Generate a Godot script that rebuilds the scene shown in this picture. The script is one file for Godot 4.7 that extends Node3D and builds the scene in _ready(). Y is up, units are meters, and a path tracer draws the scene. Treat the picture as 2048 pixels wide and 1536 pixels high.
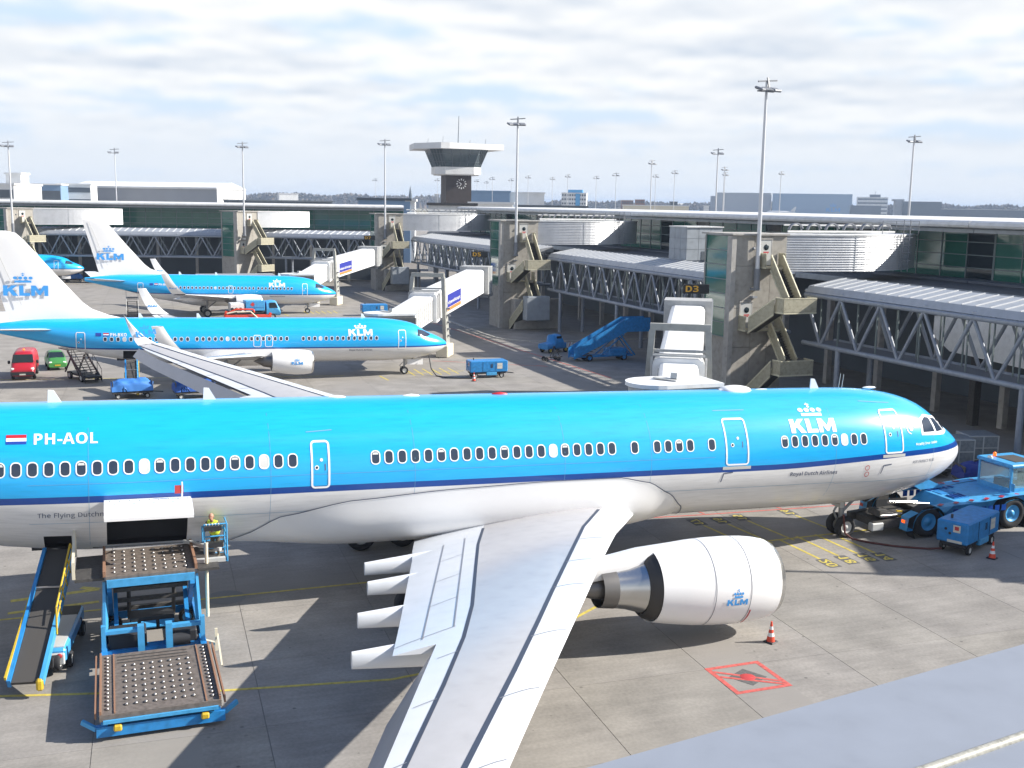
extends Node3D
# An airport apron seen from a viewing terrace. x runs along the near airliner towards its nose, y up, z towards the terrace; metres.

var M := {}
var names := {}
var rng := RandomNumberGenerator.new()

# ---------------------------------------------------------------- mesh collecting
class B:
	var v := PackedVector3Array()
	var n := PackedVector3Array()
	var uv := PackedVector2Array()
	var c := PackedColorArray()
	var col := Color(1, 1, 1)
	var xf := Transform3D()
	func pt(p: Vector3, nn: Vector3, u := Vector2.ZERO) -> void:
		v.append(xf * p)
		n.append((xf.basis * nn).normalized())
		uv.append(u)
		c.append(col)
	func sm(a: Vector3, b: Vector3, d: Vector3, na: Vector3, nb: Vector3, nd: Vector3, ua := Vector2.ZERO, ub := Vector2.ZERO, ud := Vector2.ZERO) -> void:
		var g := (d - a).cross(b - a)
		if g.length_squared() < 1e-14:
			return
		if g.dot(na + nb + nd) >= 0:
			pt(a, na, ua); pt(b, nb, ub); pt(d, nd, ud)
		else:
			pt(a, na, ua); pt(d, nd, ud); pt(b, nb, ub)
	func tri(a: Vector3, b: Vector3, d: Vector3, hint: Vector3) -> void:
		var g := (d - a).cross(b - a)
		if g.length_squared() < 1e-14:
			return
		g = g.normalized()
		if g.dot(hint) < 0:
			g = -g
		sm(a, b, d, g, g, g)
	func quad(a: Vector3, b: Vector3, d: Vector3, e: Vector3, hint: Vector3) -> void:
		tri(a, b, d, hint)
		tri(a, d, e, hint)
	func fan(p: Array, hint: Vector3) -> void:
		for i in range(1, p.size() - 1):
			tri(p[0], p[i], p[i + 1], hint)
	func box(ce: Vector3, s: Vector3, bs := Basis()) -> void:
		var x := bs.x * s.x * 0.5
		var y := bs.y * s.y * 0.5
		var z := bs.z * s.z * 0.5
		for q in [[x, y, z], [y, z, x], [z, x, y]]:
			for sg in [-1.0, 1.0]:
				var o: Vector3 = ce + q[0] * sg
				quad(o + q[1] + q[2], o - q[1] + q[2], o - q[1] - q[2], o + q[1] - q[2], q[0] * sg)
	func b2(lo: Vector3, hi: Vector3) -> void:
		box((lo + hi) * 0.5, (hi - lo).abs())
	func cham(ce: Vector3, s: Vector3, r: float, bs := Basis()) -> void:
		var h := s * 0.5
		r = minf(r, minf(h.x, minf(h.y, h.z)) * 0.9)
		var ax := [bs.x, bs.y, bs.z]
		var hh := [h.x, h.y, h.z]
		for i in 3:
			var j := (i + 1) % 3
			var k := (i + 2) % 3
			for sg in [-1.0, 1.0]:
				var o: Vector3 = ce + ax[i] * hh[i] * sg
				var a: Vector3 = ax[j] * (hh[j] - r)
				var b: Vector3 = ax[k] * (hh[k] - r)
				quad(o + a + b, o - a + b, o - a - b, o + a - b, ax[i] * sg)
				for sj in [-1.0, 1.0]:
					var e0: Vector3 = ce + ax[i] * hh[i] * sg + ax[j] * (hh[j] - r) * sj
					var e1: Vector3 = ce + ax[i] * (hh[i] - r) * sg + ax[j] * hh[j] * sj
					quad(e0 + b, e1 + b, e1 - b, e0 - b, ax[i] * sg + ax[j] * sj)
		for sx in [-1.0, 1.0]:
			for sy in [-1.0, 1.0]:
				for sz in [-1.0, 1.0]:
					var q := Vector3(sx, sy, sz)
					var m := h - Vector3.ONE * r
					tri(ce + bs * (q * Vector3(h.x, m.y, m.z)), ce + bs * (q * Vector3(m.x, h.y, m.z)), ce + bs * (q * Vector3(m.x, m.y, h.z)), bs * q)
	func bar(p: Vector3, q: Vector3, w: float, hgt: float, up := Vector3.UP) -> void:
		var d := q - p
		if d.length() < 1e-5:
			return
		var z := d.normalized()
		if absf(z.dot(up)) > 0.99:
			up = Vector3.RIGHT
		var x := up.cross(z).normalized()
		box((p + q) * 0.5, Vector3(w, hgt, d.length()), Basis(x, z.cross(x), z))
	func tube(p: Vector3, q: Vector3, r: float, r2 := -1.0, seg := 8, caps := true) -> void:
		if r2 < 0:
			r2 = r
		var z := (q - p).normalized()
		var x := z.cross(Vector3.UP if absf(z.y) < 0.9 else Vector3.RIGHT).normalized()
		var y := z.cross(x)
		for i in seg:
			var a := TAU * i / seg
			var b := TAU * (i + 1) / seg
			var da := x * cos(a) + y * sin(a)
			var db := x * cos(b) + y * sin(b)
			sm(p + da * r, p + db * r, q + db * r2, da, db, db)
			sm(p + da * r, q + db * r2, q + da * r2, da, db, da)
			if caps:
				tri(p, p + da * r, p + db * r, -z)
				tri(q, q + da * r2, q + db * r2, z)
	func lathe(o: Vector3, ax: Vector3, prof: PackedVector2Array, seg := 24) -> void:
		# prof: (distance along the axis, radius); smooth along a run, sharp where a point repeats
		var x := ax.cross(Vector3.UP if absf(ax.y) < 0.9 else Vector3.RIGHT).normalized()
		var y := ax.cross(x)
		var nm := PackedVector2Array()
		var np := prof.size()
		for i in np:
			var t := Vector2.ZERO
			if i > 0 and prof[i].distance_to(prof[i - 1]) > 1e-5:
				t += (prof[i] - prof[i - 1]).normalized()
			if i < np - 1 and prof[i].distance_to(prof[i + 1]) > 1e-5:
				t += (prof[i + 1] - prof[i]).normalized()
			nm.append(Vector2(-t.y, t.x).normalized())
		for i in np - 1:
			if prof[i].distance_to(prof[i + 1]) < 1e-5:
				continue
			for k in seg:
				var a := TAU * k / seg
				var b := TAU * (k + 1) / seg
				var da := x * cos(a) + y * sin(a)
				var db := x * cos(b) + y * sin(b)
				var p0 := prof[i]
				var p1 := prof[i + 1]
				var na := nm[i]
				var nb := nm[i + 1]
				sm(o + ax * p0.x + da * p0.y, o + ax * p0.x + db * p0.y, o + ax * p1.x + db * p1.y, ax * na.x + da * na.y, ax * na.x + db * na.y, ax * nb.x + db * nb.y, Vector2(p0.x, float(k) / seg), Vector2(p0.x, float(k + 1) / seg), Vector2(p1.x, float(k + 1) / seg))
				sm(o + ax * p0.x + da * p0.y, o + ax * p1.x + db * p1.y, o + ax * p1.x + da * p1.y, ax * na.x + da * na.y, ax * nb.x + db * nb.y, ax * nb.x + da * nb.y, Vector2(p0.x, float(k) / seg), Vector2(p1.x, float(k + 1) / seg), Vector2(p1.x, float(k) / seg))
	func extr(poly: PackedVector2Array, o: Vector3, ux: Vector3, uy: Vector3, uz: Vector3) -> void:
		# a flat outline pushed along uz
		var ix := Geometry2D.triangulate_polygon(poly)
		for i in range(0, ix.size(), 3):
			var a := o + ux * poly[ix[i]].x + uy * poly[ix[i]].y
			var b := o + ux * poly[ix[i + 1]].x + uy * poly[ix[i + 1]].y
			var d := o + ux * poly[ix[i + 2]].x + uy * poly[ix[i + 2]].y
			tri(a, b, d, -uz)
			tri(a + uz, b + uz, d + uz, uz)
		var cw := Geometry2D.is_polygon_clockwise(poly)
		for i in poly.size():
			var p := poly[i]
			var q := poly[(i + 1) % poly.size()]
			var e := q - p
			var o2 := Vector2(-e.y, e.x) if cw else Vector2(e.y, -e.x)
			var a := o + ux * p.x + uy * p.y
			var b := o + ux * q.x + uy * q.y
			quad(a, b, b + uz, a + uz, ux * o2.x + uy * o2.y)
	func sheet(g: Array, flip_ref: Vector3, use_centroid := false) -> void:
		# a smooth surface through rows of points (Array of PackedVector3Array)
		var nr := g.size()
		var nc: int = g[0].size()
		var nn := []
		for i in nr:
			var row := PackedVector3Array()
			var cen := Vector3.ZERO
			if use_centroid:
				for j in nc:
					cen += g[i][j] / nc
			for j in nc:
				var du: Vector3 = g[mini(i + 1, nr - 1)][j] - g[maxi(i - 1, 0)][j]
				var dv: Vector3 = g[i][mini(j + 1, nc - 1)] - g[i][maxi(j - 1, 0)]
				var m := du.cross(dv)
				m = m.normalized() if m.length() > 1e-9 else flip_ref
				var ref: Vector3 = (g[i][j] - cen) if use_centroid else flip_ref
				row.append(-m if m.dot(ref) < 0 else m)
			nn.append(row)
		for i in nr - 1:
			for j in nc - 1:
				sm(g[i][j], g[i + 1][j], g[i + 1][j + 1], nn[i][j], nn[i + 1][j], nn[i + 1][j + 1])
				sm(g[i][j], g[i + 1][j + 1], g[i][j + 1], nn[i][j], nn[i + 1][j + 1], nn[i][j + 1])
	func mesh(m: Material) -> ArrayMesh:
		var a := []
		a.resize(Mesh.ARRAY_MAX)
		a[Mesh.ARRAY_VERTEX] = v
		a[Mesh.ARRAY_NORMAL] = n
		a[Mesh.ARRAY_TEX_UV] = uv
		if (m as BaseMaterial3D).vertex_color_use_as_albedo:
			a[Mesh.ARRAY_COLOR] = c
		var am := ArrayMesh.new()
		am.add_surface_from_arrays(Mesh.PRIMITIVE_TRIANGLES, a)
		am.surface_set_material(0, m)
		return am

func numbered(s: String) -> String:
	names[s] = names.get(s, -1) + 1
	return s if names[s] == 0 else "%s_%03d" % [s, names[s]]

func tag(o: Node, label := "", category := "", group := "", kind := "") -> Node:
	if label: o.set_meta("label", label)
	if category: o.set_meta("category", category)
	if group: o.set_meta("group", group)
	if kind: o.set_meta("kind", kind)
	return o

func thing(called: String, label: String, category: String, at := Vector3.ZERO, turn := 0.0, group := "") -> Node3D:
	var o := Node3D.new()
	o.name = numbered(called)
	o.position = at
	o.rotation.y = turn
	add_child(o, true)
	tag(o, label, category, group)
	return o

func obj(called: String, b: B, m: Material, parent: Node = null, label := "") -> MeshInstance3D:
	return inst(called, b.mesh(m), parent, label)

func inst(called: String, me: Mesh, parent: Node = null, label := "", at := Vector3.ZERO) -> MeshInstance3D:
	var o := MeshInstance3D.new()
	o.mesh = me
	o.name = called if parent else numbered(called)
	o.position = at
	(parent if parent else self).add_child(o, true)
	if label: o.set_meta("label", label)
	return o

func dup(src: Node3D, at: Vector3, turn: float, label: String) -> Node3D:
	var r: Node3D = src.duplicate()
	r.name = numbered(String(src.name).rstrip("0123456789").trim_suffix("_"))
	add_child(r, true)
	r.position = at
	r.rotation.y = turn
	r.set_meta("label", label)
	return r

# ---------------------------------------------------------------- materials
func mat(key: String, r: float, g: float, b: float, rough := 0.6, metal := 0.0) -> StandardMaterial3D:
	var m := StandardMaterial3D.new()
	m.albedo_color = Color(r, g, b).linear_to_srgb()
	m.roughness = rough
	m.metallic = metal
	m.cull_mode = BaseMaterial3D.CULL_DISABLED
	m.resource_name = key
	M[key] = m
	return m

func fbm(seed_: int, freq: float, oct := 4) -> FastNoiseLite:
	var f := FastNoiseLite.new()
	f.seed = seed_
	f.noise_type = FastNoiseLite.TYPE_SIMPLEX_SMOOTH
	f.frequency = freq
	f.fractal_type = FastNoiseLite.FRACTAL_FBM
	f.fractal_octaves = oct
	return f

func grime(seed_: int, freq: float, lo: float, hi: float, size := 512) -> NoiseTexture2D:
	# a seamless tone map that multiplies a base colour
	var t := NoiseTexture2D.new()
	t.width = size
	t.height = size
	t.seamless = true
	t.normalize = true
	t.noise = fbm(seed_, freq, 5)
	var gr := Gradient.new()
	gr.offsets = PackedFloat32Array([0.0, 0.3, 0.55, 0.8, 1.0])
	gr.colors = PackedColorArray([Color(lo, lo, lo), Color(lerpf(lo, hi, 0.6), lerpf(lo, hi, 0.6), lerpf(lo, hi, 0.58)), Color(lerpf(lo, hi, 0.8), lerpf(lo, hi, 0.8), lerpf(lo, hi, 0.8)), Color(hi, hi, hi), Color(hi, hi, hi)])
	t.color_ramp = gr
	return t

func worn(key: String, r: float, g: float, b: float, rough: float, tile: float, lo := 0.82, seed_ := 3, metal := 0.0) -> StandardMaterial3D:
	var m := mat(key, r, g, b, rough, metal)
	m.albedo_texture = grime(seed_, 0.012, lo, 1.0)
	m.uv1_triplanar = true
	m.uv1_world_triplanar = true
	m.uv1_scale = Vector3.ONE / tile
	return m

func concrete_image() -> ImageTexture:
	var s := 1024
	var im := Image.create(s, s, false, Image.FORMAT_RGB8)
	var big := fbm(11, 0.006, 4)
	var fine := fbm(12, 0.11, 3)
	var streak := fbm(13, 0.02, 3)
	for y in s:
		for x in s:
			# wrap by cross-fading the last fifth
			var w := 0.0
			var q := big.get_noise_2d(x, y) * 0.6 + fine.get_noise_2d(x, y) * 0.32 + streak.get_noise_2d(x * 0.25, y * 2.2) * 0.25
			if x > s - 200 or y > s - 200:
				w = clampf(maxf((x - s + 200) / 200.0, (y - s + 200) / 200.0), 0, 1)
				q = lerpf(q, 0.0, w)
			var t := 0.86 + q * 0.17
			im.set_pixel(x, y, Color(t, t * 0.99, t * 0.97))
	var rg := RandomNumberGenerator.new()
	rg.seed = 5
	for k in 70:  # oil spots and rubber specks
		var cx := rg.randi_range(10, s - 220)
		var cy := rg.randi_range(10, s - 220)
		var r := rg.randi_range(1, 3)
		var a := rg.randf_range(0.72, 0.92)
		for j in range(-r, r + 1):
			for i in range(-r, r + 1):
				if i * i + j * j <= r * r:
					var p := im.get_pixel(cx + i, cy + j)
					im.set_pixel(cx + i, cy + j, Color(p.r * a, p.g * a, p.b * a))
	im.generate_mipmaps()
	return ImageTexture.create_from_image(im)

func materials() -> void:
	var ct := concrete_image()
	var m := mat("concrete", 0.37, 0.35, 0.332, 0.92)
	m.albedo_texture = ct
	m.uv1_triplanar = true
	m.uv1_world_triplanar = true
	m.uv1_scale = Vector3.ONE / 19.0
	m.vertex_color_use_as_albedo = true
	mat("joint", 0.2, 0.18, 0.16, 0.95)
	mat("stain", 0.2, 0.195, 0.19, 0.9)
	worn("yellow_line", 0.62, 0.5, 0.1, 0.8, 2.0, 0.7)
	worn("red_line", 0.62, 0.12, 0.1, 0.8, 1.4, 0.7)
	worn("white_line", 0.6, 0.6, 0.6, 0.8, 2.0, 0.7)
	worn("dark_patch", 0.13, 0.125, 0.12, 0.9, 1.0, 0.7)
	worn("grass_field", 0.2, 0.17, 0.09, 0.95, 60.0, 0.7, 9)
	# aircraft
	m = mat("livery", 1, 1, 1, 0.28)
	m.vertex_color_use_as_albedo = true
	m.albedo_texture = grime(31, 0.01, 0.93, 1.0)
	m.uv1_scale = Vector3(0.11, 3.0, 1)
	m.clearcoat_enabled = true
	m.clearcoat = 0.5
	m.clearcoat_roughness = 0.12
	mat("white_paint", 0.84, 0.83, 0.82, 0.3)
	mat("logo_white", 0.85, 0.85, 0.85, 0.35)
	mat("logo_blue", 0.05, 0.3, 0.7, 0.45)
	mat("navy", 0.008, 0.06, 0.3, 0.3)
	mat("sky_blue_paint", 0.012, 0.38, 0.8, 0.3)
	worn("wing_grey", 0.47, 0.46, 0.47, 0.2, 6.0, 0.94, 17)
	worn("wing_white", 0.68, 0.7, 0.73, 0.22, 6.0, 0.95, 18)
	mat("wing_shade", 0.22, 0.3, 0.42, 0.35)
	mat("seal", 0.04, 0.055, 0.09, 0.7)
	mat("seam", 0.22, 0.23, 0.26, 0.6)
	mat("pane_dark", 0.03, 0.045, 0.075, 0.12)
	mat("shade_pale", 0.6, 0.6, 0.58, 0.5)
	mat("hold", 0.05, 0.05, 0.055, 0.8)
	mat("bare_metal", 0.55, 0.54, 0.52, 0.25, 0.9)
	mat("hot_metal", 0.2, 0.19, 0.18, 0.45, 0.7)
	mat("burnt_metal", 0.07, 0.065, 0.06, 0.55, 0.5)
	mat("tyre", 0.022, 0.022, 0.024, 0.85)
	mat("gear_grey", 0.3, 0.31, 0.32, 0.4, 0.3)
	mat("flag_red", 0.5, 0.02, 0.03, 0.4)
	mat("flag_blue", 0.02, 0.06, 0.35, 0.4)
	mat("letter_grey", 0.09, 0.11, 0.17, 0.5)
	# ground equipment
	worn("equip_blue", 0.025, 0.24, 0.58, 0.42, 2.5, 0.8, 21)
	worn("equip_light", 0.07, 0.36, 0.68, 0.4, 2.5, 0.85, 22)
	mat("black_frame", 0.025, 0.026, 0.03, 0.6)
	worn("dark_steel", 0.075, 0.07, 0.065, 0.6, 1.2, 0.7, 23)
	worn("deck_steel", 0.21, 0.175, 0.15, 0.6, 1.6, 0.7, 24, 0.2)
	mat("rail_rust", 0.28, 0.15, 0.09, 0.7)
	mat("roller", 0.45, 0.42, 0.4, 0.35, 0.6)
	mat("belt_rubber", 0.06, 0.055, 0.05, 0.8)
	worn("safety_yellow", 0.62, 0.42, 0.03, 0.5, 1.2, 0.75, 25)
	mat("orange_red", 0.7, 0.07, 0.03, 0.5)
	mat("van_red", 0.42, 0.02, 0.035, 0.3)
	mat("car_green", 0.06, 0.24, 0.06, 0.28)
	mat("tarp_blue", 0.05, 0.2, 0.55, 0.6)
	mat("tarp_navy", 0.02, 0.09, 0.36, 0.6)
	mat("tarp_dark", 0.012, 0.03, 0.2, 0.7)
	mat("lamp_glass", 0.75, 0.75, 0.72, 0.15)
	mat("pale_grey", 0.5, 0.5, 0.48, 0.5)
	mat("cream", 0.66, 0.6, 0.46, 0.6)
	mat("skin", 0.42, 0.22, 0.15, 0.6)
	mat("dark_cloth", 0.02, 0.025, 0.035, 0.85)
	mat("olive_cloth", 0.1, 0.085, 0.06, 0.85)
	mat("vest_yellow", 0.6, 0.72, 0.05, 0.7)
	mat("hose_red", 0.1, 0.03, 0.025, 0.7)
	m = mat("beacon", 0.8, 0.2, 0.02, 0.2)
	m.emission_enabled = true
	m.emission = Color(1.0, 0.35, 0.05)
	m.emission_energy_multiplier = 0.8
	# buildings
	worn("tower_concrete", 0.37, 0.345, 0.305, 0.88, 5.0, 0.84, 41)
	worn("tower_shade", 0.42, 0.4, 0.37, 0.85, 5.0, 0.84, 42)
	worn("stair_beige", 0.4, 0.37, 0.27, 0.7, 2.5, 0.82, 43)
	worn("rail_cream", 0.62, 0.58, 0.42, 0.6, 1.0, 0.85, 43)
	worn("cladding", 0.55, 0.56, 0.58, 0.42, 7.0, 0.9, 44, 0.15)
	worn("panel_grey", 0.33, 0.36, 0.39, 0.6, 6.0, 0.88, 45)
	worn("roof_white", 0.7, 0.7, 0.69, 0.6, 9.0, 0.86, 46)
	worn("roof_dark", 0.11, 0.105, 0.1, 0.9, 6.0, 0.75, 47)
	worn("gallery_roof", 0.4, 0.42, 0.45, 0.45, 5.0, 0.9, 48, 0.2)
	worn("truss_grey", 0.27, 0.3, 0.35, 0.5, 3.0, 0.88, 49)
	mat("soffit", 0.12, 0.13, 0.15, 0.7)
	m = mat("green_glass", 0.025, 0.13, 0.095, 0.06)
	m.metallic_specular = 0.8
	mat("dark_glass", 0.02, 0.03, 0.035, 0.06)
	m = mat("clear_pane", 0.5, 0.65, 0.62, 0.03)
	m.transparency = BaseMaterial3D.TRANSPARENCY_ALPHA
	m.albedo_color.a = 0.22
	mat("mullion", 0.18, 0.22, 0.22, 0.5)
	worn("bridge_white", 0.8, 0.8, 0.79, 0.4, 4.0, 0.92, 51)
	worn("bridge_grey", 0.46, 0.46, 0.45, 0.55, 3.0, 0.85, 52)
	worn("portal_grey", 0.36, 0.36, 0.33, 0.6, 3.0, 0.85, 53)
	mat("poster_blue", 0.03, 0.04, 0.3, 0.5)
	mat("poster_orange", 0.55, 0.22, 0.06, 0.5)
	mat("sign_black", 0.012, 0.013, 0.014, 0.5)
	m = mat("sign_amber", 0.75, 0.4, 0.03, 0.5)
	mat("mast_steel", 0.6, 0.61, 0.63, 0.4, 0.3)
	mat("lamp_grey", 0.2, 0.21, 0.23, 0.5)
	worn("far_white", 0.75, 0.75, 0.74, 0.7, 40.0, 0.9, 54)
	worn("far_grey", 0.33, 0.34, 0.36, 0.7, 40.0, 0.9, 55)
	worn("hangar_blue", 0.2, 0.31, 0.46, 0.6, 40.0, 0.92, 56)
	worn("far_dark", 0.1, 0.12, 0.14, 0.7, 40.0, 0.9, 57)
	worn("brick_far", 0.25, 0.14, 0.11, 0.8, 40.0, 0.85, 58)
	worn("tower_brown", 0.055, 0.043, 0.04, 0.7, 12.0, 0.85, 59)
	mat("clock_white", 0.75, 0.75, 0.73, 0.6)
	m = mat("tree_far", 0.12, 0.095, 0.07, 0.95)
	m.vertex_color_use_as_albedo = true
	worn("terrace_metal", 0.25, 0.275, 0.325, 0.55, 3.0, 0.95, 60)
	worn("terrace_seam", 0.42, 0.41, 0.36, 0.5, 0.35, 0.6, 61)
	worn("container_alu", 0.3, 0.32, 0.33, 0.45, 2.0, 0.8, 62, 0.4)
	mat("sticker_pale", 0.6, 0.58, 0.5, 0.5)
	mat("sticker_red", 0.5, 0.05, 0.05, 0.5)

# ---------------------------------------------------------------- lettering and things that lie on curved skins
var text_cache := {}
func text_tris(s: String, h: float, bold := true, face := "Droid Sans") -> PackedVector2Array:
	# triangles of a line of text, baseline at 0, capitals h high
	var key := s + str(bold) + face
	if not text_cache.has(key):
		var f := SystemFont.new()
		f.font_names = PackedStringArray([face])
		f.font_weight = 700 if bold else 400
		var tm := TextMesh.new()
		tm.font = f
		tm.text = s
		tm.font_size = 64
		tm.pixel_size = 0.01
		tm.depth = 0.0
		tm.curve_step = 3.0
		tm.horizontal_alignment = HORIZONTAL_ALIGNMENT_LEFT
		tm.vertical_alignment = VERTICAL_ALIGNMENT_BOTTOM
		var out := PackedVector2Array()
		var a := tm.get_mesh_arrays()
		if a.size() > 0 and a[Mesh.ARRAY_VERTEX] != null:
			var vs: PackedVector3Array = a[Mesh.ARRAY_VERTEX]
			var ix = a[Mesh.ARRAY_INDEX]
			if ix != null and ix.size() > 0:
				for i in ix:
					out.append(Vector2(vs[i].x, vs[i].y))
			else:
				for p in vs:
					out.append(Vector2(p.x, p.y))
		var lo := Vector2(1e9, 1e9)
		var hi := -lo
		for p in out:
			lo = lo.min(p)
			hi = hi.max(p)
		var sc := 1.0 / 0.457
		for i in out.size():
			out[i] = (out[i] - Vector2(lo.x, 0)) * sc
		text_cache[key] = out
	var r := PackedVector2Array()
	for p in text_cache[key]:
		r.append(p * h)
	return base0(r)

func base0(t: PackedVector2Array) -> PackedVector2Array:
	var lo := 1e9
	for p in t:
		lo = minf(lo, p.y)
	var r := PackedVector2Array()
	for p in t:
		r.append(p - Vector2(0, lo))
	return r

func span(t: PackedVector2Array) -> Vector2:
	var hi := Vector2.ZERO
	for p in t:
		hi = hi.max(p)
	return hi

func fit(t: PackedVector2Array, at: Vector2, size: Vector2) -> PackedVector2Array:
	var s := span(t)
	var r := PackedVector2Array()
	for p in t:
		r.append(at + p / s * size)
	return r

func tris_of(poly: PackedVector2Array) -> PackedVector2Array:
	var r := PackedVector2Array()
	for i in Geometry2D.triangulate_polygon(poly):
		r.append(poly[i])
	return r

func disc(c: Vector2, r: float, seg := 14) -> PackedVector2Array:
	var p := PackedVector2Array()
	for i in seg:
		p.append(c + Vector2(cos(TAU * i / seg), sin(TAU * i / seg)) * r)
	return p

func rrect(lo: Vector2, hi: Vector2, r: float, seg := 4) -> PackedVector2Array:
	var p := PackedVector2Array()
	var cs := [Vector2(hi.x - r, hi.y - r), Vector2(lo.x + r, hi.y - r), Vector2(lo.x + r, lo.y + r), Vector2(hi.x - r, lo.y + r)]
	for k in 4:
		for i in seg + 1:
			var a := PI * 0.5 * (k + float(i) / seg)
			p.append(cs[k] + Vector2(cos(a), sin(a)) * r)
	return p

func ring_tris(lo: Vector2, hi: Vector2, r: float, w: float, seg := 4) -> PackedVector2Array:
	var a := rrect(lo, hi, r, seg)
	var b := rrect(lo + Vector2(w, w), hi - Vector2(w, w), maxf(r - w, 0.005), seg)
	var t := PackedVector2Array()
	for i in a.size():
		var j := (i + 1) % a.size()
		t.append_array([a[i], a[j], b[j], a[i], b[j], b[i]])
	return t

func klm_tris() -> PackedVector2Array:
	# the three wide letters, one unit high and 3.46 wide
	var t := PackedVector2Array()
	t.append_array(tris_of(PackedVector2Array([Vector2(0, 0), Vector2(0.34, 0), Vector2(0.34, 0.32), Vector2(0.45, 0.44), Vector2(0.74, 0), Vector2(1.16, 0), Vector2(0.7, 0.64), Vector2(1.1, 1), Vector2(0.66, 1), Vector2(0.34, 0.66), Vector2(0.34, 1), Vector2(0, 1)])))
	t.append_array(tris_of(PackedVector2Array([Vector2(1.22, 0), Vector2(2.06, 0), Vector2(2.06, 0.27), Vector2(1.56, 0.27), Vector2(1.56, 1), Vector2(1.22, 1)])))
	t.append_array(tris_of(PackedVector2Array([Vector2(2.14, 0), Vector2(2.45, 0), Vector2(2.45, 0.56), Vector2(2.73, 0.08), Vector2(2.87, 0.08), Vector2(3.15, 0.56), Vector2(3.15, 0), Vector2(3.46, 0), Vector2(3.46, 1), Vector2(3.1, 1), Vector2(2.8, 0.48), Vector2(2.5, 1), Vector2(2.14, 1)])))
	return t

func crown_tris() -> PackedVector2Array:
	# a bar, four balls, and a small ball with a cross above; 1.7 wide
	var t := tris_of(PackedVector2Array([Vector2(0.13, 0), Vector2(1.57, 0), Vector2(1.57, 0.26), Vector2(0.13, 0.26)]))
	for x in [0.19, 0.63, 1.07, 1.51]:
		t.append_array(tris_of(disc(Vector2(x, 0.55), 0.18)))
	t.append_array(tris_of(disc(Vector2(0.85, 0.85), 0.1, 10)))
	t.append_array(tris_of(PackedVector2Array([Vector2(0.81, 0.97), Vector2(0.89, 0.97), Vector2(0.89, 1.16), Vector2(0.81, 1.16)])))
	t.append_array(tris_of(PackedVector2Array([Vector2(0.7, 1.0), Vector2(0.805, 1.0), Vector2(0.805, 1.08), Vector2(0.7, 1.08)])))
	t.append_array(tris_of(PackedVector2Array([Vector2(0.895, 1.0), Vector2(1.0, 1.0), Vector2(1.0, 1.08), Vector2(0.895, 1.08)])))
	return t

func stick(t: PackedVector2Array, f: Callable, called: String, m: Material, parent: Node, edge := 0.35) -> MeshInstance3D:
	# lays flat triangles onto a skin: f takes a flat point to [place, normal]
	var b := B.new()
	for i in range(0, t.size() - 2, 3):
		lay(b, t[i], t[i + 1], t[i + 2], f, edge, 0)
	return obj(called, b, m, parent)

func lay(b: B, p: Vector2, q: Vector2, r: Vector2, f: Callable, edge: float, depth: int) -> void:
	var l := [p.distance_to(q), q.distance_to(r), r.distance_to(p)]
	var k := 0
	if l[1] > l[0]: k = 1
	if l[2] > l[k]: k = 2
	if l[k] > edge and depth < 9:
		if k == 0:
			var m := (p + q) * 0.5
			lay(b, p, m, r, f, edge, depth + 1); lay(b, m, q, r, f, edge, depth + 1)
		elif k == 1:
			var m := (q + r) * 0.5
			lay(b, p, q, m, f, edge, depth + 1); lay(b, p, m, r, f, edge, depth + 1)
		else:
			var m := (r + p) * 0.5
			lay(b, p, q, m, f, edge, depth + 1); lay(b, m, q, r, f, edge, depth + 1)
		return
	var a = f.call(p)
	var c = f.call(q)
	var d = f.call(r)
	b.sm(a[0], c[0], d[0], a[1], c[1], d[1])

func plane_map(o: Vector3, ux: Vector3, uy: Vector3) -> Callable:
	var n := ux.cross(uy).normalized()
	return func(p: Vector2): return [o + ux * p.x + uy * p.y, n]

# ---------------------------------------------------------------- airliners
func curve_at(t: Array, d: float) -> float:
	# smooth line through [distance behind the nose, value], parametrised by the root of the distance
	var n := t.size()
	var s := sqrt(maxf(d, 0.0))
	var i := 0
	while i < n - 2 and d > t[i + 1][0]:
		i += 1
	var x0 := sqrt(t[i][0])
	var x1 := sqrt(t[i + 1][0])
	var m0: float = (t[i + 1][1] - t[i][1]) / (x1 - x0)
	var m1 := m0
	var sl := m0
	if i > 0:
		var sp: float = (t[i][1] - t[i - 1][1]) / (x0 - sqrt(t[i - 1][0]))
		m0 = 0.0 if sp * sl <= 0 else 2.0 * sp * sl / (sp + sl)
	if i < n - 2:
		var sn: float = (t[i + 2][1] - t[i + 1][1]) / (sqrt(t[i + 2][0]) - x1)
		m1 = 0.0 if sn * sl <= 0 else 2.0 * sn * sl / (sn + sl)
	var h := x1 - x0
	var u := clampf((s - x0) / h, 0, 1)
	return t[i][1] * (1 + 2 * u) * (1 - u) * (1 - u) + h * m0 * u * (1 - u) * (1 - u) + t[i + 1][1] * u * u * (3 - 2 * u) + h * m1 * u * u * (u - 1)

func sect(sp: Dictionary, x: float) -> Vector3:
	var t := curve_at(sp.top, -x)
	var b := curve_at(sp.bot, -x)
	return Vector3((t + b) * 0.5, maxf((t - b) * 0.5, 0.004), maxf(curve_at(sp.hw, -x), 0.004))

func skin_th(sp: Dictionary, x: float, th: float) -> Vector3:
	var s := sect(sp, x)
	return Vector3(x, s.x + s.y * cos(th), s.z * sin(th))

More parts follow.
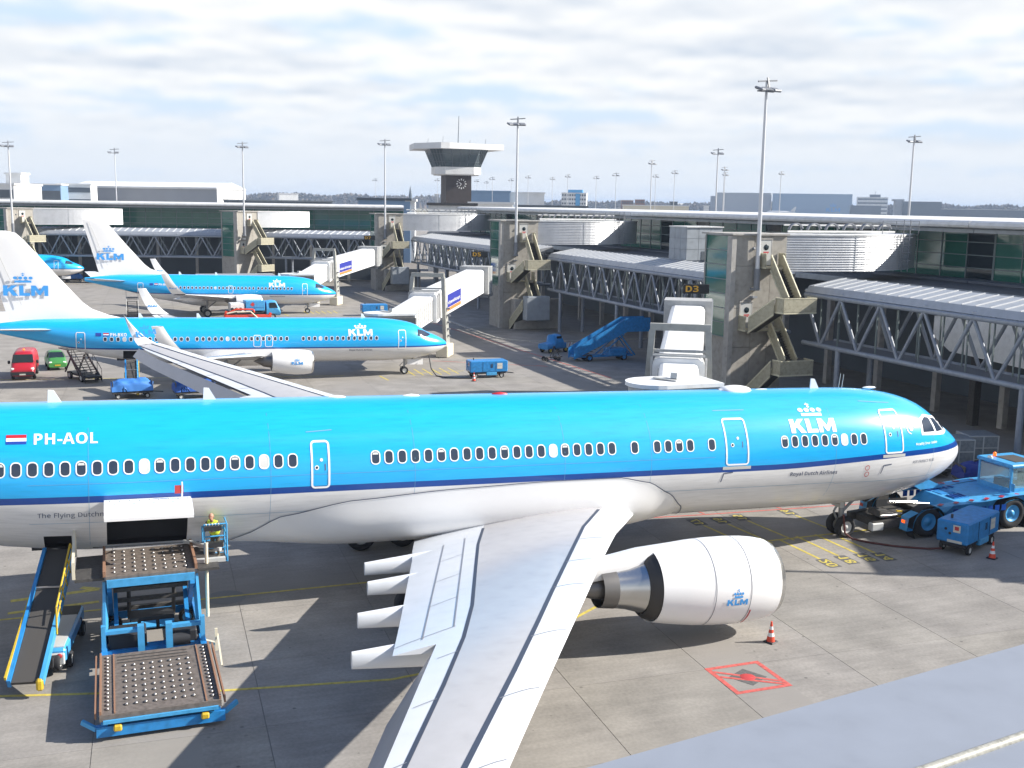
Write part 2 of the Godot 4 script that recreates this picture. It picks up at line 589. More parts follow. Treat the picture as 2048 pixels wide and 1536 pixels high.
func skin_n(sp: Dictionary, x: float, th: float) -> Vector3:
	var e := 0.04
	var x0 := minf(x + e, -0.001)
	var dx := skin_th(sp, x0, th) - skin_th(sp, x0 - 2 * e, th)
	var dt := skin_th(sp, x, th + 0.01) - skin_th(sp, x, th - 0.01)
	var n := dx.cross(dt)
	n = n.normalized() if n.length() > 1e-9 else Vector3(1, 0, 0)
	return -n if n.dot(Vector3(0.001, cos(th), sin(th))) < 0 else n

func th_of(sp: Dictionary, x: float, y: float) -> float:
	var s := sect(sp, x)
	return acos(clampf((y - s.x) / s.y, -1, 1))

func skin_map(sp: Dictionary, off: float, side := 1.0) -> Callable:
	return func(p: Vector2):
		var th: float = th_of(sp, p.x, p.y) * side
		var n := skin_n(sp, p.x, th)
		return [skin_th(sp, p.x, th) + n * off, n]

func in_hole(sp: Dictionary, x: float, y: float) -> bool:
	for h in sp.holes:
		if x > h[0] and x < h[1] and y > h[2] and y < h[3]:
			return true
	return false

func fuselage(sp: Dictionary, root: Node) -> void:
	var xs := []
	var d := 0.002
	while d < sp.len:
		xs.append(-d)
		d += clampf(0.05 + d * 0.14, 0.05, 0.9)
	xs.append(-sp.len)
	for h in sp.holes:
		xs.append(h[0]); xs.append(h[1])
	xs.sort()
	xs.reverse()
	var b := B.new()
	for side in [1.0, -1.0]:
		var rows := []
		for x in xs:
			var s := sect(sp, x)
			var st: Vector2 = sp.stripe.call(x)
			var ths := [0.0, th_of(sp, x, st.x), th_of(sp, x, st.y)]
			for y in sp.marks:
				ths.append(maxf(th_of(sp, x, y), ths[-1]))
			ths.append(PI)
			rows.append(ths)
		for k in rows[0].size() - 1:
			var seg := 14 if k == 0 else (2 if k == 1 else (6 if sp.marks.size() else 12))
			b.col = sp.blue if k == 0 else (sp.navy if k == 1 else sp.belly)
			for i in xs.size() - 1:
				for j in seg:
					var a0: float = lerpf(rows[i][k], rows[i][k + 1], float(j) / seg)
					var a1: float = lerpf(rows[i][k], rows[i][k + 1], float(j + 1) / seg)
					var c0: float = lerpf(rows[i + 1][k], rows[i + 1][k + 1], float(j) / seg)
					var c1: float = lerpf(rows[i + 1][k], rows[i + 1][k + 1], float(j + 1) / seg)
					if side > 0:
						var mx: float = (xs[i] + xs[i + 1]) * 0.5
						if in_hole(sp, mx, skin_th(sp, mx, (a0 + a1 + c0 + c1) * 0.25).y):
							continue
					var p := [skin_th(sp, xs[i], a0 * side), skin_th(sp, xs[i], a1 * side), skin_th(sp, xs[i + 1], c1 * side), skin_th(sp, xs[i + 1], c0 * side)]
					var n := [skin_n(sp, xs[i], a0 * side), skin_n(sp, xs[i], a1 * side), skin_n(sp, xs[i + 1], c1 * side), skin_n(sp, xs[i + 1], c0 * side)]
					var u := [Vector2(xs[i], a0), Vector2(xs[i], a1), Vector2(xs[i + 1], c1), Vector2(xs[i + 1], c0)]
					b.sm(p[0], p[1], p[2], n[0], n[1], n[2], u[0], u[1], u[2])
					b.sm(p[0], p[2], p[3], n[0], n[2], n[3], u[0], u[2], u[3])
	obj("fuselage", b, M.livery, root)
	for h in sp.holes:  # an open hold: a dark lined box behind the opening
		b = B.new()
		var zi := 0.55
		var lo := Vector3(h[0] - 0.5, h[2] - 0.12, zi)
		var hi := Vector3(h[1] + 0.5, h[3] + 0.1, zi)
		b.b2(Vector3(lo.x, lo.y - 0.05, zi - 0.05), Vector3(hi.x, hi.y, zi))
		var zf := (2.2 if h[3] > -1.0 else 1.0) if sp.big else 1.2
		if h[3] <= -1.0:
			lo.x = h[0] - 0.1
			hi.x = h[1] + 0.1
			lo.y = h[2] + 0.05
			zi = 0.3
		b.b2(Vector3(lo.x, lo.y - 0.05, zi), Vector3(hi.x, lo.y, minf(zf, skin_th(sp, h[0], th_of(sp, h[0], lo.y)).z - 0.05)))
		b.b2(Vector3(lo.x, hi.y, zi), Vector3(hi.x, hi.y + 0.05, zf))
		obj("hold_lining", b, M.hold, root)

func cabin_window(sp: Dictionary, root: Node, x: float, y: float, w: float, h: float, m: Material) -> void:
	var lo := Vector2(x - w, y - h)
	var hi := Vector2(x + w, y + h)
	var fr := stick(ring_tris(lo, hi, w * 0.85, w * 0.22), skin_map(sp, 0.012), "cabin_window", M.logo_white, root, 0.25)
	stick(tris_of(rrect(lo + Vector2(w, w) * 0.2, hi - Vector2(w, w) * 0.2, w * 0.66)), skin_map(sp, 0.006), "pane", m, fr, 0.25)

func cabin_door(sp: Dictionary, root: Node, x0: float, x1: float, y0: float, y1: float, called := "passenger_door", lw := 0.075) -> void:
	var fr := stick(ring_tris(Vector2(x0, y0), Vector2(x1, y1), 0.16, lw), skin_map(sp, 0.012), called, M.logo_white, root, 0.2)
	var c := Vector2(lerpf(x0, x1, 0.3), lerpf(y0, y1, 0.45))
	stick(tris_of(disc(c, 0.085)), skin_map(sp, 0.01), "door_porthole", M.logo_white, fr, 0.2)
	stick(tris_of(disc(c, 0.05)), skin_map(sp, 0.014), "porthole_pane", M.pane_dark, fr, 0.2)
	var hx := lerpf(x0, x1, 0.72)
	stick(tris_of(PackedVector2Array([Vector2(hx, c.y - 0.12), Vector2(hx + 0.035, c.y - 0.12), Vector2(hx + 0.035, c.y + 0.14), Vector2(hx, c.y + 0.14)])), skin_map(sp, 0.01), "door_handle", M.letter_grey, fr, 0.3)
	stick(tris_of(disc(Vector2(lerpf(x0, x1, 0.55), c.y + 0.28), 0.06)), skin_map(sp, 0.01), "door_placard", M.logo_white, fr, 0.3)

func naca(f: float) -> float:
	return 5.0 * (0.2969 * sqrt(f) - 0.126 * f - 0.3516 * f * f + 0.2843 * f * f * f - 0.1015 * f * f * f * f)

class Wing:
	# sections from the root outwards: [z, leading x, trailing x, chord-line y, thickness/chord, front joint x, rear joint x]
	var s: Array
	var side := 1.0
	func sec(z: float) -> Array:
		var i := 0
		while i < s.size() - 2 and z > s[i + 1][0]:
			i += 1
		var u: float = (z - s[i][0]) / (s[i + 1][0] - s[i][0])
		var r := []
		for k in s[i].size():
			r.append(lerpf(s[i][k], s[i + 1][k], u))
		return r
	func pt(c: Array, f: float, top: bool) -> Vector3:
		var ch: float = c[1] - c[2]
		f = clampf(f, 0.0, 1.0)
		var t: float = 5.0 * (0.2969 * sqrt(f) - 0.126 * f - 0.3516 * f * f + 0.2843 * f * f * f - 0.1036 * f * f * f * f)
		var y: float = c[3] + c[4] * ch * (t if top else -t * 0.75) - 0.035 * ch * f
		return Vector3(lerpf(c[1], c[2], f), y, c[0] * side)
	func skin(off: float) -> Callable:  # a flat (x, z) to the upper skin
		return func(p: Vector2):
			var c := sec(p.y)
			var f: float = (c[1] - p.x) / (c[1] - c[2])
			var q := pt(c, f, true)
			var n := (pt(c, f - 0.02, true) - pt(c, f + 0.02, true)).cross(pt(sec(p.y + 0.3), f, true) - pt(sec(p.y - 0.3), f, true)).normalized()
			if n.y < 0:
				n = -n
			return [q + n * off, n]

func wing_band(w: Wing, za: float, zb: float, ka: Callable, kb: Callable, nf: int, xf: Transform3D, called: String, m: Material, root: Node, top := true, nz := 10) -> MeshInstance3D:
	var g := []
	for i in nz + 1:
		var z := lerpf(za, zb, float(i) / nz)
		var c := w.sec(z)
		var ch: float = c[1] - c[2]
		var f0: float = ka.call(c, ch)
		var f1: float = kb.call(c, ch)
		var row := PackedVector3Array()
		for j in nf + 1:
			var u := float(j) / nf
			row.append(w.pt(c, lerpf(f0, f1, u * u if f0 == 0.0 else u), top))
		g.append(row)
	var b := B.new()
	b.xf = xf
	b.sheet(g, Vector3.UP if top else Vector3.DOWN)
	return obj(called, b, m, root)

func strip2(p: Vector2, q: Vector2, wd: float) -> PackedVector2Array:
	var d := (q - p).normalized().orthogonal() * wd * 0.5
	return PackedVector2Array([p + d, q + d, q - d, p + d, q - d, p - d])

func xmap(f: Callable, xf: Transform3D) -> Callable:
	return func(p: Vector2):
		var r = f.call(p)
		return [xf * r[0], (xf.basis * r[1]).normalized()]

func big_wing(root: Node, xf: Transform3D, side: float, y0: float, dh: float, stretch: float, back := 0.0) -> void:
	var w := Wing.new()
	w.side = side
	var zs := [[2.0, -18.9, -28.8, 0.13, -20.2, -25.8], [3.0, -19.6, -29.15, 0.13, -21.1, -26.2], [5.95, -21.7, -29.95, 0.125, -23.1, -27.4], [9.47, -23.85, -31.05, 0.12, -25.1, -28.65], [14.15, -26.6, -32.5, 0.115, -27.75, -30.3], [17.1, -28.35, -33.45, 0.11, -29.4, -31.5], [20.45, -30.35, -35.0, 0.11, -31.3, -33.05], [25.28, -33.2, -37.0, 0.105, -34.1, -35.4], [29.4, -35.6, -38.4, 0.1, -36.3, -37.35]]
	for r in zs:
		var dd: float = r[0] - 2.8
		var ch: float = r[1] - r[2]
		var bk: float = back * dd
		w.s.append([r[0] * stretch, r[1] - bk, r[2], y0 + dh * dd - r[3] * ch * 0.42, r[3], r[4] - bk, r[5] - bk * 0.8])
	var k := stretch
	var wr := Node3D.new()
	wr.name = "wing"
	root.add_child(wr, true)
	var le := func(_c, _ch): return 0.0
	var fj := func(c, ch): return (c[1] - c[5]) / ch
	var rj := func(c, ch): return (c[1] - c[6]) / ch
	var te := func(_c, _ch): return 1.0
	# the fixed rear edge outboard of the flap stops short of the drooped surface behind it
	var out_te := func(c, ch): return (c[1] - (-32.3 - back * 11.0 - (0.437 + back * 0.8) * (c[0] / k - 17.2))) / ch
	wing_band(w, 2.0 * k, 29.4 * k, fj, rj, 8, xf, "wing_box", M.wing_grey, wr, true, 14)
	wing_band(w, 2.0 * k, 29.4 * k, le, fj, 8, xf, "slat", M.wing_white, wr, true, 14)
	wing_band(w, 2.0 * k, 17.1 * k, rj, te, 6, xf, "inboard_flap", M.wing_white, wr, true, 8)
	wing_band(w, 17.1 * k, 29.4 * k, rj, out_te, 4, xf, "spoiler_panel", M.wing_white, wr, true, 8)
	wing_band(w, 2.0 * k, 17.1 * k, le, te, 10, xf, "underside", M.wing_grey, wr, false, 8)
	wing_band(w, 17.1 * k, 29.4 * k, le, out_te, 8, xf, "underside", M.wing_grey, wr, false, 8)
	var b := B.new()
	b.xf = xf
	var flap_end := w.sec(17.1 * k)
	for i in 6:  # the end face of the inboard flap
		var f0 := 0.62 + 0.38 * i / 6.0
		var f1 := 0.62 + 0.38 * (i + 1) / 6.0
		b.quad(w.pt(flap_end, f0, true), w.pt(flap_end, f1, true), w.pt(flap_end, f1, false), w.pt(flap_end, f0, false), Vector3(0, 0, side))
	obj("flap_end", b, M.wing_white, wr)
	# drooped trailing surface outboard
	b = B.new()
	b.xf = xf
	var g := []
	var gu := []
	for i in 9:
		var z := lerpf(17.3, 29.2, i / 8.0)
		var c := w.sec(z * k)
		var hx: float = -32.36 - back * 11.0 - (0.437 + back * 0.8) * (z - 17.2)
		var q := w.pt(c, (c[1] - hx) / (c[1] - c[2]), true) - Vector3(0.02, 0.16, 0)
		var chord := minf(1.0, (z - 17.2) / 1.6 + 0.08) * lerpf(1.6, 1.05, (z - 17.2) / 12.0) * (1.0 if side > 0 else 0.6)
		var row := PackedVector3Array()
		var rowu := PackedVector3Array()
		for j in 5:
			var u := j / 4.0
			row.append(q + Vector3(-chord * u * 0.62, -chord * (0.7 * u + 0.1 * u * u), 0))
			rowu.append(q + Vector3(-chord * u * 0.62, -chord * (0.7 * u + 0.1 * u * u) - 0.14 * (1.0 - u) - 0.005, 0))
		g.append(row)
		gu.append(rowu)
	b.sheet(g, Vector3.UP)
	b.sheet(gu, Vector3.DOWN)
	obj("drooped_flap", b, M.wing_grey, wr)
	# dark seals along both joints, thin seams between panels
	var up := xmap(w.skin(0.006), xf)
	var up2 := xmap(w.skin(0.014), xf)
	for q in [[5, [3.0, 5.95, 9.47, 14.15, 17.1, 20.45, 25.28, 29.3]], [6, [3.0, 5.95, 9.47, 14.15, 17.1, 20.45, 25.28, 29.3]]]:
		var t := PackedVector2Array()
		for i in q[1].size() - 1:
			var ca := w.sec(q[1][i] * k)
			var cb := w.sec(q[1][i + 1] * k)
			t.append_array(strip2(Vector2(ca[q[0]], ca[0]), Vector2(cb[q[0]], cb[0]), 0.13 if q[0] == 5 else 0.11))
		stick(t, up, "joint_seal", M.seal, wr, 0.5)
	var seams := PackedVector2Array()
	for z in [7.4, 10.4, 13.3, 17.6, 21.5, 25.0, 27.5]:
		var c := w.sec(z * k)
		var c2 := w.sec((z + 0.55) * k)
		seams.append_array(strip2(Vector2(c[1] - 0.1, c[0]), Vector2(c2[5], c2[0]), 0.03))
	seams.append_array(strip2(Vector2(-28.3, 4.5 * k), Vector2(-32.45, 16.4 * k), 0.035))
	seams.append_array(strip2(Vector2(-27.35, 4.2 * k), Vector2(-31.4, 15.9 * k), 0.035))
	seams.append_array(strip2(Vector2(-31.35, 15.9 * k), Vector2(-33.35, 16.5 * k), 0.035))
	for z in [7.4, 10.3, 13.2]:
		seams.append_array(strip2(Vector2(-28.3 - (z - 4.5) * 0.349, z * k), Vector2(-27.35 - (z - 4.6) * 0.346, (z - 0.4) * k), 0.03))
	for z in [18.2, 21.3, 24.4]:
		var c := w.sec(z * k)
		seams.append_array(strip2(Vector2(c[6], c[0]), Vector2(c[6] - 0.6, c[0] + 0.2), 0.03))
	stick(seams, up2, "panel_seam", M.seam, wr, 0.6)
	# flap track fairings: tapered pods behind the trailing edge
	for q in [[4.9, -31.5], [8.1, -32.1], [12.1, -33.3], [16.0, -34.3]]:
		var c := w.sec(q[0] * k)
		b = B.new()
		b.xf = xf
		var tip := Vector3(q[1], w.pt(c, 1.0, true).y - 0.28, q[0] * k * side)
		var rows := []
		for i in 9:
			var u := i / 8.0
			var x := lerpf(c[2] + 2.2, tip.x, u)
			var yt := lerpf(w.pt(c, 0.75, true).y - 0.1, tip.y + 0.2, u)
			var hgt := lerpf(0.95, 0.5, u)
			var wd := lerpf(0.42, 0.1, pow(u, 1.6)) * (0.6 if i == 0 else 1.0)
			var row := PackedVector3Array()
			for j in 13:
				var a := TAU * j / 12.0
				row.append(Vector3(x, yt - hgt * 0.5 + hgt * 0.5 * signf(cos(a)) * pow(absf(cos(a)), 0.7), tip.z + wd * sin(a) * (1.0 if cos(a) < 0 else 0.55 + 0.45 * sin(absf(a)) * sin(absf(a)))))
			rows.append(row)
		b.sheet(rows, Vector3.UP, true)
		var last: PackedVector3Array = rows[8]
		b.fan(Array(last), Vector3.LEFT)
		obj("flap_track_fairing", b, M.wing_white, wr)
	# winglet
	b = B.new()
	b.xf = xf
	var ct := w.sec(29.4 * k)
	var base_le := w.pt(ct, 0.22, true)
	var base_te := w.pt(ct, 1.0, true)
	var wl := []
	for i in 7:
		var u := i / 6.0
		var oz := side * (0.9 * sin(u * 1.4)) * k
		var oy := 1.75 * u * u * 0.6 + 0.75 * u
		wl.append([base_le + Vector3(-1.95 * u, oy, oz), base_te + Vector3(-0.75 * u, oy, oz)])
	var gt := []
	var gb := []
	for q in wl:
		var r1 := PackedVector3Array()
		var r2 := PackedVector3Array()
		for j in 5:
			var f := j / 4.0
			var th := 0.07 * sin(PI * pow(f, 0.6)) + 0.012
			r1.append(q[0].lerp(q[1], f) + Vector3(0, th * 0.5, -side * th * 0.7))
			r2.append(q[0].lerp(q[1], f) - Vector3(0, th * 0.5, -side * th * 0.7))
		gt.append(r1)
		gb.append(r2)
	b.sheet(gt, Vector3(0, 0.5, -side))
	b.sheet(gb, Vector3(0, -0.5, side))
	var wgl := obj("winglet", b, M.white_paint, wr)
	if side < 0:  # the inner face of the far winglet turns to the terrace
		var o: Vector3 = wl[2][1].lerp(wl[2][0], 0.12) + Vector3(0, 0.05, 0.12)
		var ux: Vector3 = (wl[2][0] - wl[2][1]).normalized()
		var uy: Vector3 = (wl[5][0] - wl[2][0]).normalized()
		uy = (uy - ux * uy.dot(ux)).normalized()
		stick(fit(klm_tris(), Vector2(0.1, 0.05), Vector2(1.25, 0.36)), xmap(plane_map(o, ux, uy), xf), "lettering", M.logo_blue, wgl, 9.0)
		stick(fit(crown_tris(), Vector2(0.4, 0.5), Vector2(0.6, 0.3)), xmap(plane_map(o, ux, uy), xf), "crown_emblem", M.logo_blue, wgl, 9.0)

func wheel(parent: Node, at: Vector3, r: float, w: float, rim: Material, called := "wheel", ax := Vector3(0, 0, 1)) -> Node:
	var b := B.new()
	var h := w * 0.5
	b.lathe(at, ax, PackedVector2Array([Vector2(-h * 0.75, r * 0.55), Vector2(-h, r * 0.72), Vector2(-h, r * 0.88), Vector2(-h * 0.7, r * 0.98), Vector2(-h * 0.3, r), Vector2(h * 0.3, r), Vector2(h * 0.7, r * 0.98), Vector2(h, r * 0.88), Vector2(h, r * 0.72), Vector2(h * 0.75, r * 0.55)]), 26)
	var t := obj(called, b, M.tyre, parent)
	b = B.new()
	b.lathe(at, ax, PackedVector2Array([Vector2(-h * 0.5, 0.001), Vector2(-h * 0.6, r * 0.3), Vector2(-h * 0.74, r * 0.5), Vector2(-h * 0.78, r * 0.56), Vector2(h * 0.78, r * 0.56), Vector2(h * 0.78, r * 0.56), Vector2(h * 0.7, r * 0.48), Vector2(h * 0.35, r * 0.42), Vector2(h * 0.4, r * 0.2), Vector2(h * 0.75, r * 0.18), Vector2(h * 0.8, 0.001)]), 22)
	obj("rim", b, rim, t)
	return t

func engine_big(root: Node, xf: Transform3D, z: float) -> void:
	var ax := Vector3(-1, 0.045, 0).normalized()
	var o := Vector3(-17.0, 2.03, z)
	var b := B.new()
	b.xf = xf
	b.lathe(o, ax, PackedVector2Array([Vector2(1.2, 1.2), Vector2(0.6, 1.19), Vector2(0.2, 1.22), Vector2(0.03, 1.3), Vector2(0.0, 1.345), Vector2(0.04, 1.39), Vector2(0.25, 1.475)]), 48)
	var nac := Node3D.new()
	nac.name = "engine"
	root.add_child(nac, true)
	obj("intake_lip", b, M.bare_metal, nac)
	b = B.new()
	b.xf = xf
	b.lathe(o, ax, PackedVector2Array([Vector2(0.25, 1.475), Vector2(0.6, 1.545), Vector2(1.1, 1.6), Vector2(1.8, 1.625), Vector2(2.6, 1.61), Vector2(3.4, 1.56), Vector2(4.2, 1.47), Vector2(5.05, 1.34), Vector2(5.05, 1.34), Vector2(5.02, 1.3), Vector2(4.4, 1.32)]), 48)
	obj("nacelle", b, M.white_paint, nac)
	b = B.new()
	b.xf = xf
	b.lathe(o, ax, PackedVector2Array([Vector2(1.3, 0.01), Vector2(1.3, 1.2)]), 32)
	b.lathe(o, ax, PackedVector2Array([Vector2(0.55, 0.0), Vector2(0.8, 0.2), Vector2(1.25, 0.4)]), 24)
	obj("fan_face", b, M.burnt_metal, nac)
	b = B.new()
	b.xf = xf
	b.lathe(o, ax, PackedVector2Array([Vector2(4.5, 0.9), Vector2(4.5, 1.33)]), 32)
	b.lathe(o, ax, PackedVector2Array([Vector2(6.75, 0.4), Vector2(6.75, 0.62)]), 32)
	b.lathe(o, ax, PackedVector2Array([Vector2(5.03, 1.29), Vector2(5.25, 1.2), Vector2(5.42, 1.03)]), 48)
	obj("exhaust_duct", b, M.burnt_metal, nac)
	b = B.new()
	b.xf = xf
	b.lathe(o, ax, PackedVector2Array([Vector2(5.3, 1.02), Vector2(5.6, 0.93), Vector2(6.0, 0.81), Vector2(6.5, 0.74)]), 40)
	obj("core_cowl", b, M.bare_metal, nac)
	b = B.new()
	b.xf = xf
	b.lathe(o, ax, PackedVector2Array([Vector2(6.48, 0.76), Vector2(6.9, 0.72), Vector2(7.05, 0.7)]), 40)
	obj("core_nozzle", b, M.hot_metal, nac)
	b = B.new()
	b.xf = xf
	b.lathe(o, ax, PackedVector2Array([Vector2(6.7, 0.42), Vector2(7.3, 0.36), Vector2(7.9, 0.2), Vector2(8.1, 0.02)]), 28)
	obj("exhaust_plug", b, M.hot_metal, nac)
	# pylon
	b = B.new()
	b.xf = xf
	var rows := []
	for q in [[-18.6, 3.6, 3.45, 0.06], [-19.6, 3.72, 3.3, 0.24], [-21.0, 3.74, 3.1, 0.3], [-22.5, 3.66, 2.85, 0.32], [-23.7, 3.48, 2.7, 0.32], [-24.9, 3.15, 2.6, 0.28], [-26.8, 2.9, 2.65, 0.14]]:
		var row := PackedVector3Array()
		for c in [[1, 0.55], [0.75, 0.9], [0, 1], [-0.8, 1], [-1, 0.6], [-1, -0.6], [-0.8, -1], [0, -1], [0.75, -0.9], [1, -0.55], [1, 0.55]]:
			row.append(Vector3(q[0], lerpf(q[2], q[1], c[0] * 0.5 + 0.5), z + q[3] * c[1]))
		rows.append(row)
	b.sheet(rows, Vector3.UP, true)
	obj("pylon", b, M.white_paint, nac)
	# hoops on the cowl and its emblem
	b = B.new()
	b.xf = xf
	for d in [[1.62, 1.628], [3.05, 1.59]]:
		b.lathe(o, ax, PackedVector2Array([Vector2(d[0], d[1] + 0.004), Vector2(d[0] + 0.03, d[1] + 0.004)]), 48)
	obj("cowl_seam", b, M.seam, nac)
	b = B.new()
	b.xf = xf
	for i in 12:
		var a0 := -0.12 + 0.05 * i - 0.9
		var c0 := Vector3(0, sin(a0), cos(a0) * signf(z))
		var a1 := a0 + 0.05
		var c1 := Vector3(0, sin(a1), cos(a1) * signf(z))
		var base := o + ax * 1.55
		b.quad(base + c0 * 1.633, base + c1 * 1.633, base + ax * 0.05 + c1 * 1.633, base + ax * 0.05 + c0 * 1.633, c0)
	obj("warning_stripe", b, M.flag_red, nac)
	if z > 0:
		var f := func(p: Vector2):
			var a: float = p.y / 1.62
			var n := Vector3(0, sin(a), cos(a))
			return [xf * (o + ax * (-p.x) + n * 1.632), (xf.basis * n).normalized()]
		stick(fit(klm_tris(), Vector2(-2.62, -0.42), Vector2(0.85, 0.24)), f, "lettering", M.logo_blue, nac, 0.1)
		stick(fit(crown_tris(), Vector2(-2.38, -0.13), Vector2(0.42, 0.34)), f, "crown_emblem", M.logo_blue, nac, 0.1)

func gear_leg(root: Node, xf: Transform3D, at: Vector3, top: float, r: float, tw: float, called: String, rows: Array, tr: float) -> void:
	var b := B.new()
	b.xf = xf
	b.tube(at, Vector3(at.x, top, at.z), r, r * 1.3, 12)
	b.tube(at + Vector3(0, tr * 1.2, 0), Vector3(at.x + (top - at.y) * 0.8, top, at.z), r * 0.55, r * 0.55, 8)
	b.tube(Vector3(at.x - 0.15, at.y + 0.15, at.z), Vector3(at.x - 0.45, at.y + (top - at.y) * 0.35, at.z), r * 0.4, r * 0.4, 6)
	b.tube(Vector3(at.x - 0.45, at.y + (top - at.y) * 0.35, at.z), Vector3(at.x - 0.12, at.y + (top - at.y) * 0.6, at.z), r * 0.4, r * 0.4, 6)
	for q in rows:
		b.tube(Vector3(at.x + q, at.y, at.z - tw), Vector3(at.x + q, at.y, at.z + tw), r * 0.6, r * 0.6, 8)
	if rows.size() > 1:
		b.bar(Vector3(at.x + rows[0], at.y, at.z), Vector3(at.x + rows[-1], at.y, at.z), r * 1.2, r * 1.5)
	var leg := obj(called, b, M.gear_grey, root)
	for q in rows:
		for sz in [-1.0, 1.0]:
			var p := xf * Vector3(at.x + q, at.y, at.z + sz * tw)
			wheel(leg, p, tr, tr * 0.7, M.pale_grey)

func near_airliner() -> void:
	var root := thing("airliner", "large sky blue and white airliner parked nearest, whole flank towards the terrace", "airplane", Vector3(0, 4.905 - 0.02774 * 20.0, 0))
	root.rotation.z = -atan(0.02774)
	var xf := root.transform.affine_inverse()  # world places into the airliner's own frame
	var sp := {
		"top": [[0.0, -0.35], [0.1, 0.02], [0.5, 0.42], [1.0, 0.78], [1.6, 1.15], [2.2, 1.62], [3.0, 2.1], [4.0, 2.44], [5.5, 2.7], [7.5, 2.81], [9.5, 2.82], [30.0, 2.82], [48.0, 2.82], [53.0, 2.6], [58.5, 1.9]],
		"bot": [[0.0, -0.35], [0.1, -0.72], [0.5, -1.15], [1.0, -1.47], [2.0, -1.92], [3.0, -2.22], [4.5, -2.54], [6.5, -2.77], [8.5, -2.82], [30.0, -2.82], [40.5, -2.82], [44.0, -2.5], [50.0, -1.1], [58.5, 1.2]],
		"hw": [[0.0, 0.0], [0.1, 0.42], [0.5, 0.92], [1.0, 1.29], [2.0, 1.83], [3.0, 2.2], [4.5, 2.55], [6.5, 2.77], [8.5, 2.82], [30.0, 2.82], [40.0, 2.82], [46.0, 2.4], [51.0, 1.6], [58.5, 0.35]],
		"len": 58.5, "big": true,
		"stripe": func(x: float):
			var u := smoothstep(-13.0, -4.0, x)
			return Vector2(lerpf(-0.12, 0.2, u), lerpf(-0.37, -0.05, u)),
		"marks": [-0.42, -1.72, -2.3, -2.52],
		"holes": [[-40.42, -37.6, -2.3, -0.42], [-42.56, -41.62, -2.52, -1.72]],
		"blue": Color(0.012, 0.42, 0.86), "navy": Color(0.006, 0.06, 0.3), "belly": Color(0.8, 0.79, 0.78)}
	fuselage(sp, root)
	# windows: frames every 0.533 m, some blinds down
	var idx := []
	for i in 9: idx.append(i)
	for i in range(15, 44):
		if i != 16 and i != 21 and i != 23: idx.append(i)
	for i in range(49, 76): idx.append(i)
	var shades := [2, 29, 51, 59]
	for i in idx:
		cabin_window(sp, root, -7.66 - 0.533 * i, 0.87, 0.19, 0.265, M.shade_pale if i in shades else M.pane_dark)
		if i not in shades and (i * 7) % 5 == 1:
			var x: float = -7.66 - 0.533 * i
			stick(tris_of(PackedVector2Array([Vector2(x - 0.12, 0.98), Vector2(x + 0.12, 0.98), Vector2(x + 0.09, 1.06), Vector2(x - 0.09, 1.06)])), skin_map(sp, 0.009), "window_blind", M.shade_pale, root, 0.4)
	cabin_door(sp, root, -6.43, -5.32, 0.13, 2.07)
	cabin_door(sp, root, -14.97, -13.8, -0.07, 1.91)
	cabin_door(sp, root, -33.09, -32.36, -0.22, 1.56)
	for q in [[-6.55, -5.2, 0.06], [-15.1, -13.68, -0.14]]:  # scuff plates under the front doors
		stick(tris_of(PackedVector2Array([Vector2(q[0], q[2] - 0.11), Vector2(q[1], q[2] - 0.11), Vector2(q[1], q[2] + 0.03), Vector2(q[0], q[2] + 0.03)])), skin_map(sp, 0.009), "scuff_plate", M.pale_grey, root, 0.4)
	# cockpit glazing
	var wf := stick(tris_of(PackedVector2Array([Vector2(-4.05, 0.86), Vector2(-3.98, 1.56), Vector2(-3.5, 1.72), Vector2(-2.1, 1.47), Vector2(-1.45, 1.02), Vector2(-1.5, 0.78), Vector2(-2.2, 0.72)])), skin_map(sp, 0.01), "cockpit_surround", M.logo_white, root, 0.25)
	for q in [[Vector2(-3.9, 0.98), Vector2(-3.84, 1.45), Vector2(-3.5, 1.6), Vector2(-3.15, 1.55), Vector2(-3.0, 0.94)], [Vector2(-2.85, 0.92), Vector2(-2.98, 1.52), Vector2(-2.55, 1.44), Vector2(-2.12, 0.9)], [Vector2(-1.98, 0.88), Vector2(-2.4, 1.4), Vector2(-2.05, 1.3), Vector2(-1.62, 0.95)]]:
		stick(tris_of(PackedVector2Array(q)), skin_map(sp, 0.016), "cockpit_window", M.pane_dark, wf, 0.25)
	for q in [[Vector2(-3.9, 0.98), Vector2(-3.6, 1.58), Vector2(-2.98, 1.52), Vector2(-2.85, 0.92)], [Vector2(-2.7, 0.92), Vector2(-2.75, 1.45), Vector2(-2.05, 1.3), Vector2(-1.62, 0.95)]]:
		stick(tris_of(PackedVector2Array(q)), skin_map(sp, 0.016, -1.0), "cockpit_window", M.pane_dark, root, 0.25)
	# writing
	stick(fit(klm_tris(), Vector2(-11.5, 1.22), Vector2(2.42, 0.57)), skin_map(sp, 0.011), "lettering", M.logo_white, root, 0.22)
	stick(fit(crown_tris(), Vector2(-10.82, 1.9), Vector2(1.28, 0.49)), skin_map(sp, 0.011), "crown_emblem", M.logo_white, root, 0.2)
	stick(fit(text_tris("PH-AOL", 1.0), Vector2(-42.8, 1.69), Vector2(2.12, 0.34)), skin_map(sp, 0.011), "registration", M.logo_white, root, 0.2)
	for q in [[1.9, 2.0, M.flag_red], [1.8, 1.9, M.logo_white], [1.71, 1.8, M.flag_blue]]:
		stick(tris_of(PackedVector2Array([Vector2(-43.7, q[0]), Vector2(-43.04, q[0]), Vector2(-43.04, q[1]), Vector2(-43.7, q[1])])), skin_map(sp, 0.011), "flag_band", q[2], root, 0.3)
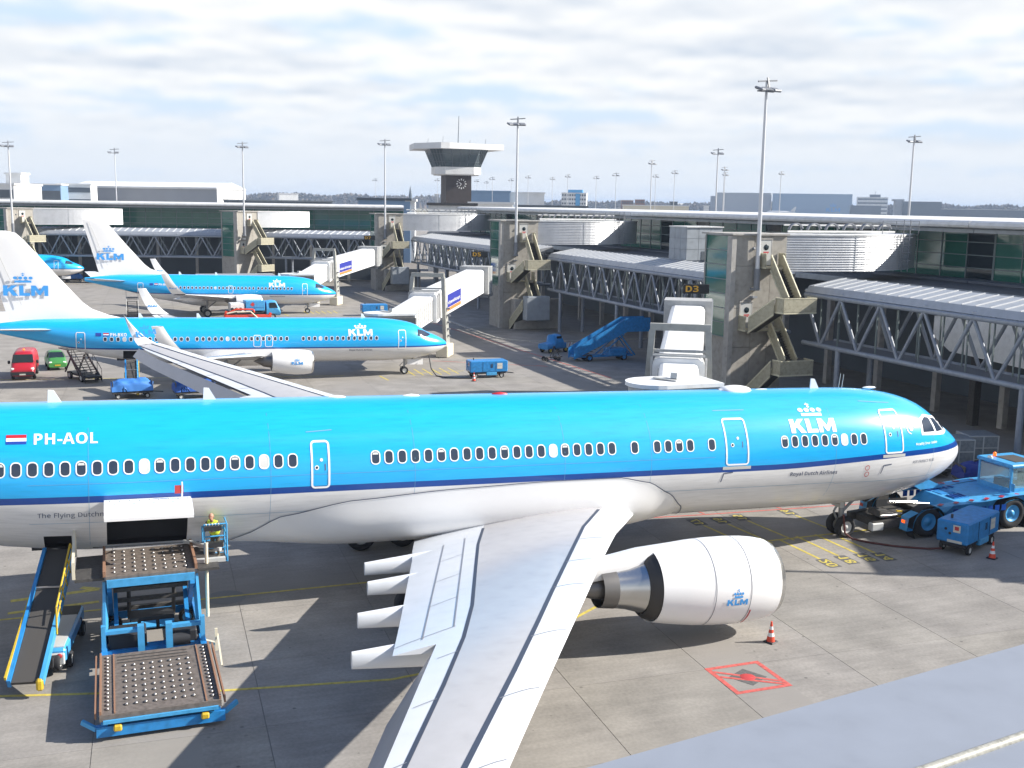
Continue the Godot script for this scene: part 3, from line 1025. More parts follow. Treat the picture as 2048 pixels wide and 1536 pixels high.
	stick(fit(text_tris("Royal Dutch Airlines", 1.0, true), Vector2(-11.55, -0.76), Vector2(2.52, 0.25)), skin_map(sp, 0.011), "lettering", M.letter_grey, root, 0.3)
	stick(fit(text_tris("The Flying Dutchman", 1.0, false), Vector2(-42.72, -0.96), Vector2(2.6, 0.25)), skin_map(sp, 0.011), "lettering", M.letter_grey, root, 0.3)
	stick(fit(text_tris("AIR FRANCE KLM", 1.0, false), Vector2(-4.62, -0.44), Vector2(1.5, 0.14)), skin_map(sp, 0.011), "lettering", M.letter_grey, root, 0.3)
	stick(ring_tris(Vector2(-7.5, -0.62), Vector2(-7.24, -0.36), 0.13, 0.03, 5), skin_map(sp, 0.011), "static_port_ring", M.sticker_red, root, 0.3)
	stick(fit(text_tris("Piccadilly Circus - London", 1.0), Vector2(-4.5, 0.38), Vector2(1.55, 0.16)), skin_map(sp, 0.011), "lettering", M.logo_white, root, 0.25)
	stick(ring_tris(Vector2(-7.46, -0.94), Vector2(-7.2, -0.68), 0.13, 0.03, 5), skin_map(sp, 0.011), "static_port_ring", M.sticker_red, root, 0.3)
	for x in [-15.08, -6.5]:
		var t := strip2(Vector2(x - 0.02, -0.82), Vector2(x + 0.06, -0.4), 0.05)
		t.append_array(strip2(Vector2(x + 0.085, -0.41), Vector2(x + 0.52, -0.38), 0.05))
		stick(t, skin_map(sp, 0.011), "door_bracket_mark", M.letter_grey, root, 0.3)
	# a soft round emblem behind the cockpit windows
	var em := ring_tris(Vector2(-5.0, 0.95), Vector2(-4.45, 1.5), 0.27, 0.05, 6)
	em = em.slice(0, int(em.size() * 0.7 / 3) * 3)
	em.append_array(tris_of(disc(Vector2(-4.7, 1.2), 0.12, 8)))
	stick(em, skin_map(sp, 0.011), "round_emblem", M.logo_white, root, 0.2)
	# panel seams on the blue and on the belly
	var seam := PackedVector2Array()
	for x in [-3.2, -9.2, -18.6, -22.6, -29.0, -34.6, -41.0]:
		for k in 8:
			seam.append_array(strip2(Vector2(x, -2.5 + 0.66 * k), Vector2(x, -1.84 + 0.66 * k), 0.012))
	for q in [[-43.0, -15.5, 0.33], [-43.0, -9.0, -1.15], [-9.0, -3.0, -1.2]]:
		for k in 12:
			seam.append_array(strip2(Vector2(lerpf(q[0], q[1], k / 12.0), q[2]), Vector2(lerpf(q[0], q[1], (k + 1) / 12.0), q[2]), 0.012))
	for q in [[-33.2, -32.2, 1.85, 1.9], [-15.2, -13.6, 2.2, 2.2], [-7.2, -5.4, 2.42, 2.3]]:
		seam.append_array(strip2(Vector2(q[0], q[2]), Vector2(q[1], q[3]), 0.03))
	stick(seam, skin_map(sp, 0.006), "panel_seam", mat("livery_seam", 0.16, 0.34, 0.5, 0.5), root, 0.5)
	# outlines of the cargo doors on the belly, drain masts, antennas on the crown
	for q in [[-14.95, 0.12], [-36.62, 0.16], [-8.7, 0.2], [-42.2, 0.12]]:
		var b := B.new()
		b.extr(PackedVector2Array([Vector2(-0.22, 0), Vector2(0.28, 0), Vector2(0.0, 0.48), Vector2(-0.2, 0.5)]), Vector3(q[0], 2.79, -0.03), Vector3(1, 0, 0), Vector3(0, 1, 0), Vector3(0, 0, 0.06))
		if q[0] != -14.95:
			obj("blade_antenna", b, M.white_paint, root)
	var b := B.new()
	var dome := []
	for i in 11:
		var u := i / 10.0
		var row := PackedVector3Array()
		for j in 13:
			var a := PI * j / 12.0
			var r := sqrt(maxf(0.0, 1.0 - pow(u * 2.0 - 1.0, 2.0)))
			row.append(Vector3(-13.9 + 1.75 * u, 2.77 + 0.26 * r * sin(a), 0.5 * r * cos(a)))
		dome.append(row)
	b.sheet(dome, Vector3.UP)
	obj("antenna_dome", b, M.white_paint, root)
	for q in [[-24.6, 0.34, M.flag_red], [-28.5, 0.3, M.white_paint], [-31.6, 0.3, M.white_paint], [-5.5, 0.22, M.white_paint], [-11.6, 0.14, M.white_paint]]:
		b = B.new()
		b.lathe(Vector3(q[0] - 0.4, 2.8, 0), Vector3(1, 0, 0), PackedVector2Array([Vector2(0, 0.005), Vector2(0.1, q[1] * 0.2), Vector2(0.4, q[1] * 0.34), Vector2(0.7, q[1] * 0.2), Vector2(0.8, 0.005)]), 12)
		obj("crown_fitting", b, q[2], root)
	for z in [-0.12, 0.12]:
		b = B.new()
		b.tube(Vector3(-7.2, 2.78, z), Vector3(-7.16, 3.5, z + 0.04), 0.018, 0.012, 6)
		obj("whip_antenna", b, M.pale_grey, root)
	# belly fairing
	b = B.new()
	var edge := [[-36.2, -2.6], [-35.57, -2.2], [-34.2, -1.34], [-31.56, -0.8], [-27.5, -0.52], [-23.25, -0.38], [-20.0, -0.38], [-18.6, -0.66], [-17.5, -1.25], [-16.6, -2.0], [-16.2, -2.7]]
	for side in [1.0, -1.0]:
		var g := []
		for i in 41:
			var x := lerpf(-36.15, -16.25, i / 40.0)
			var ye := fair_edge(edge, x)
			var t0 := th_of(sp, x, ye)
			var bulge := smoothstep(-36.2, -31.0, x) * (1.0 - smoothstep(-19.5, -16.2, x))
			var row := PackedVector3Array()
			for j in 15:
				var u := j / 14.0
				var th: float = lerpf(t0, PI, u) * side
				var q := skin_th(sp, x, th)
				var f := 1.0 + bulge * 0.135 * smoothstep(0.0, 0.6, u) + 0.004
				row.append(Vector3(x, q.y * f, q.z * (f + bulge * 0.07 * pow(sin(PI * u), 2.0))))
			g.append(row)
		b.sheet(g, Vector3(0, -0.4, side))
	obj("belly_fairing", b, M.white_paint, root)
	var outline := PackedVector2Array()
	for k in edge.size() - 1:
		for j in 4:
			var x0: float = lerpf(edge[k][0], edge[k + 1][0], j / 4.0)
			var x1: float = lerpf(edge[k][0], edge[k + 1][0], (j + 1) / 4.0)
			outline.append_array(strip2(Vector2(x0, fair_edge(edge, x0)), Vector2(x1, fair_edge(edge, x1)), 0.035))
	stick(outline, skin_map(sp, 0.03), "fairing_outline", M.letter_grey, root, 0.5)
	# raised cargo door, its strut and warning flag
	b = B.new()
	var lid := []
	var lidu := []
	for i in 7:
		var u := i / 6.0
		var row := PackedVector3Array()
		var rowu := PackedVector3Array()
		for x in [-40.5, -39.5, -38.5, -37.52]:
			row.append(Vector3(x, -0.28 + 0.12 * sin(PI * u * 0.8) - 0.28 * u * u, 2.83 + 1.75 * u))
			rowu.append(row[-1] - Vector3(0, 0.11, 0))
		lid.append(row)
		lidu.append(rowu)
	b.sheet(lid, Vector3.UP)
	b.sheet(lidu, Vector3.DOWN)
	for i in 6:
		for e in [0, 3]:
			b.quad(lid[i][e], lid[i + 1][e], lidu[i + 1][e], lidu[i][e], Vector3(-1 if e == 0 else 1, 0, 0))
	for e in 3:
		b.quad(lid[6][e], lid[6][e + 1], lidu[6][e + 1], lidu[6][e], Vector3(0, 0, 1))
	var cd := obj("cargo_door", b, M.white_paint, root)
	b = B.new()
	for x in [-40.0, -38.0]:
		b.tube(Vector3(x, -1.0, 2.6), Vector3(x, -0.38, 3.9), 0.035)
	obj("door_strut", b, M.pale_grey, cd)
	b = B.new()
	b.tube(Vector3(-37.85, -0.2, 3.35), Vector3(-37.85, 0.4, 3.35), 0.03)
	obj("flag_stick", b, M.white_paint, cd)
	b = B.new()
	b.box(Vector3(-37.95, 0.13, 3.35), Vector3(0.3, 0.3, 0.02))
	obj("warning_flag", b, M.sticker_red, cd)
	b = B.new()
	for k in 9:
		b.tube(Vector3(-40.3 + 0.33 * k, -0.245 + 0.115, 3.7), Vector3(-40.3 + 0.33 * k, -0.21 + 0.115, 3.7), 0.035, 0.035, 6)
	obj("latch_row", b, M.pale_grey, cd)
	# wings, engines, tail, gear
	big_wing(root, xf, 1.0, 3.28, 0.092, 1.0)
	big_wing(root, xf, -1.0, 4.0, 0.099, 1.055, 0.05)
	engine_big(root, xf, 9.37)
	engine_big(root, xf, -9.37)
	tail_planes(root, 58.5, 2.6, 9.0, 9.2, 3.2, 9.5, 0.5)
	var rx := Transform3D(xf)
	gear_leg(root, rx, Vector3(-6.67, 0.53, 0.13), 2.6, 0.13, 0.34, "nose_gear", [0.0], 0.53)
	b = B.new()
	b.xf = xf
	for z in [-0.42, 0.68]:
		b.box(Vector3(-5.7, 2.35, z), Vector3(1.8, 0.75, 0.04))
	b.box(Vector3(-6.9, 1.75, 0.13), Vector3(0.25, 0.5, 0.7))
	obj("nose_gear_door", b, M.pale_grey, root)
	for z in [5.3, -5.3]:
		gear_leg(root, rx, Vector3(-28.6, 0.7, z), 2.5, 0.24, 0.7, "main_gear", [-0.99, 0.99], 0.69)

func fair_edge(edge: Array, x: float) -> float:
	for k in edge.size() - 1:
		if x >= edge[k][0] - 1e-4 and x <= edge[k + 1][0] + 1e-4:
			var u: float = (x - edge[k][0]) / (edge[k + 1][0] - edge[k][0])
			return lerpf(edge[k][1], edge[k + 1][1], smoothstep(0, 1, u) * 0.4 + 0.6 * u)
	return edge[0][1]

func tail_planes(root: Node, ln: float, y: float, finh: float, chord: float, tipc: float, span_: float, sty: float) -> void:
	# upright fin and level tailplane, lens-shaped in section
	var b := B.new()
	for side in [1.0, -1.0]:
		var g := []
		for i in 9:
			var u := i / 8.0
			var le := -ln + chord + 1.2 - (chord - tipc + 3.4) * u
			var te := -ln + 2.2 - 2.0 * u
			var row := PackedVector3Array()
			for j in 9:
				var f := j / 8.0
				row.append(Vector3(lerpf(le, te, f), y - 0.2 + finh * u, side * 0.05 * (le - te) * naca(f) * 1.1))
			g.append(row)
		b.sheet(g, Vector3(0, 0, side))
	obj("tail_fin", b, M.white_paint, root)
	for s in [1.0, -1.0]:
		b = B.new()
		for up in [1.0, -1.0]:
			var g := []
			for i in 7:
				var u := i / 6.0
				var le := -ln + chord * 0.75 - chord * 0.7 * u
				var te := -ln + chord * 0.1 - chord * 0.28 * u
				var row := PackedVector3Array()
				for j in 9:
					var f := j / 8.0
					row.append(Vector3(lerpf(le, te, f), sty + 0.9 * u + up * 0.055 * (le - te) * naca(f), s * (0.3 + (span_ - 0.3) * u)))
				g.append(row)
			b.sheet(g, Vector3(0, up, 0))
		obj("tailplane", b, M.white_paint, root)

func small_airliner(label: String, at: Vector3, ln: float, spec: Dictionary) -> Node3D:
	# a twin-engined narrow-body; ln = overall length
	var root := thing("small_airliner", label, "airplane", at, 0.0, "narrow-body airliners at the gates")
	root.rotation.z = -0.022
	var t := ln - 39.5
	var e := ln
	var sp := {
		"top": [[0.0, -0.5], [0.3, -0.12], [1.2, 0.36], [2.2, 0.78], [3.0, 1.3], [4.0, 1.62], [5.5, 1.84], [7.5, 1.95], [e - 12.0, 1.95], [e - 5.0, 1.85], [e, 1.35]],
		"bot": [[0.0, -0.5], [0.3, -0.92], [1.2, -1.36], [2.5, -1.7], [4.5, -1.93], [6.5, -2.02], [e - 14.5, -2.02], [e - 10.0, -1.55], [e - 5.0, -0.3], [e, 0.85]],
		"hw": [[0.0, 0.0], [0.3, 0.4], [1.2, 0.95], [2.5, 1.42], [4.0, 1.7], [6.0, 1.86], [8.0, 1.88], [e - 13.0, 1.88], [e - 6.0, 1.2], [e - 2.0, 0.55], [e, 0.22]],
		"len": e, "big": false,
		"stripe": func(x: float):
			var y := -0.5 + 0.55 * smoothstep(e - 8.0, e - 1.0, -x)
			return Vector2(y, y - 0.12),
		"marks": spec.marks, "holes": spec.holes,
		"blue": Color(0.012, 0.42, 0.86), "navy": Color(0.006, 0.06, 0.3), "belly": Color(0.8, 0.79, 0.78)}
	fuselage(sp, root)
	for q in spec.windows:  # [first x, count]
		for i in q[1]:
			cabin_window(sp, root, q[0] - 0.508 * i, 0.28, 0.155, 0.19, M.shade_pale if (i == 10 and q[1] > 11) else M.pane_dark)
	cabin_door(sp, root, -5.1, -4.35, -0.75, 0.98, "passenger_door", 0.06)
	cabin_door(sp, root, spec.aft_door, spec.aft_door + 0.75, -0.72, 0.85, "passenger_door", 0.06)
	for x in spec.exits:
		stick(ring_tris(Vector2(x - 0.34, -0.45), Vector2(x + 0.34, 0.6), 0.18, 0.055), skin_map(sp, 0.014), "overwing_exit", M.logo_white, root, 0.2)
	stick(tris_of(PackedVector2Array([Vector2(-3.2, 0.42), Vector2(-3.1, 0.98), Vector2(-2.45, 0.82), Vector2(-1.75, 0.45), Vector2(-2.2, 0.3)])), skin_map(sp, 0.012), "cockpit_window", M.pane_dark, root, 0.2)
	stick(tris_of(PackedVector2Array([Vector2(-3.0, 0.42), Vector2(-3.0, 0.95), Vector2(-2.2, 0.72), Vector2(-1.75, 0.45)])), skin_map(sp, 0.012, -1.0), "cockpit_window", M.pane_dark, root, 0.2)
	stick(fit(klm_tris(), Vector2(-9.7, 0.5), Vector2(2.2, 0.55)), skin_map(sp, 0.012), "lettering", M.logo_white, root, 0.22)
	stick(fit(crown_tris(), Vector2(-9.15, 1.12), Vector2(1.15, 0.42)), skin_map(sp, 0.012), "crown_emblem", M.logo_white, root, 0.2)
	stick(fit(text_tris("Royal Dutch Airlines", 1.0), Vector2(-9.6, -0.92), Vector2(2.1, 0.2)), skin_map(sp, 0.012), "lettering", M.letter_grey, root, 0.3)
	var fx: float = spec.aft_door + 1.55
	stick(tris_of(PackedVector2Array([Vector2(fx, 0.52), Vector2(fx + 0.45, 0.52), Vector2(fx + 0.45, 0.8), Vector2(fx, 0.8)])), skin_map(sp, 0.012), "flag_band", M.flag_blue, root, 0.3)
	for q in [[0.52, 0.615, M.flag_blue], [0.615, 0.705, M.logo_white], [0.705, 0.8, M.flag_red]]:
		stick(tris_of(PackedVector2Array([Vector2(fx + 0.6, q[0]), Vector2(fx + 1.05, q[0]), Vector2(fx + 1.05, q[1]), Vector2(fx + 0.6, q[1])])), skin_map(sp, 0.012), "flag_band", q[2], root, 0.3)
	stick(fit(text_tris("PH-BXO" if spec.holes.size() else "PH-BGD", 1.0), Vector2(fx + 1.15, 0.52), Vector2(1.3, 0.27)), skin_map(sp, 0.012), "registration", M.logo_white, root, 0.2)
	# fin with a long dorsal fillet
	var b := B.new()
	for side in [1.0, -1.0]:
		var g := []
		for q in [[0.0, -e + 11.6, -e + 1.9], [0.45, -e + 9.6, -e + 1.75], [0.95, -e + 8.3, -e + 1.6], [1.5, -e + 7.6, -e + 1.45], [4.0, -e + 5.4, -e + 0.75], [6.6, -e + 3.2, -e + 0.0], [7.15, -e + 2.6, -e - 0.1], [7.3, -e + 1.9, -e - 0.05]]:
			var row := PackedVector3Array()
			for j in 10:
				var f := j / 9.0
				row.append(Vector3(lerpf(q[1], q[2], f), 1.72 + q[0], side * naca(f) * minf(0.055 * (q[1] - q[2]), 0.42) * (0.25 if q[0] > 7.2 else 1.0)))
			g.append(row)
		b.sheet(g, Vector3(0, 0, side))
	var fin := obj("tail_fin", b, M.white_paint, root)
	b = B.new()
	b.bar(Vector3(-e + 2.9, 3.0, 0.235), Vector3(-e + 0.65, 8.7, 0.1), 0.03, 0.03)
	obj("rudder_hinge", b, M.pale_grey, fin)
	var fm := func(p: Vector2):
		return [Vector3(-e + 1.75 + p.x, 3.75 + p.y, 0.26 - p.y * 0.02), Vector3(0, 0.05, 1).normalized()]
	stick(fit(klm_tris(), Vector2(-0.2, 0), Vector2(3.4, 0.85)), fm, "lettering", M.logo_blue, fin, 9.0)
	stick(fit(crown_tris(), Vector2(0.55, 1.08), Vector2(1.5, 0.8)), fm, "crown_emblem", M.logo_blue, fin, 9.0)
	for s in [1.0, -1.0]:
		b = B.new()
		for up in [1.0, -1.0]:
			var g := []
			for i in 7:
				var u := i / 6.0
				var le := -e + 5.6 - 4.2 * u
				var te := -e + 1.2 - 1.3 * u
				var row := PackedVector3Array()
				for j in 9:
					var f := j / 8.0
					row.append(Vector3(lerpf(le, te, f), 0.95 + 0.75 * u + up * 0.055 * (le - te) * naca(f), s * (0.35 + 6.7 * u)))
				g.append(row)
			b.sheet(g, Vector3(0, up, 0))
		obj("tailplane", b, M.wing_white, root)
	# wings
	var rx: float = spec.wing_root
	for s in [1.0, -1.0]:
		var w := Wing.new()
		w.side = s
		w.s = [[1.2, rx, rx - 7.6, -1.25, 0.13, 0, 0], [5.3, rx - 3.3, rx - 8.0, -0.75, 0.115, 0, 0], [11.0, rx - 6.5, rx - 9.6, -0.1, 0.105, 0, 0], [16.6, rx - 9.6, rx - 11.2, 0.55, 0.1, 0, 0]]
		var wr := Node3D.new()
		wr.name = "wing"
		root.add_child(wr, true)
		var k0 := func(_c, _ch): return 0.0
		var k1 := func(_c, _ch): return 0.14
		var k2 := func(_c, _ch): return 0.7
		var k3 := func(_c, _ch): return 1.0
		var id := Transform3D()
		wing_band(w, 1.2, 16.6, k0, k1, 6, id, "slat", M.wing_white, wr)
		wing_band(w, 1.2, 16.6, k1, k2, 6, id, "wing_box", M.wing_grey, wr)
		wing_band(w, 1.2, 16.6, k2, k3, 4, id, "trailing_flap", M.wing_white, wr)
		wing_band(w, 1.2, 16.6, k0, k3, 10, id, "underside", M.wing_grey, wr, false)
		var sl := PackedVector2Array()
		for f in [0.14, 0.7]:
			for q in [[1.9, 5.3], [5.3, 11.0], [11.0, 16.4]]:
				var ca := w.sec(q[0])
				var cb := w.sec(q[1])
				sl.append_array(strip2(Vector2(lerpf(ca[1], ca[2], f), q[0]), Vector2(lerpf(cb[1], cb[2], f), q[1]), 0.09))
		stick(sl, w.skin(0.008), "joint_seal", M.seal, wr, 0.6)
		for q in [5.9, 9.4, 12.4]:
			b = B.new()
			var c := w.sec(q)
			b.lathe(Vector3(c[2] + 1.6, c[3] - 0.3, q * s), Vector3(-1, -0.06, 0).normalized(), PackedVector2Array([Vector2(0, 0.02), Vector2(0.6, 0.2), Vector2(1.6, 0.22), Vector2(2.4, 0.02)]), 12)
			obj("flap_track_fairing", b, M.wing_white, wr)
		# tall blended winglet
		b = B.new()
		var g1 := []
		var g2 := []
		var wl := []
		for i in 9:
			var u := i / 8.0
			var le := Vector3(rx - 9.6 - 2.1 * u, 0.62 + 2.45 * u * u * 0.5 + 1.25 * u, s * (16.6 + 0.95 * sin(u * 1.5)))
			var te := Vector3(rx - 11.2 - 1.3 * u, le.y, le.z)
			wl.append([le, te])
			var r1 := PackedVector3Array()
			var r2 := PackedVector3Array()
			for j in 5:
				var f := j / 4.0
				var th := 0.05 * sin(PI * pow(f, 0.6)) + 0.012
				r1.append(le.lerp(te, f) + Vector3(0, th * 0.4, -s * th))
				r2.append(le.lerp(te, f) - Vector3(0, th * 0.4, -s * th))
			g1.append(r1)
			g2.append(r2)
		b.sheet(g1, Vector3(0, 0.4, -s))
		b.sheet(g2, Vector3(0, -0.4, s))
		var wgl := obj("winglet", b, M.white_paint, wr)
		var uyv: Vector3 = (wl[7][1] - wl[3][1])
		var o: Vector3 = wl[3][1] + Vector3(0.12, 0, 0.09)
		var ux := Vector3(1, 0, 0)
		var uy := (uyv - ux * uyv.dot(ux)).normalized()
		stick(fit(klm_tris(), Vector2(0.02, 0.0), Vector2(0.85, 0.22)), plane_map(o, ux, uy), "lettering", M.logo_blue, wgl, 9.0)
		# engine, flattened below
		var eng := Node3D.new()
		eng.name = "engine"
		root.add_child(eng, true)
		var eo := Vector3(rx + 1.15, -1.42, 4.83 * s)
		var ax := Vector3(-1, 0.03, 0).normalized()
		b = B.new()
		b.lathe(eo, ax, PackedVector2Array([Vector2(0.5, 0.78), Vector2(0.15, 0.8), Vector2(0.0, 0.88), Vector2(0.05, 0.93), Vector2(0.18, 0.97)]), 36)
		obj("intake_lip", b, M.bare_metal, eng)
		b = B.new()
		b.lathe(eo, ax, PackedVector2Array([Vector2(0.18, 0.97), Vector2(0.7, 1.05), Vector2(1.4, 1.08), Vector2(2.2, 1.05), Vector2(3.1, 0.93), Vector2(3.5, 0.84), Vector2(3.5, 0.84), Vector2(3.45, 0.8)]), 36)
		obj("nacelle", b, M.white_paint, eng)
		b = B.new()
		b.lathe(eo, ax, PackedVector2Array([Vector2(0.7, 0.01), Vector2(0.7, 0.8)]), 24)
		b.lathe(eo, ax, PackedVector2Array([Vector2(3.2, 0.4), Vector2(3.2, 0.82)]), 24)
		obj("fan_face", b, M.burnt_metal, eng)
		b = B.new()
		b.lathe(eo, ax, PackedVector2Array([Vector2(3.0, 0.62), Vector2(4.2, 0.45), Vector2(4.25, 0.4), Vector2(4.4, 0.3), Vector2(5.0, 0.02)]), 24)
		obj("core_nozzle", b, M.hot_metal, eng)
		b = B.new()
		b.bar(Vector3(rx + 0.2, -0.62, 4.83 * s), Vector3(rx - 4.6, -0.72, 4.83 * s), 0.3, 0.55)
		obj("pylon", b, M.white_paint, eng)
		if s > 0:
			var f := func(p: Vector2):
				var a: float = p.y / 1.08
				var n := Vector3(0, sin(a), cos(a))
				return [eo + ax * (-p.x) + n * (1.09 - maxf(0.0, -p.x - 1.7) * 0.03), n]
			stick(fit(klm_tris(), Vector2(-1.95, -0.1), Vector2(0.95, 0.25)), f, "lettering", M.logo_blue, eng, 0.15)
			stick(fit(crown_tris(), Vector2(-1.7, 0.2), Vector2(0.45, 0.26)), f, "crown_emblem", M.logo_blue, eng, 0.15)
		gear_leg(root, Transform3D(), Vector3(rx - 5.9, -2.62 + 0.022 * (rx - 5.9) * 0.0 - 0.45, 2.86 * s), -1.2, 0.12, 0.3, "main_gear", [0.0], 0.55)
	# wing-root fairing
	b = B.new()
	for side in [1.0, -1.0]:
		var g := []
		for i in 25:
			var x := lerpf(rx + 2.6, rx - 10.5, i / 24.0)
			var bulge := smoothstep(rx + 2.6, rx - 1.0, x) * (1.0 - smoothstep(rx - 6.0, rx - 10.5, x))
			bulge = smoothstep(0.0, 0.3, i / 24.0) * (1.0 - smoothstep(0.65, 1.0, i / 24.0))
			var row := PackedVector3Array()
			for j in 11:
				var u := j / 10.0
				var th: float = lerpf(th_of(sp, x, lerpf(-1.95, -0.66, bulge)), PI, u) * side
				var q := skin_th(sp, x, th)
				var f2 := 1.006 + bulge * 0.15 * smoothstep(0.0, 0.4, u)
				row.append(Vector3(x, q.y * f2, q.z * (f2 + 0.06 * bulge * sin(PI * u))))
			g.append(row)
		b.sheet(g, Vector3(0, -0.4, side))
	obj("belly_fairing", b, M.white_paint, root)
	gear_leg(root, Transform3D(), Vector3(-4.05, -2.96, 0), -1.7, 0.08, 0.2, "nose_gear", [0.0], 0.35)
	b = B.new()
	for z in [-0.35, 0.35]:
		b.box(Vector3(-3.1, -2.15, z), Vector3(1.5, 0.5, 0.03))
	obj("nose_gear_door", b, M.white_paint, root)
	for x in [-8.0, -e + 12.2, -e + 17.0]:
		b = B.new()
		b.extr(PackedVector2Array([Vector2(-0.2, 0), Vector2(0.22, 0), Vector2(-0.02, 0.4), Vector2(-0.2, 0.42)]), Vector3(x, 1.9, -0.03), Vector3(1, 0, 0), Vector3(0, 1, 0), Vector3(0, 0, 0.06))
		obj("blade_antenna", b, M.white_paint, root)
	return root

# ---------------------------------------------------------------- ground
func flat(pts: Array, y: float) -> B:
	var b := B.new()
	var p := PackedVector2Array()
	for q in pts:
		p.append(q)
	for i in range(0, Geometry2D.triangulate_polygon(p).size(), 3):
		var ix := Geometry2D.triangulate_polygon(p)
		b.tri(Vector3(p[ix[i]].x, y, p[ix[i]].y), Vector3(p[ix[i + 1]].x, y, p[ix[i + 1]].y), Vector3(p[ix[i + 2]].x, y, p[ix[i + 2]].y), Vector3.UP)
	return b

func line_b(b: B, p: Vector2, q: Vector2, w: float, y: float) -> void:
	var d := (q - p).normalized().orthogonal() * w * 0.5
	b.quad(Vector3(p.x + d.x, y, p.y + d.y), Vector3(q.x + d.x, y, q.y + d.y), Vector3(q.x - d.x, y, q.y - d.y), Vector3(p.x - d.x, y, p.y - d.y), Vector3.UP)

func ground() -> void:
	# one sheet to the horizon; the near slabs lie on it with their own joints
	var b := B.new()
	b.b2(Vector3(-1500, -0.5, -1300), Vector3(2200, -0.03, 400))
	tag(obj("apron", b, M.concrete), "", "", "", "structure")
	b = B.new()
	b.b2(Vector3(-9000, -1.0, -14000), Vector3(12000, -0.06, 3000))
	tag(obj("ground", b, M.grass_field), "", "", "", "structure")
	var slabs := Node3D.new()
	slabs.name = "concrete_pavement"
	add_child(slabs)
	tag(slabs, "", "", "", "structure")
	b = B.new()
	b.b2(Vector3(-140, -0.028, -290), Vector3(60, -0.014, 70))
	obj("joint_bed", b, M.joint, slabs)
	# slabs five metres wide, slightly turned against the parking line
	var turn := Basis(Vector3.UP, -0.035)
	var org := Vector3(-21.05, 0, 12.1)
	rng.seed = 77
	var far := B.new()
	for i in range(-18, 16):
		for j in range(-46, 8):
			var ce := org + turn * Vector3((i + 0.5) * 5.0, 0, (j + 0.5) * 5.0)
			if ce.x > 55 or ce.x < -105 or ce.z > 55:
				continue
			var t := rng.randf_range(0.94, 1.04)
			var nearby: bool = ce.z > -12 and ce.x > -52 and ce.x < 10 and ce.z < 32
			var q := B.new() if nearby else far
			q.col = Color(t, t, t * rng.randf_range(0.97, 1.01))
			var s := 2.489
			var sz := 2.496
			var y := 0.0
			q.quad(ce + turn * Vector3(-s, y, -sz), ce + turn * Vector3(s, y, -sz), ce + turn * Vector3(s, y, sz), ce + turn * Vector3(-s, y, sz), Vector3.UP)
			if nearby:
				for e in [[-1, 0], [1, 0], [0, -1], [0, 1]]:
					var ex := Vector3(e[0], 0, e[1])
					var ey := Vector3(e[1], 0, e[0])
					q.quad(ce + turn * ((ex + ey) * s), ce + turn * ((ex - ey) * s), ce + turn * ((ex - ey) * s) - Vector3(0, 0.015, 0), ce + turn * ((ex + ey) * s) - Vector3(0, 0.015, 0), turn * ex)
				obj("slab", q, M.concrete, slabs)
	var fo := obj("far_slabs", far, M.concrete, slabs)
	fo.set_meta("kind", "stuff")

func mark(called: String, label: String, category: String, group := "") -> Node3D:
	return thing(called, label, category, Vector3.ZERO, 0.0, group)

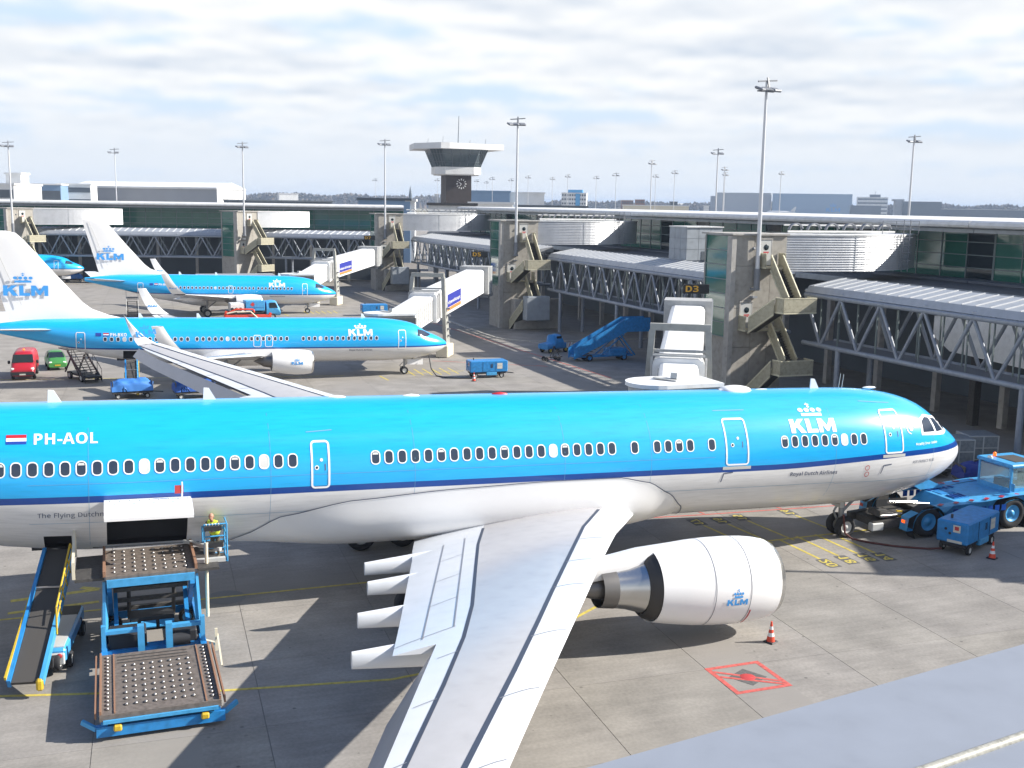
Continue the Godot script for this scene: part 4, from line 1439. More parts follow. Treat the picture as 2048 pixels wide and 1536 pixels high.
func markings() -> void:
	var b := B.new()
	# red square with crossed bars, hydrant lid at its middle
	var t := thing("hydrant_marking", "red painted square with crossed bars around a red hydrant lid", "ground marking", Vector3(-20.0, 0, 13.1))
	var R := Basis(Vector3.UP, 0.0)
	for k in 4:
		var a := Vector3([-1.0, 1.0, 1.0, -1.0][k] * 0.99, 0.006, [-1.0, -1.0, 1.0, 1.0][k] * 0.99)
		var k2 := (k + 1) % 4
		var c := Vector3([-1.0, 1.0, 1.0, -1.0][k2] * 0.99, 0.006, [-1.0, -1.0, 1.0, 1.0][k2] * 0.99)
		var d := (c - a).normalized()
		line_b(b, Vector2(a.x, a.z) - Vector2(d.x, d.z) * 0.09, Vector2(c.x, c.z) + Vector2(d.x, d.z) * -0.09, 0.18, 0.006)
	obj("square_border", b, M.red_line, t)
	b = B.new()
	line_b(b, Vector2(-0.9, -0.72), Vector2(0.9, 0.62), 0.13, 0.009)
	line_b(b, Vector2(-0.9, -0.3), Vector2(0.9, 0.86), 0.13, 0.0095)
	obj("cross_bar", b, M.red_line, t)
	b = B.new()
	b.box(Vector3(0, 0.004, 0), Vector3(0.95, 0.007, 0.95), Basis(Vector3.UP, 0.5))
	obj("dark_square", b, M.dark_patch, t)
	b = B.new()
	b.lathe(Vector3(0, 0.008, 0), Vector3.UP, PackedVector2Array([Vector2(0.012, 0.001), Vector2(0.012, 0.24), Vector2(0.0, 0.27)]), 20)
	obj("hydrant_lid", b, M.sticker_red, t)
	# stop lines with numbers on dark plates
	var rows := [["20", -9.98, 0.3, 3.0], ["18", -8.87, 0.05, 2.85], ["16", -7.8, 0.1, 2.85], ["14", -6.93, 0.9, 3.0]]
	for q in rows:
		t = thing("stop_line", ["yellow stop line with plate 20, farthest aft on the terrace side of the nose wheel", "yellow stop line with plate 18, second from aft on the terrace side", "yellow stop line with plate 16, third from aft on the terrace side", "yellow stop line with plate 14, foremost on the terrace side of the nose wheel"][rows.find(q)], "ground marking", Vector3(q[1], 0, 0), 0.0, "stop lines on the terrace side of the nose wheel")
		b = B.new()
		line_b(b, Vector2(0, q[2] - 0.4), Vector2(0.1, q[3]), 0.15, 0.006)
		obj("line", b, M.yellow_line, t)
		b = B.new()
		b.box(Vector3(0.12, 0.003, q[3] + 0.62), Vector3(0.62, 0.006, 1.2))
		obj("plate", b, M.dark_patch, t)
		stick(fit(text_tris(q[0], 1.0, true), Vector2.ZERO, Vector2(1.0, 0.5)), plane_map(Vector3(0.37, 0.009, q[3] + 0.12), Vector3(0, 0, 1), Vector3(-1, 0, 0)), "numeral", M.yellow_line, t, 9.0)
	rows = [["17", -12.3, -3.3, 0.1], ["16", -11.0, -3.2, 0.3], ["15", -9.7, -3.4, 0.2], ["14", -6.75, -3.5, 0.1]]
	var lab := ["farthest aft", "second from aft", "third from aft", "foremost"]
	var n := 0
	for q in rows:
		t = thing("far_stop_line", "yellow line under the nose with its number plate on the far side, %s" % lab[n], "ground marking", Vector3(q[1], 0, 0), 0.0, "stop lines on the far side of the nose wheel")
		n += 1
		b = B.new()
		line_b(b, Vector2(0, q[2]), Vector2(0.35, q[3]), 0.13, 0.006)
		obj("line", b, M.yellow_line, t)
		b = B.new()
		b.box(Vector3(-0.05, 0.003, q[2] - 0.65), Vector3(0.7, 0.006, 1.1))
		obj("plate", b, M.dark_patch, t)
		stick(fit(text_tris(q[0], 1.0, true), Vector2.ZERO, Vector2(0.9, 0.5)), plane_map(Vector3(-0.3, 0.009, q[2] - 0.2), Vector3(0, 0, -1), Vector3(1, 0, 0)), "numeral", M.yellow_line, t, 9.0)
	b = B.new()
	line_b(b, Vector2(-62, -0.4), Vector2(-14.0, -0.05), 0.15, 0.007)
	line_b(b, Vector2(-14.0, -0.05), Vector2(-3.0, -0.2), 0.15, 0.007)
	tag(obj("lead_in_line", b, M.yellow_line), "yellow lead-in line running under the near airliner", "ground marking")
	b = B.new()
	var arc := [Vector2(-46, 6.2), Vector2(-43.7, 6.85), Vector2(-40, 7.8), Vector2(-37, 8.62), Vector2(-34, 9.1), Vector2(-31.6, 9.5), Vector2(-28, 9.0), Vector2(-24.9, 7.2), Vector2(-22.2, 5.4), Vector2(-18, 2.6), Vector2(-14, 0.4)]
	for i in arc.size() - 1:
		line_b(b, arc[i], arc[i + 1], 0.15, 0.006 + (i % 2) * 0.001)
	tag(obj("curved_guide_line", b, M.yellow_line), "yellow curved guide line passing beneath the near wing", "ground marking")
	b = B.new()
	line_b(b, Vector2(-44.2, -2.3), Vector2(-40.9, -2.7), 0.3, 0.006)
	line_b(b, Vector2(-41.6, -3.1), Vector2(-40.9, -2.7), 0.3, 0.0075)
	line_b(b, Vector2(-44.2, -0.9), Vector2(-40.9, -1.2), 0.25, 0.006)
	tag(obj("arrow_marking", b, M.yellow_line), "yellow arrow marking in shade beside the belt loader", "ground marking")
	b = B.new()
	line_b(b, Vector2(-24, -6.4), Vector2(-11.5, -5.07), 0.12, 0.006)
	line_b(b, Vector2(-11.5, -5.07), Vector2(0.5, -4.2), 0.12, 0.006)
	tag(obj("red_clearance_line", b, M.red_line), "long thin red line beyond the near airliner's belly", "ground marking")
	b = B.new()
	line_b(b, Vector2(-12.2, -9.0), Vector2(-11.2, -5.2), 0.12, 0.008)
	tag(obj("red_branch_line", b, M.red_line), "red line branching off the clearance line, nearer the wing", "ground marking")
	b = B.new()
	line_b(b, Vector2(-7.9, -8.6), Vector2(-6.7, -4.85), 0.12, 0.008)
	tag(obj("red_branch_line", b, M.red_line), "red line branching off the clearance line, nearer the nose wheel", "ground marking")
	b = B.new()
	b.lathe(Vector3(-36.1, 0.002, -0.15), Vector3.UP, PackedVector2Array([Vector2(0.004, 0.001), Vector2(0.004, 0.8)]), 24)
	tag(obj("pavement_patch", b, M.stain), "round grey repair patch in shade under the near airliner", "ground marking")
	# gate markings of the two narrow-bodies
	for g in [[-55.3, 0], [-113.5, 1]]:
		var z0: float = g[0]
		t = thing("gate_lines", ["set of yellow stop lines by the nose wheel of the nearer narrow-body", "set of yellow stop lines by the nose wheel of the farther narrow-body"][g[1]], "ground marking")
		for k in 6:
			b = B.new()
			var x: float = -13.6 + k * 0.85
			line_b(b, Vector2(x, z0 - 2.7), Vector2(x - 0.1, z0 + 1.3), 0.14, 0.006)
			obj("line", b, M.yellow_line, t)
		b = B.new()
		line_b(b, Vector2(-16.9, z0 + 0.6), Vector2(-16.7, z0 + 3.3), 0.16, 0.006)
		line_b(b, Vector2(-14.5, z0 - 0.2), Vector2(-8.4, z0 - 0.4), 0.14, 0.008)
		obj("line", b, M.yellow_line, t)
	b = B.new()
	line_b(b, Vector2(0.2, -100), Vector2(3.5, -48), 0.16, 0.006)
	tag(obj("red_edge_line", b, M.red_line), "red edge line on the paving in front of the pier", "ground marking")
	b = B.new()
	line_b(b, Vector2(-9.5, -63), Vector2(0.5, -56.4), 0.14, 0.0065)
	line_b(b, Vector2(0.5, -56.4), Vector2(-0.3, -57.4), 0.14, 0.0085)
	tag(obj("red_tick_line", b, M.red_line), "thin red line with a tick across the paving before the blue stairs", "ground marking")
	b = B.new()
	line_b(b, Vector2(-80, -66.5), Vector2(-20, -55.6), 0.15, 0.006)
	tag(obj("pale_lane_line", b, M.yellow_line), "faint yellow lane line leading in to the nearer narrow-body", "ground marking")
	# kerb round the island below the D5 tower
	b = B.new()
	var kp := [Vector2(3.2, -120), Vector2(3.1, -96), Vector2(2.95, -84), Vector2(3.1, -79.5), Vector2(3.8, -77.2), Vector2(5.8, -75.2), Vector2(9.5, -74.4), Vector2(22, -74.0)]
	for i in kp.size() - 1:
		b.bar(Vector3(kp[i].x, 0.06, kp[i].y), Vector3(kp[i + 1].x, 0.06, kp[i + 1].y), 0.3, 0.14)
	tag(obj("kerb", b, M.tower_shade), "", "", "", "structure")

# ---------------------------------------------------------------- ground equipment
func road_wheel(t: Node, x: float, y: float, z: float, r: float, w: float, rim: Material) -> void:
	wheel(t, Vector3(x, y, z), r, w, rim)

func cone(at: Vector3, label: String) -> void:
	var t := thing("traffic_cone", label, "traffic cone", at, 0.4, "traffic cones on the apron")
	var b := B.new()
	b.cham(Vector3(0, 0.025, 0), Vector3(0.42, 0.05, 0.42), 0.03)
	obj("base", b, M.black_frame, t)
	var pr := [[0.05, 0.16], [0.24, 0.125], [0.38, 0.098], [0.5, 0.075], [0.62, 0.054], [0.8, 0.03]]
	for i in 5:
		b = B.new()
		b.lathe(Vector3.ZERO, Vector3.UP, PackedVector2Array([Vector2(pr[i][0], pr[i][1]), Vector2(pr[i + 1][0], pr[i + 1][1])]), 18)
		if i == 4:
			b.lathe(Vector3.ZERO, Vector3.UP, PackedVector2Array([Vector2(0.8, 0.03), Vector2(0.805, 0.001)]), 18)
		obj("band", b, M.orange_red if i % 2 == 0 else M.clock_white, t)

func power_unit(label: String, at: Vector3, turn: float) -> void:
	# ground power unit: a tall blue box on a low trailer
	var t := thing("ground_power_unit", label, "generator", at, turn, "blue ground power units")
	var b := B.new()
	b.cham(Vector3(0, 1.08, 0), Vector3(3.6, 1.05, 1.5), 0.07)
	var body := obj("housing", b, M.equip_blue, t)
	b = B.new()
	for x in [-0.6, 0.65]:
		b.box(Vector3(x, 1.08, 0.755), Vector3(0.015, 0.86, 0.02))
		b.box(Vector3(x, 1.08, -0.755), Vector3(0.015, 0.86, 0.02))
	obj("door_gap", b, M.black_frame, body)
	b = B.new()
	for k in 5:
		b.box(Vector3(0.25, 1.0 + 0.07 * k, 0.757), Vector3(0.22, 0.035, 0.02))
	obj("louvre", b, M.black_frame, body)
	b = B.new()
	b.box(Vector3(1.02, 1.12, 0.757), Vector3(0.5, 0.52, 0.012))
	obj("notice_plate", b, M.sticker_pale, body)
	b = B.new()
	b.box(Vector3(1.02, 1.16, 0.766), Vector3(0.36, 0.12, 0.006))
	obj("notice_print", b, M.pale_grey, body)
	b = B.new()
	b.box(Vector3(-1.806, 1.28, 0.22), Vector3(0.012, 0.34, 0.34))
	obj("warning_sticker", b, M.sticker_pale, body)
	b = B.new()
	b.box(Vector3(-1.815, 1.3, 0.22), Vector3(0.006, 0.18, 0.2))
	obj("sticker_mark", b, M.sticker_red, body)
	b = B.new()
	b.box(Vector3(-1.806, 0.66, 0.15), Vector3(0.012, 0.12, 0.7))
	obj("number_plate", b, M.sticker_pale, body)
	for q in [[1.3, -0.3], [1.12, -0.1]]:
		b = B.new()
		b.lathe(Vector3(-1.802, q[0] - 0.1, q[1]), Vector3(-1, 0, 0), PackedVector2Array([Vector2(0.0, 0.07), Vector2(0.02, 0.06), Vector2(0.02, 0.001)]), 10)
		obj("lamp", b, M.black_frame, body)
	b = B.new()
	b.box(Vector3(0, 0.47, 0), Vector3(3.3, 0.16, 1.2))
	for x in [-1.25, 1.25]:
		b.box(Vector3(x, 0.3, 0), Vector3(0.12, 0.12, 1.3))
	b.bar(Vector3(1.7, 0.42, 0), Vector3(2.6, 0.3, 0), 0.1, 0.08)
	obj("chassis", b, M.black_frame, t)
	b = B.new()
	b.cham(Vector3(0.25, 0.42, 0.62), Vector3(1.0, 0.34, 0.24), 0.05)
	obj("fuel_tank", b, M.equip_light, t)
	for x in [-1.25, 1.25]:
		for z in [-0.62, 0.62]:
			road_wheel(t, x, 0.24, z, 0.24, 0.18, M.pale_grey)
	b = B.new()
	b.tube(Vector3(-1.2, 1.58, -0.3), Vector3(-1.2, 1.78, -0.3), 0.06, 0.06, 10)
	obj("exhaust_pipe", b, M.dark_steel, t)

func pushback_tug() -> void:
	var t := thing("pushback_tractor", "low blue towbarless tractor gripping the near airliner's nose gear", "tow tractor", Vector3(0, 0, 0))
	var r := 0.78
	for s in [1.0, -1.0]:
		# side beam with two arched wheel openings
		var p := PackedVector2Array([Vector2(5.1, 0.55), Vector2(5.1, 1.75), Vector2(2.6, 1.72), Vector2(0.5, 1.55), Vector2(-1.8, 1.5), Vector2(-3.2, 1.42), Vector2(-4.0, 1.1), Vector2(-4.1, 0.45), Vector2(-3.75, 0.45)])
		for k in 11:
			var a := PI - PI * k / 10.0
			p.append(Vector2(-2.75 + cos(a) * 0.95, 0.6 + sin(a) * 0.86))
		p.append(Vector2(-1.75, 0.5))
		p.append(Vector2(1.5, 0.5))
		for k in 11:
			var a := PI - PI * k / 10.0
			p.append(Vector2(2.5 + cos(a) * 0.97, 0.62 + sin(a) * 0.9))
		p.append(Vector2(3.55, 0.55))
		var b := B.new()
		b.extr(p, Vector3(0, 0, s * 1.85), Vector3(1, 0, 0), Vector3(0, 1, 0), Vector3(0, 0, -s * 0.55))
		var sb := obj("side_beam", b, M.equip_light, t)
		b = B.new()
		for x in [-2.75, 2.5]:
			b.lathe(Vector3(x, 0.62, s * 1.28), Vector3(0, 0, s), PackedVector2Array([Vector2(0, 0.99), Vector2(0.58, 0.99)]), 24)
			b.box(Vector3(x, 0.75, s * 1.0), Vector3(1.9, 1.0, 0.04))
		obj("wheel_arch", b, M.black_frame, sb)
		for k in 7:
			b = B.new()
			b.box(Vector3(-1.2 + 0.42 * k + (0.5 if k > 2 else 0.0), 1.18, s * 1.853), Vector3(0.28, 0.3, 0.014))
			obj("side_vent", b, M.navy, sb)
		for x in [-2.75, 2.5]:
			road_wheel(t, x, r, s * 1.6, r, 0.46, M.equip_light)
		b = B.new()
		for k in 7:
			var x := -2.9 + k * 0.95
			var y: float = 1.46 + 0.26 * clampf((x + 3.2) / 7.0, 0, 1) + (0.035 if x > 0.4 else 0.05)
			b.box(Vector3(x, y, s * 1.62), Vector3(0.34, 0.012, 0.2), Basis(Vector3.UP, 0.5 * s) * Basis(Vector3(0, 0, 1), 0.05))
		obj("hazard_dash", b, M.van_red, sb)
		b = B.new()
		b.box(Vector3(-4.13, 0.9, s * 1.6), Vector3(0.05, 0.14, 0.2))
		obj("tail_lamp", b, M.beacon if s > 0 else M.orange_red, sb)
	var b := B.new()
	# deck sloping up towards the cab, dropping to the cradle
	var dp := PackedVector2Array([Vector2(5.1, 0.6), Vector2(5.1, 1.7), Vector2(2.4, 1.68), Vector2(0.5, 1.52), Vector2(-0.6, 1.48), Vector2(-1.3, 1.0), Vector2(-1.3, 0.5)])
	b.extr(dp, Vector3(0, 0, -1.3), Vector3(1, 0, 0), Vector3(0, 1, 0), Vector3(0, 0, 2.6))
	var deck := obj("deck", b, M.equip_light, t)
	for q in [[0.1, -0.5, 0.9, 0.7], [0.1, 0.45, 0.9, 0.7], [1.0, -0.95, 0.5, 0.4]]:
		b = B.new()
		b.box(Vector3(q[0], 1.52 + q[0] * 0.02, q[1]), Vector3(q[2], 0.03, q[3]), Basis(Vector3(0, 0, 1), 0.05))
		obj("deck_hatch", b, M.equip_blue, deck)
	b = B.new()
	for k in 4:
		b.box(Vector3(-0.25 + 0.22 * k, 1.545 + 0.012 * k, 0.42), Vector3(0.1, 0.02, 0.6))
	for k in 5:
		b.box(Vector3(-0.4 + 0.35 * k, 1.515 + 0.02 * k, -1.05), Vector3(0.16, 0.02, 0.34), Basis(Vector3.UP, 0.4))
	obj("grating", b, M.navy, deck)
	# far arm covers standing higher over the cradle
	b = B.new()
	b.extr(PackedVector2Array([Vector2(-5.6, 1.72), Vector2(-5.3, 1.86), Vector2(-3.4, 2.12), Vector2(-0.6, 2.15), Vector2(0.6, 1.58), Vector2(-0.9, 1.55), Vector2(-1.5, 1.9), Vector2(-4.8, 1.74)]), Vector3(0, 0, -2.1), Vector3(1, 0, 0), Vector3(0, 1, 0), Vector3(0, 0, 1.0))
	var cov := obj("arm_cover", b, M.equip_light, t)
	b = B.new()
	for k in 5:
		b.box(Vector3(-3.2 + 0.42 * k, 2.155, -1.5), Vector3(0.13, 0.02, 0.5), Basis(Vector3.UP, -0.3))
	b.box(Vector3(-4.6, 1.98, -1.55), Vector3(0.3, 0.02, 0.4), Basis(Vector3(0, 0, 1), 0.14))
	obj("hazard_dash", b, M.van_red, cov)
	b = B.new()
	for q in [[-5.2, -1.7], [-3.9, -1.8], [-2.0, -1.7]]:
		b.box(Vector3(q[0], 1.3, q[1]), Vector3(0.16, 1.0, 0.16))
	b.box(Vector3(-3.4, 1.45, -1.5), Vector3(1.5, 0.7, 0.3))
	obj("cover_post", b, M.dark_steel, t)
	# cradle machinery round the nose wheels
	b = B.new()
	for z in [-1.1, 1.05]:
		b.bar(Vector3(-1.2, 0.75, z), Vector3(-5.4, 0.6, z * 0.85), 0.28, 0.4)
	b.box(Vector3(-1.9, 0.8, 0), Vector3(1.0, 0.6, 1.9))
	b.box(Vector3(-3.0, 0.72, 0), Vector3(0.9, 0.35, 1.7))
	b.box(Vector3(-4.4, 1.0, 0.35), Vector3(1.0, 0.3, 0.9), Basis(Vector3(0, 0, 1), -0.2))
	b.box(Vector3(-4.9, 0.62, 0.1), Vector3(0.5, 0.35, 1.5))
	obj("cradle", b, M.dark_steel, t)
	b = B.new()
	b.tube(Vector3(-1.7, 1.3, 0.5), Vector3(-4.0, 1.62, 0.75), 0.06)
	b.tube(Vector3(-1.7, 1.15, -0.4), Vector3(-3.6, 1.35, -0.2), 0.09)
	b.tube(Vector3(-2.6, 0.95, 0.8), Vector3(-5.0, 1.05, 0.95), 0.08)
	obj("hydraulic_ram", b, M.bare_metal, t)
	b = B.new()
	b.box(Vector3(-3.3, 1.12, 0.95), Vector3(1.5, 0.07, 0.1), Basis(Vector3(0, 0, 1), -0.16))
	b.box(Vector3(-3.3, 0.86, 0.98), Vector3(1.2, 0.06, 0.1), Basis(Vector3(0, 0, 1), -0.16))
	b.box(Vector3(-2.72, 0.9, 0.98), Vector3(0.08, 0.34, 0.1))
	obj("gate_frame", b, M.safety_yellow, t)
	b = B.new()
	b.cham(Vector3(-5.2, 0.55, 0.95), Vector3(0.7, 0.4, 0.35), 0.05)
	obj("gripper", b, M.pale_grey, t)
	# glazed cab
	var x0 := 2.75
	var x1 := 4.85
	var z0 := -0.95
	var z1 := 1.25
	var yb := 1.66
	var yt := 2.98
	b = B.new()
	for x in [x0, x1]:
		for z in [z0, z1]:
			b.bar(Vector3(x, yb, z), Vector3(x, yt, z), 0.09, 0.09)
	for z in [z0, z1]:
		b.bar(Vector3(x0, yb + 0.12, z), Vector3(x1, yb + 0.12, z), 0.08, 0.26)
	for x in [x0, x1]:
		b.bar(Vector3(x, yb + 0.12, z0), Vector3(x, yb + 0.12, z1), 0.08, 0.26)
	var cab := obj("cab_frame", b, M.equip_light, t)
	b = B.new()
	b.cham(Vector3((x0 + x1) * 0.5, yt + 0.09, (z0 + z1) * 0.5), Vector3(x1 - x0 + 0.3, 0.2, z1 - z0 + 0.3), 0.06)
	var roof := obj("cab_roof", b, M.equip_light, t)
	b = B.new()
	b.box(Vector3(3.9, yt + 0.2, 0.2), Vector3(1.2, 0.03, 1.4))
	obj("roof_hatch", b, M.belt_rubber, roof)
	b = B.new()
	b.lathe(Vector3(3.35, yt + 0.2, -0.6), Vector3.UP, PackedVector2Array([Vector2(0, 0.09), Vector2(0.16, 0.085), Vector2(0.22, 0.03), Vector2(0.22, 0.001)]), 14)
	obj("beacon", b, M.beacon, roof)
	b = B.new()
	b.lathe(Vector3(2.75, yt + 0.22, -0.3), Vector3(-1, 0, 0), PackedVector2Array([Vector2(-0.15, 0.001), Vector2(-0.12, 0.1), Vector2(0.05, 0.13), Vector2(0.06, 0.001)]), 14)
	obj("work_lamp", b, M.lamp_glass, roof)
	for q in [[Vector3((x0 + x1) * 0.5, 2.33, z1), Vector3(x1 - x0 - 0.1, 1.08, 0.014)], [Vector3((x0 + x1) * 0.5, 2.33, z0), Vector3(x1 - x0 - 0.1, 1.08, 0.014)], [Vector3(x0, 2.33, 0.15), Vector3(0.014, 1.08, z1 - z0 - 0.1)], [Vector3(x1, 2.33, 0.15), Vector3(0.014, 1.08, z1 - z0 - 0.1)]]:
		b = B.new()
		b.box(q[0], q[1])
		obj("window_pane", b, M.clear_pane, cab)
	b = B.new()
	b.cham(Vector3(3.9, 1.95, 0.5), Vector3(0.5, 0.2, 0.55), 0.06)
	b.cham(Vector3(4.15, 2.25, 0.5), Vector3(0.14, 0.6, 0.5), 0.06)
	obj("seat", b, M.dark_cloth, cab)
	b = B.new()
	b.box(Vector3(3.1, 2.0, 0.4), Vector3(0.35, 0.5, 1.0))
	obj("console", b, M.black_frame, cab)
	b = B.new()
	b.cham(Vector3(2.6, 2.05, 1.55), Vector3(0.1, 0.42, 0.24), 0.04)
	b.bar(Vector3(2.75, 2.2, 1.28), Vector3(2.62, 2.15, 1.5), 0.04, 0.04)
	obj("wing_mirror", b, M.equip_light, cab)

func cargo_loader() -> void:
	# scissor-lift container loader: bridge at the door sill, main platform down at the rear
	var t := thing("cargo_loader", "blue scissor-lift cargo loader with ball-mat platforms at the open hold door", "cargo loader", Vector3(-39.05, 0, 0))
	var b := B.new()
	for s in [-1.0, 1.0]:
		b.box(Vector3(s * 1.62, 0.55, 6.2), Vector3(0.2, 0.34, 9.6))
	b.box(Vector3(0, 0.45, 1.6), Vector3(3.3, 0.3, 0.4))
	b.box(Vector3(0, 0.3, 10.95), Vector3(3.7, 0.32, 0.22))
	b.box(Vector3(0, 0.5, 5.4), Vector3(3.2, 0.2, 0.5))
	obj("chassis", b, M.equip_blue, t)
	b = B.new()
	b.cham(Vector3(-0.85, 0.75, 5.0), Vector3(1.25, 0.7, 1.0), 0.05)
	b.cham(Vector3(0.95, 0.72, 5.0), Vector3(1.0, 0.6, 1.0), 0.05)
	b.box(Vector3(0, 0.95, 3.9), Vector3(1.5, 0.5, 0.8))
	b.tube(Vector3(0.4, 0.8, 5.6), Vector3(1.2, 0.8, 5.6), 0.25, 0.25, 12)
	obj("power_pack", b, M.black_frame, t)
	for q in [[-0.42, 5.75, 0.5, 2.0], [0.5, 5.75, 0.5, 2.0]]:
		b = B.new()
		b.box(Vector3(q[0], 0.95, q[1]), Vector3(0.22, 1.05, 0.3))
		obj("lift_column", b, M.equip_light, t)
	b = B.new()
	b.box(Vector3(-1.05, 1.32, 5.7), Vector3(1.15, 0.12, 0.22))
	b.box(Vector3(1.1, 1.32, 5.7), Vector3(1.1, 0.12, 0.22))
	b.box(Vector3(-1.62, 0.95, 5.8), Vector3(0.14, 1.3, 0.2))
	b.box(Vector3(1.62, 0.95, 5.8), Vector3(0.14, 1.3, 0.2))
	obj("cross_frame", b, M.equip_light, t)
	# front scissor legs under the bridge
	for s in [-1.0, 1.0]:
		b = B.new()
		b.bar(Vector3(s * 1.38, 0.6, 1.9), Vector3(s * 1.38, 2.65, 4.9), 0.16, 0.34)
		obj("scissor_arm", b, M.equip_blue, t)
		b = B.new()
		b.bar(Vector3(s * 1.2, 0.6, 4.9), Vector3(s * 1.2, 2.65, 1.9), 0.14, 0.34)
		obj("scissor_arm", b, M.equip_blue, t)
		b = B.new()
		b.bar(Vector3(s * 1.58, 0.6, 5.0), Vector3(s * 1.5, 2.75, 4.55), 0.1, 0.5)
		obj("side_plate", b, M.equip_light, t)
	b = B.new()
	for q in [[1.0, 2.6], [1.6, 3.4], [2.2, 4.0]]:
		b.box(Vector3(0, q[0], q[1]), Vector3(2.5, 0.14, 0.16))
	for x in [-0.75, 0.8]:
		b.tube(Vector3(x, 0.6, 2.6), Vector3(x, 2.4, 3.9), 0.07, 0.07, 8)
	obj("cross_tie", b, M.dark_steel, t)
	b = B.new()
	for k in 3:
		b.box(Vector3(-0.75 + 0.62 * k, 1.0, 4.52), Vector3(0.5, 0.05, 0.35), Basis(Vector3(1, 0, 0), 0.3))
	obj("step_plate", b, M.equip_light, t)
	# bridge platform
	b = B.new()
	b.box(Vector3(0, 2.95, 3.55), Vector3(2.95, 0.22, 3.1))
	var br := obj("bridge_platform", b, M.deck_steel, t)
	b = B.new()
	b.box(Vector3(0, 2.84, 5.16), Vector3(2.9, 0.26, 0.1))
	obj("bridge_edge", b, M.equip_light, br)
	for s in [-1.0, 1.0]:
		b = B.new()
		b.box(Vector3(s * 1.52, 3.14, 3.5), Vector3(0.09, 0.2, 3.0))
		obj("side_guide", b, M.rail_rust, br)
	balls(br, Vector3(-1.2, 3.065, 2.35), 8, 6, 0.34, 0.46)
	b = B.new()
	b.box(Vector3(-2.0, 2.95, 3.6), Vector3(0.95, 0.1, 2.6))
	obj("walkway", b, M.dark_steel, br)
	b = B.new()
	b.box(Vector3(1.95, 2.95, 3.6), Vector3(0.75, 0.1, 2.6))
	obj("walkway", b, M.dark_steel, br)
	b = B.new()
	b.bar(Vector3(-2.5, 3.0, 2.2), Vector3(-2.5, 4.05, 2.2), 0.1, 0.1)
	b.bar(Vector3(-2.5, 3.0, 4.8), Vector3(-2.5, 3.6, 4.8), 0.1, 0.1)
	b.bar(Vector3(-2.5, 4.0, 2.2), Vector3(-2.5, 3.55, 4.8), 0.09, 0.09)
	obj("folding_rail", b, M.cream, br)
	b = B.new()
	b.bar(Vector3(1.3, 3.2, 2.1), Vector3(2.5, 3.2, 3.5), 0.12, 0.12)
	b.bar(Vector3(1.6, 3.05, 4.2), Vector3(2.6, 3.05, 4.2), 0.2, 0.14)
	obj("bumper_arm", b, M.pale_grey, br)
	# operator's cage at the side
	b = B.new()
	var cx := 2.35
	for x in [1.95, 2.75]:
		for z in [2.3, 3.3]:
			b.tube(Vector3(x, 2.65, z), Vector3(x, 4.12, z), 0.035, 0.035, 6)
	for y in [2.68, 3.2, 3.65, 4.1]:
		for z in [2.3, 3.3]:
			b.tube(Vector3(1.95, y, z), Vector3(2.75, y, z), 0.03, 0.03, 6)
		b.tube(Vector3(2.75, y, 2.3), Vector3(2.75, y, 3.3), 0.03, 0.03, 6)
	obj("cage_rail", b, M.equip_light, t)
	b = B.new()
	b.box(Vector3(cx, 2.66, 2.8), Vector3(0.85, 0.06, 1.05))
	obj("cage_floor", b, M.dark_steel, t)
	b = B.new()
	b.box(Vector3(2.25, 4.0, 3.36), Vector3(0.62, 0.16, 0.3))
	b.box(Vector3(2.35, 3.35, 3.36), Vector3(0.5, 0.2, 0.16))
	obj("control_desk", b, M.black_frame, t)
	b = B.new()
	for k in 5:
		b.tube(Vector3(2.02 + 0.11 * k, 4.07, 3.36), Vector3(2.02 + 0.11 * k, 4.16, 3.4), 0.02, 0.025, 6)
	obj("control_knob", b, M.lamp_glass, t)
	b = B.new()
	b.tube(Vector3(1.93, 3.75, 4.35), Vector3(1.9, 1.05, 4.5), 0.06, 0.06, 8)
	obj("guide_pole", b, M.cream, t)
	b = B.new()
	b.box(Vector3(2.05, 0.75, 6.0), Vector3(0.1, 0.8, 0.08))
	b.bar(Vector3(1.65, 0.6, 5.6), Vector3(2.1, 0.55, 5.95), 0.1, 0.1)
	b.bar(Vector3(2.1, 0.9, 5.9), Vector3(2.1, 0.35, 7.4), 0.06, 0.06)
	obj("side_stabiliser", b, M.cream, t)
	# main platform, down
	b = B.new()
	b.box(Vector3(0, 0.72, 8.75), Vector3(3.5, 0.2, 4.6))
	var mp := obj("main_platform", b, M.deck_steel, t)
	b = B.new()
	for s in [-1.0, 1.0]:
		b.box(Vector3(s * 1.32, 0.835, 8.75), Vector3(0.045, 0.04, 4.5))
		b.box(Vector3(s * 1.72, 0.86, 8.75), Vector3(0.06, 0.14, 4.5))
		b.box(Vector3(s * 1.86, 0.78, 8.75), Vector3(0.05, 0.2, 4.4))
	obj("side_guide", b, M.rail_rust, mp)
	b = B.new()
	for z in [6.75, 7.0, 7.25]:
		b.box(Vector3(-0.1, 0.828, z), Vector3(2.2, 0.02, 0.05))
	obj("roller_slot", b, M.dark_steel, mp)
	balls(mp, Vector3(-0.98, 0.826, 7.55), 8, 8, 0.28, 0.42)
	balls(mp, Vector3(-1.52, 0.826, 6.75), 1, 15, 0.2, 0.28)
	balls(mp, Vector3(1.52, 0.826, 6.75), 1, 15, 0.2, 0.28)
	b = B.new()
	b.box(Vector3(0, 0.62, 11.1), Vector3(3.3, 0.1, 0.08))
	obj("rear_strip", b, M.equip_light, mp)
